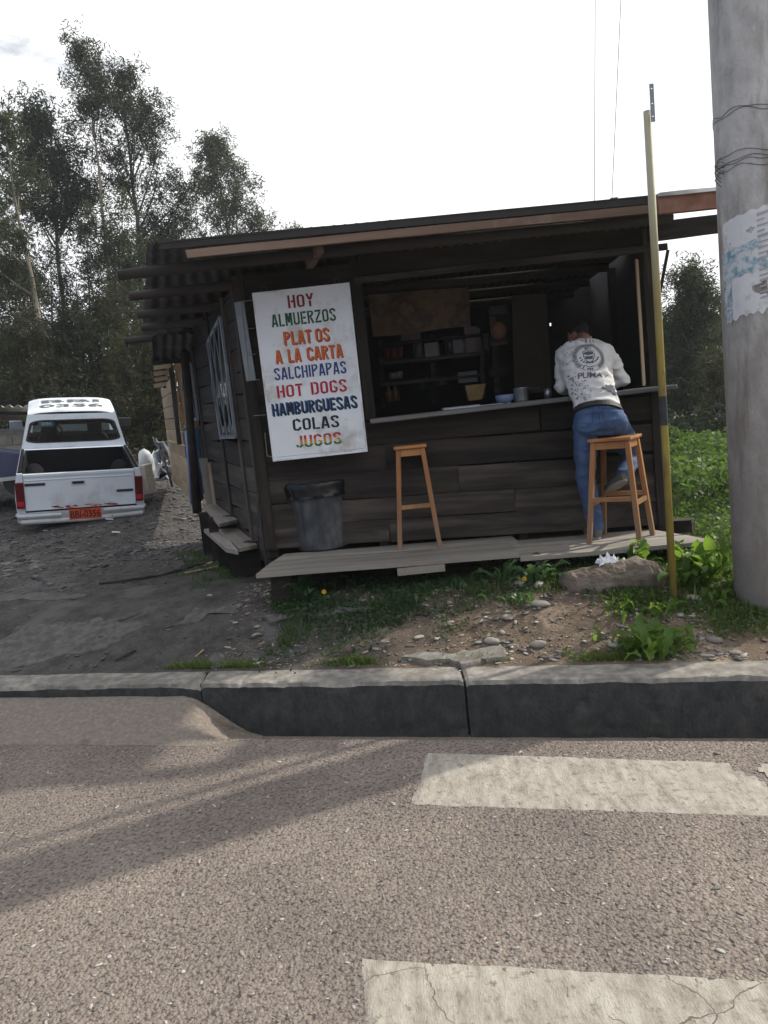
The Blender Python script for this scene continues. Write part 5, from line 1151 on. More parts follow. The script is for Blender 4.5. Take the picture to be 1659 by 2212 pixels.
MB().lathe([(0, 0), (.052, 0), (.058, .02), (.058, .11), (.062, .115), (.056, .115), (.054, .02), (0, .015)], (X, 6.3, CZ+.004), 20, cap=False).obj('pot_body', M['alu'], pot, smooth=True)
MB().tube([(X+.058, 6.3, CZ+.10), (X+.15, 6.27, CZ+.10)], .009, 8).obj('handle', M['dark_trim'], pot)
X = P(1088, 852, 6.35).x; o = MB().lathe([(0, 0), (.04, 0), (.07, .03), (.075, .075), (.07, .075), (.06, .03), (0, .01)], (X, 6.32, CZ+.004), 20, cap=False).obj('plastic_bowl', flat('pale_blue_plastic', (.20, .26, .40), .4), smooth=True); tag(o, 'pale blue plastic bowl left of the pot', 'bowl')
X = P(1180, 842, 6.35).x; o = MB().lathe([(0, 0), (.03, 0), (.032, .09), (.03, .09), (0, .02)], (X, 6.3, CZ+.004), 14, cap=False).obj('metal_cup', M['alu'], smooth=True); tag(o, 'small metal cup on the counter between the pot and the man', 'cup')
o = MB().box((P(1380, 838, 6.1).x, 6.12, CZ+.012), (.25, .1, .018)).obj('thin_board', M['wood_pale']); tag(o, 'thin pale board on the right end of the counter', 'board')

# ---------------------------------------------- the man leaning on the counter
from mathutils.bvhtree import BVHTree
def loft(mb, secs, n=20):
    """secs: (centre, x axis vector, y axis vector)"""
    v = []; f = []
    for c, ax, ay in secs:
        c = Vector(c); ax = Vector(ax); ay = Vector(ay)
        for j in range(n): a = 2*math.pi*j/n; v.append(c+ax*math.cos(a)+ay*math.sin(a))
    for i in range(len(secs)-1):
        for j in range(n): f.append((i*n+j, i*n+(j+1) % n, (i+1)*n+(j+1) % n, (i+1)*n+j))
    f += [tuple(range(n-1, -1, -1)), tuple((len(secs)-1)*n+j for j in range(n))]
    return mb.add(v, f)
def ball(mb, c, r_, n=14, sx=1, sy=1, sz=1):
    pr_ = [(max(.0005, math.sin(math.pi*i/8))*r_, -math.cos(math.pi*i/8)*r_) for i in range(9)]; v = []; f = []
    for (rr, z) in pr_:
        for j in range(n): a = 2*math.pi*j/n; v.append(Vector(c)+Vector((rr*math.cos(a)*sx, rr*math.sin(a)*sy, z*sz)))
    for i in range(8):
        for j in range(n): f.append((i*n+j, i*n+(j+1) % n, (i+1)*n+(j+1) % n, (i+1)*n+j))
    f += [tuple(range(n-1, -1, -1)), tuple(8*n+j for j in range(n))]
    return mb.add(v, f)
def limb(mb, pts, rad, n=14):
    pts = [Vector(p) for p in pts]
    mb.tube(pts, list(rad), n)
    for p, r_ in zip(pts, rad): ball(mb, p, r_*.99, n)
    return mb
def fused(mb, name, mt, parent, voxel=.012, smooth_it=6, wr=0.0, wscale=12, wst=(1, 1, 1), seed=0):
    me = mesh_of('tmp', mb.v, mb.f, mt); o = bpy.data.objects.new('tmp', me); COL.objects.link(o)
    bm = bmesh.new(); bm.from_mesh(me); bmesh.ops.recalc_face_normals(bm, faces=bm.faces); bm.to_mesh(me); bm.free()
    md = o.modifiers.new('r', 'REMESH'); md.mode = 'VOXEL'; md.voxel_size = voxel
    sm_ = o.modifiers.new('s', 'SMOOTH'); sm_.factor = .5; sm_.iterations = smooth_it
    dg = bpy.context.evaluated_depsgraph_get(); me2 = bpy.data.meshes.new_from_object(o.evaluated_get(dg))
    bpy.data.objects.remove(o)
    if wr:
        for v in me2.vertices:
            c = v.co; q = Vector((c.x*wst[0]*wscale, c.y*wst[1]*wscale, c.z*wst[2]*wscale))
            w1 = mnoise.noise(q+Vector((seed, 0, 0))); w2 = mnoise.noise(q*2.3+Vector((0, seed, 3)))
            v.co = c + v.normal*wr*(1-abs(w1)*2.2 + .4*w2 - .6)
    c = sum((v.co for v in me2.vertices), Vector())/len(me2.vertices)
    for v in me2.vertices: v.co -= c
    me2.polygons.foreach_set('use_smooth', [True]*len(me2.polygons)); me2.materials.clear(); me2.materials.append(mt); me2.name = name
    o2 = bpy.data.objects.new(name, me2); return link(o2, parent, Matrix.Translation(c))
M['skin'] = mat('skin', [(.3, (.30, .15, .095)), (.7, (.38, .20, .135))], 8, 4, .55, .05, 60, vary=0)
M['hair'] = mat('black_hair', [(.3, (.006, .005, .005)), (.7, (.016, .013, .012))], 30, 5, .55, .5, 90, (1, 1, .3), vary=0)
M['denim'] = mat('blue_denim', [(.28, (.030, .060, .14)), (.5, (.050, .095, .20)), (.74, (.10, .16, .28))], 6, 8, .85, .35, 120, (1, 1, .6), 0, bdist=.004)
M['shirt'] = mat('white_shirt_cloth', [(.3, (.56, .56, .57)), (.7, (.66, .66, .66))], 5, 6, .8, .35, 14, (1.6, 1, .7), 0, bdist=.012)
man = thing('person', 'person in white printed long sleeve shirt and blue jeans leaning forward over the counter', 'person', (1.6, 5.82, zdeck(1.6)))
zd_ = zdeck(1.6)
hipL, hipR = P(1266, 905, 5.80), P(1324, 900, 5.80)
knL, anL = P(1264, 1030, 5.84), P(1287, 1134, 5.86)
knR, anR = P(1366, 985, 6.00), P(1345, 1030, 5.76)
pel = (hipL+hipR)/2
w1 = P(1288, 874, 5.83)             # waist
ch = P(1266, 800, 5.97)             # ribs
sh_c = P(1262, 752, 6.09)           # shoulder line
neck = P(1262, 736, 6.22)
hd = P(1251, 727, 6.42)
shL, shR = P(1221, 762, 6.06), P(1309, 762, 6.06)
elL, elR = P(1213, 836, 6.06), P(1346, 822, 6.08)
waL, waR = Vector((elL.x+.14, 6.30, CZ+.045)), Vector((elR.x-.25, 6.16, CZ+.05))
elL.z = max(elL.z, CZ+.055); elR.z = max(elR.z, CZ+.05)
print('MAN', hipL, knL, anL, knR, anR, w1, sh_c, hd, elL, elR, (hipL-knL).length, (knL-anL).length, (hipR-knR).length, (knR-anR).length, (shL-elL).length, (shR-elR).length)
sp = (sh_c-w1).normalized(); xa = (shR-shL).normalized(); fwd = xa.cross(sp)*-1
if fwd.y < 0: fwd = -fwd
def torso(mb, g, low=True):
    loft(mb, ([(pel+Vector((0, 0, -.10)), xa*(.150+g), Vector((0, .105+g, 0))), (pel+Vector((0, 0, -.02)), xa*(.180+g), Vector((0, .130+g, .0)))] if low else [(w1-sp*.055, xa*(.165+g), fwd*(.112+g))])+[(w1, xa*(.158+g), fwd*(.105+g)), (w1.lerp(ch, .55), xa*(.165+g), fwd*(.105+g)), (ch, xa*(.185+g), fwd*(.118+g)), (ch.lerp(sh_c, .55), xa*(.208+g), fwd*(.120+g)), (sh_c, xa*(.188+g), fwd*(.098+g)), (sh_c+(neck-sh_c)*.55, xa*(.085+g), fwd*(.07+g))])
bm0 = MB(); torso(bm0, -.012)
limb(bm0, [sh_c, neck, neck.lerp(hd, .45)], [.07, .058, .055])
for (s_, e_, w_) in ((shL, elL, waL), (shR, elR, waR)): limb(bm0, [s_, s_.lerp(e_, .5), e_, e_.lerp(w_, .4), w_], [.052, .045, .040, .038, .028])
limb(bm0, [hipL, hipL.lerp(knL, .5), knL, knL.lerp(anL, .35), anL], [.082, .072, .055, .052, .036]); limb(bm0, [hipR, hipR.lerp(knR, .5), knR, knR.lerp(anR, .35), anR], [.082, .072, .055, .052, .036])
# head with face turned left and down
hx = Vector((-.62, .72, -.30)).normalized()           # where the face looks
hup = (Vector((-.05, .35, .95)) - hx*hx.dot(Vector((-.05, .35, .95)))).normalized(); hs_ = hx.cross(hup)
def HP(f_, s_, u_2): return hd + hx*f_ + hs_*s_ + hup*u_2
loft(bm0, [(HP(-.01, 0, -.115), hs_*.035, hx*.04), (HP(.015, 0, -.10), hs_*.052, hx*.065), (HP(.01, 0, -.06), hs_*.066, hx*.088), (HP(0, 0, 0), hs_*.075, hx*.098), (HP(-.005, 0, .05), hs_*.074, hx*.096), (HP(-.01, 0, .09), hs_*.055, hx*.075), (HP(-.01, 0, .112), hs_*.02, hx*.03)])
loft(bm0, [(HP(.085, 0, .015), hs_*.010, hup*.012), (HP(.115, 0, -.02), hs_*.015, hup*.014), (HP(.085, 0, -.035), hs_*.016, hup*.012)])   # nose
for sg in (-1, 1): loft(bm0, [(HP(-.01, sg*.066, -.005), hx*.022, hup*.032), (HP(-.018, sg*.084, -.003), hx*.022, hup*.034)])
def hand(mb, w_, dirv, side):
    d = Vector(dirv).normalized(); s_ = d.cross(Vector((0, 0, 1))).normalized(); u = s_.cross(d)
    pc_ = w_+d*.05
    loft(mb, [(w_, s_*.026, u*.018), (w_+d*.04, s_*.036, u*.016), (w_+d*.085, s_*.040, u*.014)], 12)
    for k, (off, L_) in enumerate(((-.030, .068), (-.010, .078), (.010, .074), (.029, .058))):
        b0 = w_+d*.083+s_*off; limb(mb, [b0, b0+d*L_*.45+u*.006, b0+d*L_*.8-u*.006, b0+d*L_-u*.018], [.0095, .0088, .008, .007], 8)
    b0 = w_+d*.03+s_*side*.03; limb(mb, [b0, b0+d*.03+s_*side*.025, b0+d*.06+s_*side*.028], [.012, .010, .008], 8)
hand(bm0, waL, (.5, .8, -.15), 1); hand(bm0, waR, (-.85, .35, -.12), 1)
body = fused(bm0, 'body', M['skin'], man, .0075, 3)
hm_ = MB(); loft(hm_, [(HP(-.045, 0, -.06), hs_*.058, hx*.05), (HP(-.03, 0, -.02), hs_*.080, hx*.080), (HP(-.022, 0, .03), hs_*.086, hx*.092), (HP(-.012, 0, .075), hs_*.080, hx*.098), (HP(-.008, 0, .105), hs_*.058, hx*.075), (HP(-.01, 0, .125), hs_*.02, hx*.03)])
fused(hm_, 'hair', M['hair'], man, .009, 2, .006, 40, (1, 1, .6), 3)
sm1 = MB(); torso(sm1, .012, False)
for (s_, e_, w_, cut) in ((shL, elL, waL, .45), (shR, elR, waR, .40)): limb(sm1, [s_+Vector((0, 0, -.005)), s_.lerp(e_, .5), e_, e_.lerp(w_, cut)], [.074, .064, .056, .050])
loft(sm1, [(sh_c.lerp(neck, .2), xa*.085, fwd*.075), (neck+(hd-neck)*.12, xa*.068, fwd*.064)])
shirt = fused(sm1, 'shirt', M['shirt'], man, .0095, 3, .013, 7, (1.2, 1.2, 2.2), 2)
jm = MB(); loft(jm, [(w1-sp*.015, xa*.165, fwd*.113), (pel+Vector((0, 0, .04)), xa*.182, Vector((0, .135, 0))), (pel+Vector((0, -.012, -.05)), xa*.188, Vector((0, .140, 0))), (pel+Vector((0, -.005, -.13)), xa*.150, Vector((0, .105, 0)))])
for h_ in (hipL, hipR): ball(jm, h_+Vector((0, -.055, -.05)), .092, 16)
limb(jm, [hipL+Vector((0, 0, -.04)), hipL.lerp(knL, .5), knL, knL.lerp(anL, .4), anL+Vector((0, 0, -.02))], [.105, .092, .074, .070, .062]); limb(jm, [hipR+Vector((0, 0, -.04)), hipR.lerp(knR, .5), knR, knR.lerp(anR, .4), anR.lerp(knR, .1)], [.105, .092, .076, .070, .060])
jeans = fused(jm, 'jeans', M['denim'], man, .0095, 4, .008, 9, (.8, .8, 1.8), 8)
blt = MB(); bc = w1-sp*.058; loft(blt, [(bc-sp*.019, xa*.182, fwd*.134), (bc+sp*.019, xa*.180, fwd*.131)], 40); blt.obj('belt', M['dark_trim'], man, smooth=False)
M['shoe'] = flat('grey_shoe', (.12, .115, .10), .8); M['sole'] = flat('pale_shoe_sole', (.30, .29, .26), .8)
def shoe(an, heel, toe, upv):
    d = (Vector(toe)-Vector(heel)).normalized(); u = Vector(upv).normalized(); s_ = d.cross(u).normalized(); u = s_.cross(d); L_ = .27; h0 = Vector(heel); mb = MB()
    loft(mb, [(h0+d*.0+u*.04, s_*.030, u*.035), (h0+d*.04+u*.045, s_*.038, u*.042), (h0+d*.10+u*.042, s_*.040, u*.040), (h0+d*.18+u*.035, s_*.046, u*.030), (h0+d*.24+u*.03, s_*.040, u*.024), (h0+d*L_+u*.026, s_*.022, u*.016)])
    limb(mb, [h0+d*.055+u*.05, Vector(an)], [.042, .044], 12)
    o = fused(mb, 'shoe', M['shoe'], man, .008, 3)
    sl = []; n = 16
    for i in range(n):
        a = 2*math.pi*i/n; sl.append(h0+d*(.135+.142*math.cos(a))+s_*(.045*math.sin(a)))
    MB().prism(sl, u*.018).obj('sole', M['sole'], o); return o
zl = zdeck(anL.x)+.002
shoe(anL, (anL.x, anL.y-.06, zl), (anL.x-.02, anL.y+.22, zl), (0, 0, 1))
shoe(anR, anR+Vector((.005, -.055, -.03)), anR+Vector((-.07, .17, -.13)), (0, .5, .8))
# prints on the shirt: thrown on to the cloth along the line of sight of someone behind him
sv = [WM[shirt.name] @ v.co for v in shirt.data.vertices]; bvh = BVHTree.FromPolygons(sv, [tuple(p_.vertices) for p_ in shirt.data.polygons])
jv = [WM[jeans.name] @ v.co for v in jeans.data.vertices]; bvj = BVHTree.FromPolygons(jv, [tuple(p_.vertices) for p_ in jeans.data.polygons])
E0 = ch.lerp(sh_c, .30)-fwd*.3; EN = fwd.normalized(); EX = xa; EY = EX.cross(EN)
if EY.z < 0: EY = -EY
def decal(pieces, name, mt, par, tree=None, off=.0022):
    v = []; f = []
    for pts2, fc in pieces:
        o0 = len(v); ok = True; tmp = []
        for (a, b) in pts2:
            org = E0+EX*a+EY*b; h = (tree or bvh).ray_cast(org, EN)
            if h[0] is None: ok = False; break
            tmp.append(h[0]-EN*off)
        if ok: v += tmp; f += [tuple(i+o0 for i in q) for q in fc]
    return obj(name, v, f, mt, par, smooth=True) if v else None
def annulus(r0, r1, cx=.015, cy=0, a0=0, a1=360, n=48, m_=2):
    v = []; f = []
    for i in range(n+1):
        a = R(a0+(a1-a0)*i/n)
        for k in range(m_+1): r_ = r0+(r1-r0)*k/m_; v.append((cx+r_*math.cos(a), cy+r_*math.sin(a)*1.0))
    for i in range(n):
        for k in range(m_): f.append((i*(m_+1)+k, (i+1)*(m_+1)+k, (i+1)*(m_+1)+k+1, i*(m_+1)+k+1))
    return v, f
def strip(p0, p1, w, n=3):
    p0 = Vector(p0); p1 = Vector(p1); d = (p1-p0).normalized(); q = Vector((-d.y, d.x)); v = []
    for i in range(n+1): c = p0.lerp(p1, i/n); v += [tuple(c+q*w/2), tuple(c-q*w/2)]
    return v, [(2*i, 2*i+1, 2*i+3, 2*i+2) for i in range(n)]
M['print'] = flat('charcoal_shirt_print', (.10, .11, .135), .8)
cxE, cyE = -.008, -.022; em = []
em.append(annulus(.118, .121, cxE, cyE)); em.append(annulus(.090, .093, cxE, cyE))
for k in range(44):                       # ring lettering reads as small blocks
    a = -60+k*300/43-0; 
    if 200 < (a % 360) < 340 and k % 7 == 0: continue
    em.append(annulus(.096, .115, cxE, cyE, a, a+4.6, 2, 1))
for k in (-1, 0, 1): em.append(strip((cxE+k*.016-.006, cyE-.105), (cxE+k*.016+.006, cyE-.105), .014, 1))
# shield
shp = [(-.040, .045), (0, .055), (.040, .045), (.038, -.005), (.022, -.040), (0, -.062), (-.022, -.040), (-.038, -.005)]
for i in range(8): a = shp[i]; b = shp[(i+1) % 8]; em.append(strip((cxE+a[0], cyE+a[1]), (cxE+b[0], cyE+b[1]), .006, 2))
em.append(([(cxE-.034, cyE+.036), (cxE, cyE+.044), (cxE+.034, cyE+.036), (cxE+.030, cyE+.016), (cxE-.004, cyE+.010), (cxE-.034, cyE+.022)], [(0, 1, 4, 5), (1, 2, 3, 4)]))
em.append(([(cxE-.030, cyE+.004), (cxE, cyE+.000), (cxE+.030, cyE+.006), (cxE+.024, cyE-.022), (cxE, cyE-.026), (cxE-.026, cyE-.022)], [(0, 1, 4, 5), (1, 2, 3, 4)]))
for sg in (-1, 1):                        # laurel leaves
    for k in range(6):
        a = R(200+k*17) if sg < 0 else R(340-k*17); x = cxE+.070*math.cos(a); y = cyE+.070*math.sin(a)+.012
        em.append(([(x-.011, y-.006), (x+.0, y-.009), (x+.011, y+.006), (x+.0, y+.009)], [(0, 1, 2, 3)]))
em.append(([(cxE-.022, cyE+.064), (cxE+.02, cyE+.062), (cxE+.026, cyE+.078), (cxE+.008, cyE+.074), (cxE+.0, cyE+.084), (cxE-.012, cyE+.078), (cxE-.026, cyE+.084)], [(0, 1, 2, 3), (0, 3, 4, 5), (0, 5, 6)]))
decal(em, 'shirt_emblem', M['print'], shirt)
tv, tf = text_geo('PUMA', .058)
decal([([(x*1.15+cxE-.006, y-.178) for x, y, z in tv], tf)]+[strip((cxE+sg*.112-.006, -.168-.010*k), (cxE+sg*(.142-.010*k)-.006, -.169-.010*k), .005, 2) for sg in (-1, 1) for k in range(3)], 'shirt_lettering', M['print'], shirt)
fl_ = []
for k in range(150):
    u = random.random()
    if u < .45: a, b = random.gauss(-.10, .045), random.gauss(-.26, .07)
    elif u < .7: a, b = random.gauss(-.03, .08), random.gauss(-.33, .02)
    elif u < .9: a, b = random.gauss(-.15, .02), random.gauss(-.02, .12)
    else: a, b = random.uniform(-.12, .12), random.gauss(.13, .02)
    s = random.uniform(.0018, .0045); fl_.append(([(a-s, b-s*.6), (a+s, b-s), (a+s*.7, b+s), (a-s, b+s*.7)], [(0, 1, 2, 3)]))
for k in range(9): x = -.12+.028*k; fl_.append(strip((x, .13+.02*math.sin(k)), (x+.004, .165-.01*(k % 2)), .008, 3))
o = decal(fl_, 'shirt_flecks', M['print'], shirt); o['kind'] = 'stuff'
dk_ = []
for k in range(60):
    a, b = random.gauss(.135, .032), random.gauss(-.285, .018); s = random.uniform(.008, .02); dk_.append(([(a-s*1.6, b-s*.5), (a+s, b-s*.6), (a+s*1.5, b+s*.5), (a-s, b+s*.6)], [(0, 1, 2, 3)]))
decal(dk_, 'dark_stain', M['print'], shirt, off=.0030)
M['stitch'] = flat('dark_denim_seam', (.02, .035, .08), .8)
pk = []
for (x0, x1) in ((-.13, -.02), (.045, .13)):
    y0 = -.46; pk += [strip((x0, y0), (x1, y0+.004), .005, 4), strip((x0, y0), (x0+.01, y0-.10), .004, 4), strip((x1, y0), (x1-.008, y0-.10), .004, 4), strip((x0+.01, y0-.10), ((x0+x1)/2, y0-.125), .004, 3), strip((x1-.008, y0-.10), ((x0+x1)/2, y0-.125), .004, 3)]
pk += [strip((.02, -.38), (.025, -.60), .006, 6)]
decal(pk, 'pocket_seam', M['stitch'], jeans, bvj)

# ---------------------------------------------- stones, slabs, rock
def stone_mesh(seed, n1=6, n2=5, flat_=.45, ang=.35):
    rnd = random.Random(seed); v = []; f = []
    for i in range(1, n2):
        th = math.pi*i/n2
        for j in range(n1):
            ph = 2*math.pi*(j+.5*(i % 2))/n1; k = 1+rnd.uniform(-ang, ang)*.6; v.append((math.sin(th)*math.cos(ph)*k, math.sin(th)*math.sin(ph)*k*.75, math.cos(th)*flat_*(1+rnd.uniform(-.2, .2))))
    t = len(v); v += [(0, 0, flat_), (0, 0, -flat_)]
    for i in range(n2-2):
        for j in range(n1): f.append((i*n1+j, (i+1)*n1+j, (i+1)*n1+(j+1) % n1, i*n1+(j+1) % n1))
    for j in range(n1): f.append((t, j, (j+1) % n1)); f.append((t+1, (n2-2)*n1+(j+1) % n1, (n2-2)*n1+j))
    return np.array(v), f
def scatter_stones(name, pts, sizes, mt, label, nseed=6):
    V = []; F = []; o = 0; bases = [stone_mesh(s, 6, 4, .4, .5) for s in range(nseed)]
    tri = []
    for b, f in bases: tri.append(np.array([q if len(q) == 3 else q[:3] for q in f] + [(q[0], q[2], q[3]) for q in f if len(q) == 4]))
    for (x, y, z), s in zip(pts, sizes):
        i = random.randrange(nseed); b = bases[i][0]; a = random.uniform(0, 6.28); ca, sa = math.cos(a), math.sin(a); sc3 = np.array([s*random.uniform(.8, 1.5), s*random.uniform(.6, 1), s*random.uniform(.35, .9)])
        q = b*sc3; q = np.stack([q[:, 0]*ca-q[:, 1]*sa, q[:, 0]*sa+q[:, 1]*ca, q[:, 2]], 1); q[:, 2] += q[:, 0]*random.uniform(-.25, .25)
        V.append(q+np.array([x, y, z+s*.12])); F.append(tri[i]+o); o += len(b)
    ob = big(name, np.concatenate(V), np.concatenate(F), mt); return tag(ob, label, 'gravel', kind='stuff')
def gravmat(name, lo, hi):
    mt = bpy.data.materials.new(name); mt.use_nodes = True; N = mt.node_tree.nodes; L = mt.node_tree.links; g = N.new('ShaderNodeNewGeometry'); r = N.new('ShaderNodeValToRGB')
    r.color_ramp.elements[0].color = (*lo, 1); r.color_ramp.elements[1].color = (*hi, 1); r.color_ramp.elements[1].position = .95; e = r.color_ramp.elements.new(.6); e.color = tuple((a+b)*.42 for a, b in zip(lo, hi))+(1,)
    L.new(g.outputs['Random Per Island'], r.inputs['Fac']); nn = N.new('ShaderNodeTexNoise'); nn.inputs['Scale'].default_value = 40; mx = N.new('ShaderNodeMix'); mx.data_type = 'RGBA'; mx.blend_type = 'MULTIPLY'; mx.inputs['Factor'].default_value = .5
    L.new(g.outputs['Position'], nn.inputs['Vector']); L.new(r.outputs['Color'], mx.inputs['A']); L.new(nn.outputs['Color'], mx.inputs['B']); L.new(mx.outputs['Result'], N['Principled BSDF'].inputs['Base Color']); N['Principled BSDF'].inputs['Roughness'].default_value = .85; return mt
GB = gravmat('brown_verge_gravel', (.10, .08, .065), (.50, .46, .41)); GD = gravmat('dark_yard_gravel', (.045, .044, .047), (.22, .215, .215))
pts = []; sz = []
while len(pts) < 13000:
    x = random.uniform(-1.2, 3.2); s = random.uniform(.26, 1.7)**1; y = kerbY(x)+s; d = mnoise.noise(Vector((x*1.6, y*1.6, 9)))
    if random.random() > .45+d*1.1+.35*sstep(-.4, 1, x): continue
    pts.append((x, y, gh(x, y))); sz.append(min(.030, .0042*random.random()**-.5))
scatter_stones('verge_gravel', pts, sz, GB, 'small pale flat stones scattered on the brown verge soil')
pts = []; sz = []
while len(pts) < 15000:
    y = random.uniform(4.9, 16)**1; x = random.uniform(-1.05*y*.52-.6, 0.0-(y-6.2)*.35 if y > 6.2 else .4)
    if y-kerbY(x) < .3: continue
    d = mnoise.noise(Vector((x*.9, y*.9, 4)))
    if random.random() > (.16+.4*sstep(7.0, 8.6, y)+d*.5): continue
    pts.append((x, y, gh(x, y))); sz.append(min(.055, .010*random.random()**-.42)*(1 if y > 7.5 else .55))
rc = []; rs_2 = []
while len(rc) < 3800:
    y = random.uniform(1.5, 4.6); x = random.uniform(-.62*y-.3, .62*y+.3)
    if y > kerbY(x)-GW-.03: continue
    rc.append((x, y, .0)); rs_2.append(random.uniform(.0035, .009)*(1+.5*(random.random() < .1)))
scatter_stones('road_chips', rc, rs_2, gravmat('road_chip_stone', (.13, .115, .11), (.52, .48, .43)), 'loose and proud stone chips on the asphalt road')
scatter_stones('yard_gravel', pts, sz, GD, 'dark wet gravel spread over the yard behind the kerb')
def one_stone(px, py, w, h, label, mt=None, seed=1, zoff=0, flat_=.5, rotz=0):
    c = G(px, py, gh(1, 4.6)); 
    for _ in range(4): c = G(px, py, gh(c.x, c.y))
    b, f = stone_mesh(seed, 10, 7, flat_, .22); s = w*c.y/1680/2
    v = [Vector((q[0]*s, q[1]*s*.8, q[2]*s*h)) for q in b]; W = Matrix.Translation((c.x, c.y, gh(c.x, c.y)+s*h*flat_*.5+zoff)) @ Matrix.Rotation(rotz, 4, 'Z')
    o = obj('stone', v, f, mt or M['stone'], W=W, smooth=False); sb_ = o.modifiers.new('s', 'SUBSURF'); sb_.levels = 1; sb_.render_levels = 1; return tag(o, label, 'stone', 'larger stones lying on the verge')
for (px, py, w, h, lb, sd_) in ((1163, 1390, 40, 1.0, 'smooth grey oval stone in the middle of the verge', 3), (1098, 1360, 42, .6, 'flat pale angular stone left of the oval one', 5), (1085, 1372, 24, .8, 'small pale stone just below the flat angular one', 8),
    (1170, 1352, 52, .6, 'broad flat beige stone above the smooth oval one', 9), (1062, 1385, 44, .8, 'dark grey rough stone left of the small pale one', 12), (1325, 1385, 50, .6, 'grey flat stone below the big weed clump', 14),
    (1543, 1380, 38, .9, 'grey half-buried stone at the right side of the verge', 15), (1500, 1330, 44, .8, 'grey stone in the grass between the yellow and concrete poles', 18), (1165, 1268, 42, .8, 'grey cobble at the left end of the big rock', 20),
    (1130, 1290, 50, .7, 'rough grey lump left of the big rock', 22), (720, 1278, 10, .6, 'tiny stone under the boardwalk', 23), (1590, 1412, 30, .7, 'dark stone at the kerb near the right edge', 25), (735, 1350, 22, .6, 'pale pebble near the broken asphalt slab', 27),
    (715, 1337, 26, .6, 'greyish stone in the shade beyond the slab', 29), (460, 1337, 16, .8, 'small stone on the mud at the left', 31), (590, 1392, 20, .6, 'white pebble at the foot of the slab', 33), (905, 1378, 30, .5, 'flat grey stone halfway along the verge', 35)):
    one_stone(px, py, w, h, lb, seed=sd_, rotz=sd_)
# crusts of old asphalt lying on the soil
def slab(pxs, label, mt, h=.018, seed=0):
    c = [];
    for (x, y) in pxs:
        q = G(x, y, .35)
        for _ in range(3): q = G(x, y, gh(q.x, q.y))
        c.append(q)
    out = []
    for i in range(len(c)):
        a, b = c[i], c[(i+1) % len(c)]
        for k in range(16):
            q = a.lerp(b, k/16); q += Vector((mnoise.noise(q*2.5)*.12+mnoise.noise(q*9)*.07+mnoise.noise(q*25)*.02, mnoise.noise(q*2.5+Vector((5, 0, 0)))*.12+mnoise.noise(q*9+Vector((5, 0, 0)))*.07+mnoise.noise(q*25+Vector((5, 0, 0)))*.02, 0)); out.append(q)
    n = len(out); cc_ = sum(out, Vector())/n; v = []; f = []
    rings = [1.02, 1.0, .97, .8, .55, .28]
    for k, r_ in enumerate(rings):
        for q in out:
            p_ = cc_+(q-cc_)*r_; zz = gh(p_.x, p_.y); v.append((p_.x, p_.y, zz-.02 if k == 0 else zz+(h*.6 if k == 1 else h)+.004*mnoise.noise(Vector((p_.x*9, p_.y*9, seed)))))
    v.append((cc_.x, cc_.y, gh(cc_.x, cc_.y)+h))
    for k in range(5):
        for i in range(n): f.append((k*n+i, k*n+(i+1) % n, (k+1)*n+(i+1) % n, (k+1)*n+i))
    for i in range(n): f.append((5*n+i, 5*n+(i+1) % n, 6*n))
    o = obj('asphalt_crust', v, f, mt); return tag(o, kind='structure')
M['crust'] = mat('old_pale_asphalt', [(.3, (.045, .043, .042)), (.5, (.085, .081, .078)), (.7, (.13, .124, .118))], 18, 9, .95, .7, 70, vary=.08, dirt=(.06, .055, .05), dscale=3, dpos=(.55, .7), bdist=.006)
slab([(575, 1380), (640, 1312), (790, 1316), (735, 1345), (690, 1368), (620, 1385)], '', M['crust'], .03, 1)
slab([(360, 1398), (430, 1348), (520, 1338), (500, 1362), (440, 1390)], '', M['crust'], .012, 2)
slab([(-60, 1442), (60, 1395), (250, 1360), (310, 1352), (240, 1380), (300, 1400), (200, 1425)], '', M['crust'], .010, 3)
slab([(440, 1430), (460, 1415), (530, 1420), (520, 1436)], '', M['crust'], .012, 4)
slab([(868, 1432), (900, 1424), (1000, 1408), (1085, 1410), (1090, 1428), (1000, 1436)], '', M['concrete'], .03, 5)
slab([(-60, 1290), (60, 1283), (200, 1283), (150, 1296), (-60, 1300)], '', M['crust'], .010, 6)
# big rock with a white tissue on it
rk = []; rkf = []; a = P(1207, 1262, 5.12); b = P(1443, 1252, 4.98); ax_ = (b-a).normalized(); Lr = (b-a).length; n = 34; m_ = 20
for i in range(n+1):
    t = i/n; e = (1-abs(2*t-1)**5)**.5; hh_ = (.085+.045*sstep(.2, .75, t))*max(.15, e)*1.25; dd = .13*max(.2, e)
    for j in range(m_):
        an = 2*math.pi*j/m_; cx_, sz_ = math.cos(an), math.sin(an); cx_ = math.copysign(abs(cx_)**.6, cx_); sz_ = math.copysign(abs(sz_)**.6, sz_)
        c = a+ax_*(Lr*t)+Vector((0, dd*cx_, hh_*.85*sz_)); c.z += .0; q = mnoise.noise(c*7)*.028+mnoise.noise(c*19)*.014+mnoise.noise(c*45)*.006; rk.append(c+Vector((q*.6, q*cx_, q*sz_*1.3)))
for i in range(n):
    for j in range(m_): rkf.append((i*m_+j, (i+1)*m_+j, (i+1)*m_+(j+1) % m_, i*m_+(j+1) % m_))
rkf += [tuple(range(m_)), tuple(n*m_+j for j in range(m_-1, -1, -1))]
tag(obj('long_rock', rk, rkf, M['rock'], smooth=False), 'long rough brown rock lying in the weeds in front of the boardwalk', 'rock')
c = P(1313, 1226, 5.10); tv_ = []; n = 12
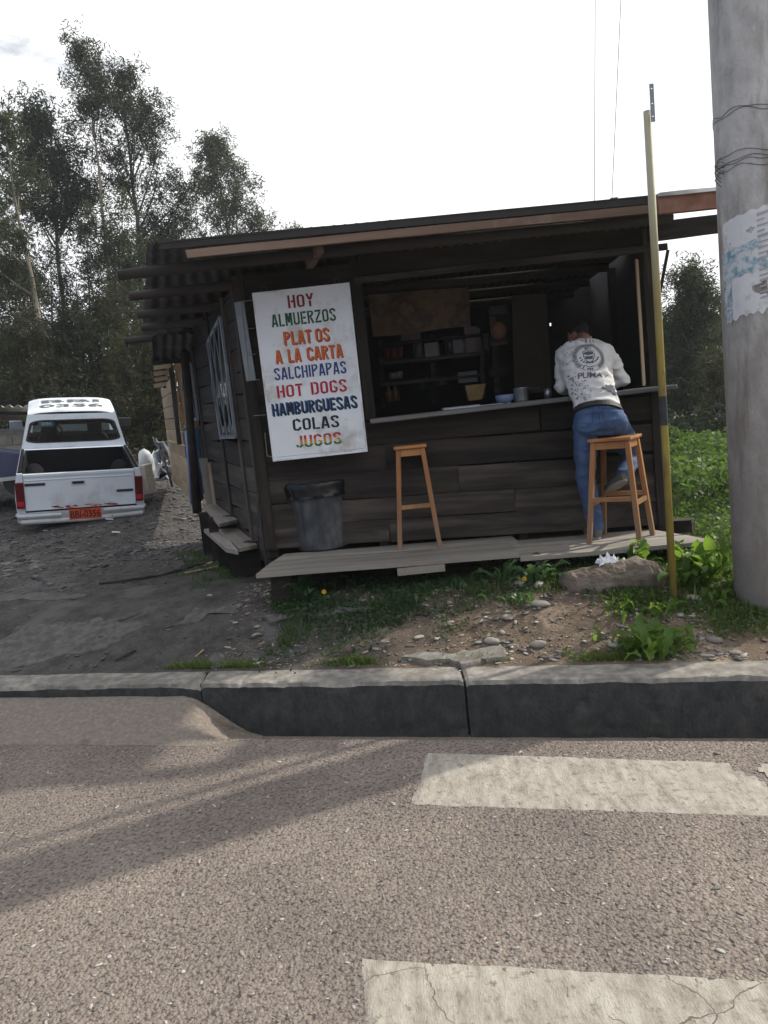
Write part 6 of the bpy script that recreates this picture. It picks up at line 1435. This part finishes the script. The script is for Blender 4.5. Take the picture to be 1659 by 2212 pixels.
for i in range(n):
    for j in range(n):
        u, w = i/(n-1)-.5, j/(n-1)-.5; tv_.append(c+Vector((u*.13+.02*mnoise.noise(Vector((u*9, w*9, 1))), w*.10, .02+.05*abs(mnoise.noise(Vector((u*8, w*8, 4))))*2+.03*(1-4*u*u)*(1-4*w*w)+.02*mnoise.noise(Vector((u*22, w*22, 8))))))
tag(obj('crumpled_tissue', tv_, [(i*n+j, (i+1)*n+j, (i+1)*n+j+1, i*n+j+1) for i in range(n-1) for j in range(n-1)], flat('white_tissue', (.75, .76, .80), .8)), 'crumpled white tissue lying on top of the long rock', 'tissue')
# small litter and debris on the mud
for (x0, y0, x1, y1, w, lb, mt) in ((398, 1235, 480, 1222, .05, 'torn pale brown board lying on the mud near the steps', 'wood_pale'), (450, 1216, 475, 1206, .05, 'short light board scrap beside the torn brown board', 'wood_pale'), (238, 1360, 282, 1348, .02, 'thin dark stick on the mud at the left', 'wood_dark'), (413, 1351, 431, 1344, .012, 'small white splinter on the mud', 'wood_pale')):
    q0 = G(x0, y0, .43); q1 = G(x1, y1, .43); q0.z = gh(q0.x, q0.y)+.012; q1.z = gh(q1.x, q1.y)+.014
    o = plank(None, q0, q1, w, .008, M[mt], up=(0, 1, 0), n=5, name='wood_scrap', jit=.006); tag(o, lb, 'wood scrap')
hs = []
for i in range(24):
    t = i/23; q = G(215+t*330, 1262-t*62+5*math.sin(t*5), .42); hs.append((q.x, q.y, gh(q.x, q.y)+.015))
tag(MB().tube(hs, .014, 6).obj('old_hose', M['wood_low'], smooth=True), 'muddy grey hose lying across the yard towards the steps', 'hose')
for (px, py, lb) in ((251, 1152, 'scrap of white paper on the gravel behind the truck'), (238, 1131, 'tiny white scrap just beside the truck bumper')):
    q = G(px, py, .5)
    for _ in range(4): q = G(px, py, gh(q.x, q.y))
    tag(MB().box((q.x, q.y, gh(q.x, q.y)+.02), (.10, .05, .012), Euler((.1, .2, .4)).to_matrix()).obj('paper_scrap', M['paper']), lb, 'paper scrap')

# ---------------------------------------------- trees
def orth(d):
    a = np.cross(d, np.array([0, 0, 1.0])); n = np.linalg.norm(a, axis=-1, keepdims=True); a = np.where(n > 1e-3, a/np.maximum(n, 1e-3), np.array([1.0, 0, 0])); return a
def leaves(name, C, L, W_, mt, parent, droop=.6, rng=RNG, jit=.25):
    """narrow leaves: C centres (n,3); each leaf a folded diamond of two triangles"""
    n = len(C); d = rng.normal(size=(n, 3)); d[:, 2] = d[:, 2]*.6-droop; d /= np.linalg.norm(d, axis=1, keepdims=True)
    s = np.cross(d, rng.normal(size=(n, 3))); s /= np.linalg.norm(s, axis=1, keepdims=True)
    l = L*rng.uniform(.6, 1.25, (n, 1)); w = W_*rng.uniform(.7, 1.3, (n, 1))
    V = np.stack([C-d*l/2, C+s*w/2-d*l*.1, C+d*l/2, C-s*w/2-d*l*.1], 1).reshape(-1, 3)
    return big(name, V, np.arange(4*n).reshape(n, 4), mt, parent)
EUC = leafmat('eucalyptus_leaf', (.022, .031, .022), (.062, .076, .050), (.12, .14, .05), .30, .5, .08)
EUD = leafmat('dark_eucalyptus_leaf', (.011, .017, .013), (.034, .045, .029), (.06, .08, .03), .25, .55, .08)
EUO = leafmat('olive_leaf', (.018, .022, .014), (.060, .064, .036), (.11, .12, .04), .30, .5, .08)
GRN = leafmat('fresh_green_leaf', (.030, .062, .016), (.085, .14, .04), (.18, .32, .05), .40, .55)
BRK = mat('pale_eucalyptus_bark', [(.3, (.13, .11, .085)), (.55, (.24, .205, .165)), (.75, (.34, .30, .25))], 3, 6, .85, .3, 10, (1, 1, .3), .15)
BRD = mat('dark_bark', [(.3, (.035, .03, .028)), (.7, (.09, .08, .07))], 3, 6, .9, .4, 10, (1, 1, .3), .15)
def tree(label, trunk_px, Y, crown, nleaf=16000, r0=.16, lm=EUC, bark=BRK, seed=0, lsize=(.17, .032), clump=.42, limbs=14, group=None, cat='tree', fill=.5, name='eucalyptus_tree', droop=.6):
    """trunk_px: bearings of the trunk from base to tip; crown: list of (bearing x, y top): rows (y, half width left, half width right) as bearings at distance Y"""
    rnd = random.Random(seed); rng = np.random.default_rng(seed+100)
    tp = [P(x, y, Y) for x, y in trunk_px]; b0 = tp[0].copy(); gz = gh(b0.x, b0.y)
    if tp[0].z > gz: tp = [Vector((b0.x-(tp[1].x-b0.x)*.1, b0.y, gz-.1))]+tp
    t = thing(name, label, cat, (tp[0].x, tp[0].y, gz), group=group)
    # smooth trunk path
    path = []
    for i in range(len(tp)-1):
        for k in range(4):
            q = tp[i].lerp(tp[i+1], k/4); q = q+Vector((.05*mnoise.noise(q*.8+Vector((seed, 0, 0))), .05*mnoise.noise(q*.8+Vector((0, seed, 0))), 0)); path.append(q)
    path.append(tp[-1]); n = len(path); H_ = path[-1].z-path[0].z
    rad = [max(.012, r0*(1-.93*((p_.z-path[0].z)/H_)**.9)) for p_ in path]
    mb = MB(); mb.tube(path, rad, 7)
    def axis(z):
        for i in range(n-1):
            if path[i].z <= z <= path[i+1].z: k = (z-path[i].z)/(path[i+1].z-path[i].z+1e-6); return path[i].lerp(path[i+1], k), rad[i]
        return (path[0], rad[0]) if z < path[0].z else (path[-1], rad[-1])
    rows = [(P(cx, y, Y), wl*Y/FPX, wr*Y/FPX) for (y, cx, wl, wr) in crown]      # top to bottom
    rows.sort(key=lambda r_: r_[0].z)
    def env(z):
        if z <= rows[0][0].z: return rows[0]
        for i in range(len(rows)-1):
            if rows[i][0].z <= z <= rows[i+1][0].z:
                k = (z-rows[i][0].z)/(rows[i+1][0].z-rows[i][0].z+1e-6); return (rows[i][0].lerp(rows[i+1][0], k), rows[i][1]*(1-k)+rows[i+1][1]*k, rows[i][2]*(1-k)+rows[i+1][2]*k)
        return rows[-1]
    z0, z1 = rows[0][0].z, rows[-1][0].z; cl = []
    for i in range(limbs):
        zt = z0+(z1-z0)*((i+.6*rnd.random())/limbs); c, wl, wr = env(zt); a = rnd.uniform(0, 6.283); ww = wr if math.cos(a) > 0 else wl; rr = ww*rnd.uniform(.7, 1.12)
        tip = Vector((c.x+rr*math.cos(a), c.y+rr*math.sin(a)*.9, zt)); zb_ = max(path[0].z+.3*H_*0+.5, zt-(.5+1.1*rr)*rnd.uniform(.7, 1.2)); s0, rs_ = axis(zb_)
        mid = s0.lerp(tip, .5)+Vector((0, 0, -.10*rr+.1)); rb = min(rs_*.6, .018+.03*rr)
        mb.tube([s0, s0.lerp(mid, .5)+Vector((0, 0, -.03)), mid, mid.lerp(tip, .6)+Vector((0, 0, .05)), tip], [rb, rb*.8, rb*.6, rb*.4, .006], 5)
        cl.append((tip, 1.0)); cl.append((mid.lerp(tip, .55), .8))
        for k in range(3):
            b_ = mid.lerp(tip, rnd.uniform(.1, .8)); tt = b_+Vector((rnd.gauss(0, .28)*(.4+rr), rnd.gauss(0, .28)*(.4+rr), rnd.uniform(.05, .55)*(.4+rr*.6)))
            mb.tube([b_, b_.lerp(tt, .5)+Vector((0, 0, -.02)), tt], [rb*.4, rb*.28, .005], 4); cl.append((tt, .85))
    for k in range(int(limbs*fill)): zt = z0+(z1-z0)*rnd.random(); c, wl, wr = env(zt); a = rnd.uniform(0, 6.283); rr = (wr if math.cos(a) > 0 else wl)*rnd.random()**.5*.9; cl.append((Vector((c.x+rr*math.cos(a), c.y+rr*math.sin(a), zt)), .9))
    cl.append((path[-1], .6)); mb.obj('trunk', bark, t, smooth=True)
    cw = np.array([c[1] for c in cl]); cw = cw/cw.sum(); cnt = rng.multinomial(nleaf, cw); C = []
    for (c, w), k in zip(cl, cnt):
        s = clump*.80*w*rng.uniform(.6, 1.3); k2 = max(1, k//13); tid = rng.integers(0, k2, k); q = rng.normal(size=(k2, 3)); q /= (np.linalg.norm(q, axis=1, keepdims=True)+1e-6); q *= (rng.random((k2, 1))**.45)*s*1.6; q[:, 2] *= 1.1
        q = q[tid] + rng.normal(size=(k, 3))*np.array([.075, .075, .10])*(lsize[0]/.17)*1.15
        C.append(np.array(c)+q*np.array([1, 1, .85]))
    C = np.concatenate(C); leaves('crown', C, lsize[0], lsize[1], lm, t, droop, rng); return t
GE = 'eucalyptus trees standing behind the yard'
tree('eucalyptus at the left frame edge with a pale trunk slanting down behind the truck', [(112, 1000), (95, 780), (70, 620), (45, 490), (22, 360), (5, 262)], 20, [(255, 5, 12, 12), (310, 8, 60, 40), (400, 15, 75, 45), (500, 20, 80, 50), (620, 5, 60, 45), (760, 0, 60, 50), (860, 20, 50, 50)], 15000, .13, EUC, BRK, 1, limbs=16, group=GE)
tree('dense dark-crowned eucalyptus left of the tallest tree', [(165, 1000), (150, 780), (130, 600), (118, 450), (112, 330), (110, 240)], 27, [(228, 108, 16, 22), (260, 108, 58, 45), (310, 112, 82, 62), (360, 115, 68, 62), (430, 120, 62, 58), (480, 125, 40, 40)], 18000, .15, EUD, BRD, 2, clump=.62, limbs=16, group=GE, lsize=(.19, .04))
tree('tallest eucalyptus, a slim bare-stemmed one with a small crown at the very top', [(262, 1000), (250, 760), (232, 560), (218, 420), (208, 310), (196, 230), (180, 150), (170, 92)], 26, [(88, 166, 5, 6), (112, 176, 16, 20), (140, 185, 34, 34), (190, 180, 34, 38), (235, 178, 38, 28), (262, 182, 22, 14)], 6000, .12, EUC, BRK, 3, clump=.34, limbs=13, group=GE, fill=.3)
tree('big spreading eucalyptus with a forked dark stem, right of the tallest tree', [(318, 1000), (308, 700), (302, 580), (296, 470), (285, 370), (272, 270), (268, 160)], 27, [(152, 268, 22, 22), (185, 275, 46, 45), (240, 278, 60, 65), (300, 285, 60, 85), (350, 300, 60, 105), (420, 320, 60, 96), (480, 335, 40, 80), (540, 345, 30, 70), (570, 345, 20, 30)], 24000, .17, EUD, BRD, 4, clump=.44, limbs=27, group=GE, fill=.25)
tree('eucalyptus with twin pale stems just left of the roof corner', [(255, 1000), (258, 780), (262, 640), (262, 560), (262, 520)], 22, [(440, 240, 25, 25), (500, 250, 50, 45), (580, 258, 50, 50), (680, 262, 50, 50), (800, 262, 60, 55), (900, 265, 60, 60)], 16000, .10, EUC, BRK, 5, clump=.46, limbs=20, group=GE)
tree('pale feathery eucalyptus standing alone behind the roof', [(512, 1000), (505, 640), (490, 480), (470, 380), (456, 310)], 34, [(298, 455, 8, 8), (330, 465, 24, 26), (370, 475, 32, 50), (410, 495, 48, 62), (450, 515, 62, 66), (500, 505, 95, 78), (530, 500, 90, 70)], 15500, .16, EUC, BRD, 6, clump=.50, limbs=22, group=GE, fill=.3, lsize=(.2, .04))
tree('small leafy tip of a tree just showing over the roof line', [(645, 1000), (644, 640), (643, 500)], 42, [(487, 642, 5, 5), (500, 643, 10, 10), (530, 645, 18, 18)], 1500, .10, EUC, BRD, 7, clump=.3, limbs=5)
for i, (cx, yt_, w, Y, lm_, lb) in enumerate([(30, 560, 75, 24, EUD, 'dark bushy tree low behind the block shed'), (110, 540, 70, 25, EUD, 'dark dense tree straight above the truck cab'), (190, 500, 60, 24, EUD, 'dark dense tree between the slim and the twin stems'), (215, 640, 60, 20.5, EUO, 'olive-brown bushy tree right above the truck'),
    (140, 690, 70, 20, EUD, 'low dark tree hugging the truck roof'), (300, 560, 60, 23, EUD, 'dark tree behind the protruding roof logs'), (60, 700, 80, 19, EUO, 'olive low tree above the block shed roof'), (320, 720, 60, 18.5, EUO, 'olive bush beside the plank lean-to'), (350, 640, 60, 26, EUD, 'dark tree filling the gap under the roof logs'), (-30, 420, 60, 26, EUD, 'dark tree cut by the left frame edge')]):
    tree(lb, [(cx+12, 1010), (cx+6, (yt_+1010)/2), (cx, yt_+20)], Y, [(yt_, cx, w*.25, w*.25), (yt_+60, cx, w*.8, w*.8), (yt_+160, cx, w, w), (yt_+280, cx+4, w, w), (970, cx+6, w*.9, w*.9)], 12500, .09, lm_, BRD, 20+i, clump=.46, limbs=22, group='bushy trees under the eucalyptus', fill=.7, lsize=(.14, .034), name='bushy_tree')
GR = 'trees right of the stall'
tree('pointed dark green tree right of the yellow pole', [(1530, 1060), (1518, 900), (1508, 740), (1502, 600)], 17, [(573, 1502, 4, 4), (600, 1503, 14, 14), (650, 1504, 28, 30), (700, 1508, 50, 46), (780, 1512, 64, 66), (860, 1515, 64, 70), (960, 1515, 60, 66)], 30000, .08, EUC, BRK, 40, clump=.34, limbs=24, group=GR, lsize=(.12, .026), fill=.8)
tree('darker tree behind the yellow pole, close to the stall wall', [(1470, 1060), (1462, 900), (1455, 720)], 18, [(675, 1444, 8, 12), (700, 1450, 22, 28), (770, 1455, 38, 40), (860, 1460, 46, 50), (960, 1465, 50, 50)], 20000, .07, EUC, BRD, 41, clump=.36, limbs=18, group=GR, lsize=(.12, .026), fill=.8)
tree('green tree half hidden by the concrete pole', [(1600, 1050), (1592, 860), (1585, 700)], 19, [(640, 1580, 12, 14), (690, 1582, 36, 40), (760, 1585, 48, 50), (860, 1590, 60, 60), (960, 1590, 60, 60)], 18000, .08, EUD, BRK, 42, clump=.4, limbs=18, group=GR, lsize=(.13, .028), fill=.8)
tree('thin young tree with bare stems in front of the pointed tree', [(1545, 1080), (1552, 900), (1560, 780)], 15, [(760, 1555, 14, 14), (820, 1552, 30, 26), (900, 1545, 34, 30), (970, 1540, 36, 30)], 7000, .035, EUO, BRK, 43, clump=.28, limbs=14, group=GR, lsize=(.10, .022), fill=.4)
tree('low broad tree filling the view behind the pointed one', [(1490, 1040), (1488, 880), (1485, 740)], 25, [(700, 1480, 20, 20), (740, 1482, 60, 55), (820, 1485, 80, 80), (900, 1490, 85, 90), (970, 1490, 85, 90)], 22000, .09, EUD, BRD, 44, clump=.5, limbs=24, group=GR, lsize=(.15, .035), fill=.9)
# distant hills
hv = []; hf = []; nh = 120
for i in range(nh+1):
    a = R(-75+150*i/nh)
    for k, (d_, ) in enumerate([(150,), (190,), (225,)]):
        base = 6+3*mnoise.noise(Vector((a*4, 3, 0)))+11*math.exp(-((math.degrees(a)-27)/6.5)**2)+6*math.exp(-((math.degrees(a)+36)/12)**2)
        hv.append((d_*math.sin(a), d_*math.cos(a), [0, base, base*.9][k] + .9*mnoise.noise(Vector((a*30, k, 2)))*(k > 0)))
for i in range(nh):
    for k in range(2): hf.append((i*3+k, (i+1)*3+k, (i+1)*3+k+1, i*3+k+1))
tag(obj('hills', hv, hf, mat('hill_scrub', [(.3, (.03, .05, .03)), (.7, (.07, .09, .05))], .06, 6, .95, 0, vary=0), smooth=True), kind='structure')
# thin moist air: one closed box round everything
hz = MB().box((0, 95, 10.5), (500, 330, 24)).obj('haze', bpy.data.materials.new('moist_air')); hm3 = bpy.data.materials['moist_air']; hm3.use_nodes = True; hN = hm3.node_tree; hN.nodes.remove(hN.nodes['Principled BSDF'])
pv = hN.nodes.new('ShaderNodeVolumePrincipled'); pv.inputs['Color'].default_value = (.90, .95, 1, 1); pv.inputs['Density'].default_value = .0011; pv.inputs['Anisotropy'].default_value = .3
hN.links.new(pv.outputs[0], hN.nodes['Material Output'].inputs['Volume']); tag(hz, kind='stuff'); hz['label'] = 'thin moist air over the whole place'

# ---------------------------------------------- weeds, grass, undergrowth
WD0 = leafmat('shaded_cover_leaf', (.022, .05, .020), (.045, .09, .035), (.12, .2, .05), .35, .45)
GRASS = leafmat('grass_blade', (.04, .075, .015), (.13, .18, .045), (.28, .42, .05), .45, .5)
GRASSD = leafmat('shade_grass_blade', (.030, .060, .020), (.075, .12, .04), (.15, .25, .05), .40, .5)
def grass(name, label, pts, hmin, hmax, mt, w=.004, cat='grass'):
    n = len(pts); P0 = np.array(pts); a = RNG.uniform(0, 6.283, n); h = RNG.uniform(hmin, hmax, n)*(.6+.8*RNG.random(n)**2); ln = RNG.uniform(.1, .9, n)*h
    s = np.stack([-np.sin(a), np.cos(a), 0*a], 1)*w*RNG.uniform(.6, 1.4, (n, 1)); d = np.stack([np.cos(a)*ln*.35, np.sin(a)*ln*.35, h*.6], 1); e = np.stack([np.cos(a)*ln, np.sin(a)*ln, h*.92], 1)
    V = np.stack([P0-s, P0+s, P0+d+s*.8, P0+d-s*.8, P0+e], 1).reshape(-1, 3)
    b = np.arange(n)*5; F = np.concatenate([np.stack([b, b+1, b+2], 1), np.stack([b, b+2, b+3], 1), np.stack([b+3, b+2, b+4], 1)])
    return tag(big(name, V, F, mt), label, cat, kind='stuff')
def patchy(n, fx, dens):
    out = []
    while len(out) < n:
        x, y = fx()
        if y-kerbY(x) < .22: continue
        if random.random() < dens(x, y): out.append((x, y, gh(x, y)-.003))
    return out
nn_ = lambda x, y, s, o=0: mnoise.noise(Vector((x*s, y*s, o)))
gp = patchy(26000, lambda: (random.uniform(.7, 6.5), random.uniform(3.9, 8.5)), lambda x, y: max(0, sstep(.2, .9, (x-1.25)*.9+(y-4.75)*.75+nn_(x, y, 2.2)*.9)) * (.35+.9*max(0, nn_(x, y, 3.5, 3)+.35)))
grass('grass', 'sunlit green grass around the rock, the yellow pole and the concrete pole', gp, .04, .10, GRASS, .0035)
gp = patchy(26000, lambda: (random.uniform(.75, 3.4), random.uniform(3.9, 5.7)), lambda x, y: max(0, sstep(.15, .7, (x-1.15)*.8+(y-4.70)*.9+nn_(x, y, 2.6)*.8)) * (.25+1.2*max(0, nn_(x, y, 4.5, 13)+.25)))
grass('grass', 'low tangled grass on the verge at the foot of the yellow pole', gp, .02, .06, GRASS, .0035)
gp = patchy(7000, lambda: (random.uniform(-.8, 2.2), random.uniform(4.95, 5.9)), lambda x, y: max(0, .55+nn_(x, y, 3, 7)*1.6-abs(y-5.35)*1.4))
grass('shaded_grass', 'short dark grass growing under the front edge of the boardwalk', gp, .03, .075, GRASSD, .0035)
gp = patchy(2200, lambda: (random.choice([-1.25, -.95, .02, 1.2, 1.3, -1.1])+random.gauss(0, .11), 0), lambda x, y: 0) if False else []
for _ in range(2600):
    x = random.choice([-1.35, -1.05, -.30, .42, 1.22, 1.3])+random.gauss(0, .10); s = .27+abs(random.gauss(0, .05)); gp.append((x, kerbY(x)+s, gh(x, kerbY(x)+s)))
grass('kerb_grass', 'small tufts of grass growing along the back of the kerb', gp, .015, .05, GRASS, .003)
gp = []
for _ in range(2400):
    d = random.uniform(.1, 2.4); q = SW(d, abs(random.gauss(.30, .16)))
    if nn_(q.x, q.y, 4, 1) < -.05: continue
    gp.append((q.x, q.y, gh(q.x, q.y)))
grass('step_grass', 'dark grass growing beside the side steps', gp, .02, .06, GRASSD, .004)
# undergrowth: broad-leaved tangle right of the stall and behind
def under(name, label, n, fx, hmax, mt, ls, dens=None):
    C = []
    while len(C) < n:
        x, y = fx(); hz_ = hmax*(.5+.9*(nn_(x, y, .9, 5)))*1.0
        if dens and random.random() > dens(x, y): continue
        C.append((x, y, gh(x, y)+max(.04, hz_)*random.random()**.6))
    o = leaves(name, np.array(C), ls[0], ls[1], mt, None, .1); return tag(o, label, 'undergrowth', kind='stuff')
under('undergrowth', 'bright green broad-leaved undergrowth right of the stall', 30000, lambda: (random.uniform(2.7, 9), random.uniform(7.2, 13)), .60, GRN, (.085, .055), lambda x, y: sstep(6.8, 7.8, y+.3*nn_(x, y, 2)))
under('low_cover', 'low leafy ground cover between the boardwalk end and the undergrowth', 9000, lambda: (random.uniform(2.45, 5), random.uniform(5.2, 7.8)), .14, GRN, (.045, .03))
under('clover', 'small-leaved green ground cover mixed into the verge grass', 26000, lambda: (random.uniform(.9, 3.4), random.uniform(3.95, 5.8)), .07, GRN, (.026, .017), lambda x, y: max(0, sstep(.15, .8, (x-1.2)*.8+(y-4.72)*.9+nn_(x, y, 2.6)*.9)) * (.15+1.4*max(0, nn_(x, y, 4, 21)+.2)))
under('shaded_clover', 'dark small-leaved ground cover under the edge of the boardwalk', 9000, lambda: (random.uniform(-.9, 1.8), random.gauss(5.35, .22)), .07, WD0, (.028, .020), lambda x, y: max(0, .4+nn_(x, y, 2.4, 31)*2))
under('far_cover', 'dark scrub under the trees at the back of the yard', 22000, lambda: (random.uniform(-13, -3.2), random.uniform(16.5, 23)), .9, EUO, (.13, .05))
under('side_scrub', 'green scrub along the foot of the trees on the right', 20000, lambda: (random.uniform(3.6, 14), random.uniform(12.5, 17)), .9, EUD, (.12, .06))
# broad-leaved weeds, every leaf its own piece
def leaf_mesh(seed, lobes, mt):
    rnd = random.Random(seed); n = 9; v = []; f = []
    for i in range(n+1):
        t = i/n; w = (math.sin(math.pi*min(1, t*.93+.06))**.8)*.17*(.55+.6*t) if t < .99 else .004
        if i < 2: w = .02
        if lobes and 1 < i < n and i % 2: w *= .55
        zc = .55*math.sin(t*1.9)-.22*t*t; xc = t*(1-.12*t); wav = .03*math.sin(i*1.9+seed)
        v += [(xc, -w, zc+.06*w/.17+wav), (xc, 0, zc-.025), (xc, w, zc+.06*w/.17-wav)]
    for i in range(n): 
        for k in range(2): f.append((i*3+k, (i+1)*3+k, (i+1)*3+k+1, i*3+k+1))
    return mesh_of('leaf', v, f, mt, True)
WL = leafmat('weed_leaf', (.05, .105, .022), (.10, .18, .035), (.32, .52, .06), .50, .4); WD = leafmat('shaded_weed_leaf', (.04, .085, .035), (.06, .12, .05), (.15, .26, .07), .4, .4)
LM = {('l', k): leaf_mesh(k, True, WL) for k in range(3)}; LM.update({('b', k): leaf_mesh(10+k, False, WL) for k in range(3)}); LM.update({('d', k): leaf_mesh(20+k, True, WD) for k in range(3)}); LM.update({('e', k): leaf_mesh(30+k, False, WD) for k in range(3)})
def weed(px, py, size, nl, kind, label, seed, upr=.5, cat='weed', spread=.03):
    rnd = random.Random(seed); c = G(px, py, .38)
    for _ in range(4): c = G(px, py, gh(c.x, c.y))
    c.z = gh(c.x, c.y); t = thing('leafy_weed', label, cat, tuple(c), group='broad-leaved weeds in front of the stall')
    for i in range(nl):
        a = i*2.4+rnd.uniform(-.4, .4); s = size*rnd.uniform(.55, 1.1); up = rnd.uniform(-.15, 1)*upr*1.15
        W = Matrix.Translation(c+Vector((rnd.gauss(0, spread), rnd.gauss(0, spread), 0))) @ Matrix.Rotation(a, 4, 'Z') @ Matrix.Rotation(-up, 4, 'Y') @ Matrix.Rotation(rnd.uniform(-.5, .5), 4, 'X') @ Matrix.Diagonal((s, s*rnd.uniform(.8, 1.3), s, 1))
        o = bpy.data.objects.new('leaf', LM[(kind, rnd.randrange(3))]); link(o, t, W)
    return t
weed(655, 1298, .24, 20, 'd', 'shaded dandelion-like weed with a yellow flower under the left of the boardwalk', 1, .7)
weed(610, 1296, .12, 10, 'e', 'small weed at the left corner of the boardwalk', 2)
weed(925, 1290, .10, 16, 'e', 'dark clover-like clump under the middle of the boardwalk', 3, .5, spread=.10)
weed(1010, 1285, .12, 16, 'e', 'dark leafy clump right of the clover-like one', 4, .6, spread=.09)
weed(1085, 1265, .22, 16, 'd', 'spiky dark weed left of the big rock', 5, 1.0)
weed(1150, 1262, .20, 14, 'd', 'leafy weed touching the left end of the big rock', 6, .6)
weed(1190, 1250, .20, 12, 'e', 'broad-leaved weed growing up behind the left of the big rock', 7, .9)
weed(1265, 1235, .15, 10, 'd', 'small weed behind the rock just left of the tissue', 8, .9)
weed(1385, 1232, .24, 15, 'l', 'upright curly weed growing past the deck edge behind the rock', 9, 1.15)
weed(1480, 1268, .30, 20, 'l', 'tall leafy weed right of the yellow pole against the deck', 10, 1.25)
weed(1525, 1262, .32, 18, 'b', 'tallest broad-leaved weed at the right corner of the deck', 11, 1.3)
weed(1395, 1345, .22, 24, 'l', 'bright clump of lobed leaves in front of the yellow pole', 12, .85, spread=.06)
weed(1430, 1352, .18, 20, 'b', 'broad leaves crowding the foot of the yellow pole', 13, .9, spread=.06)
weed(1360, 1322, .15, 18, 'l', 'low leafy spread left of the pole below the rock', 14, .6, spread=.08)
weed(1560, 1285, .12, 12, 'b', 'small weed in the grass left of the concrete pole', 15, .7, spread=.06)
weed(1240, 1345, .07, 16, 'l', 'small flat green cushion on the gravel', 16, .4, spread=.06)
weed(772, 1436, .08, 14, 'l', 'little green tuft growing at the back of the kerb', 17, .6, spread=.04)
weed(1450, 1300, .14, 16, 'l', 'leafy weed just behind the foot of the yellow pole', 18, .8, spread=.06)
for k, (px, py, sz_w, lb) in enumerate(((1500, 1225, .22, 'sunlit weed leaning over the right corner of the boardwalk'), (1545, 1235, .20, 'weed between the deck corner and the concrete pole'), (1410, 1300, .12, 'small leafy sprig between the long rock and the yellow pole'), (1470, 1335, .14, 'leafy sprig right of the foot of the yellow pole'), (1330, 1300, .12, 'sprig of weed in the grass below the middle of the rock'), (1120, 1300, .13, 'dark sprig on the gravel left of the big rock'))):
    weed(px, py, sz_w, 14, 'l' if k != 5 else 'd', lb, 40+k, .9, spread=.05)
def flower(px, py, Y, label):
    c = P(px, py, Y); z0 = gh(c.x, c.y); t = thing('yellow_flower', label, 'flower', (c.x, c.y, z0), group='yellow dandelion flowers')
    MB().tube([(c.x, c.y+.02, z0), (c.x, c.y, (z0+c.z)/2), tuple(c)], .002, 5).obj('stem', WL, t)
    mb = MB()
    for i in range(22):
        a = i*2*math.pi/22; r_ = .019; k = .35+.3*(i % 2); d = Vector((math.cos(a), -.6*k, math.sin(a))); mb.add([c, c+Vector((d.x*r_*.6-.002*math.sin(a), d.y*r_, d.z*r_*.6+.002*math.cos(a))), c+d*r_, c+Vector((d.x*r_*.6+.002*math.sin(a), d.y*r_, d.z*r_*.6-.002*math.cos(a)))], [(0, 1, 2, 3)])
    mb.obj('petals', flat('dandelion_yellow', (.70, .48, .02), .6) if 'dandelion_yellow' not in bpy.data.materials else bpy.data.materials['dandelion_yellow'], t)
    MB().lathe([(0, -.004), (.006, -.003), (.006, .003), (0, .004)], c+Vector((0, -.010, 0)), 8, cap=False).obj('flower_centre', flat('dandelion_orange', (.60, .25, .02), .6) if 'dandelion_orange' not in bpy.data.materials else bpy.data.materials['dandelion_orange'], t)
flower(700, 1278, 5.35, 'yellow dandelion flower under the left part of the boardwalk')
flower(1132, 1250, 5.15, 'yellow dandelion flower left of the big rock')
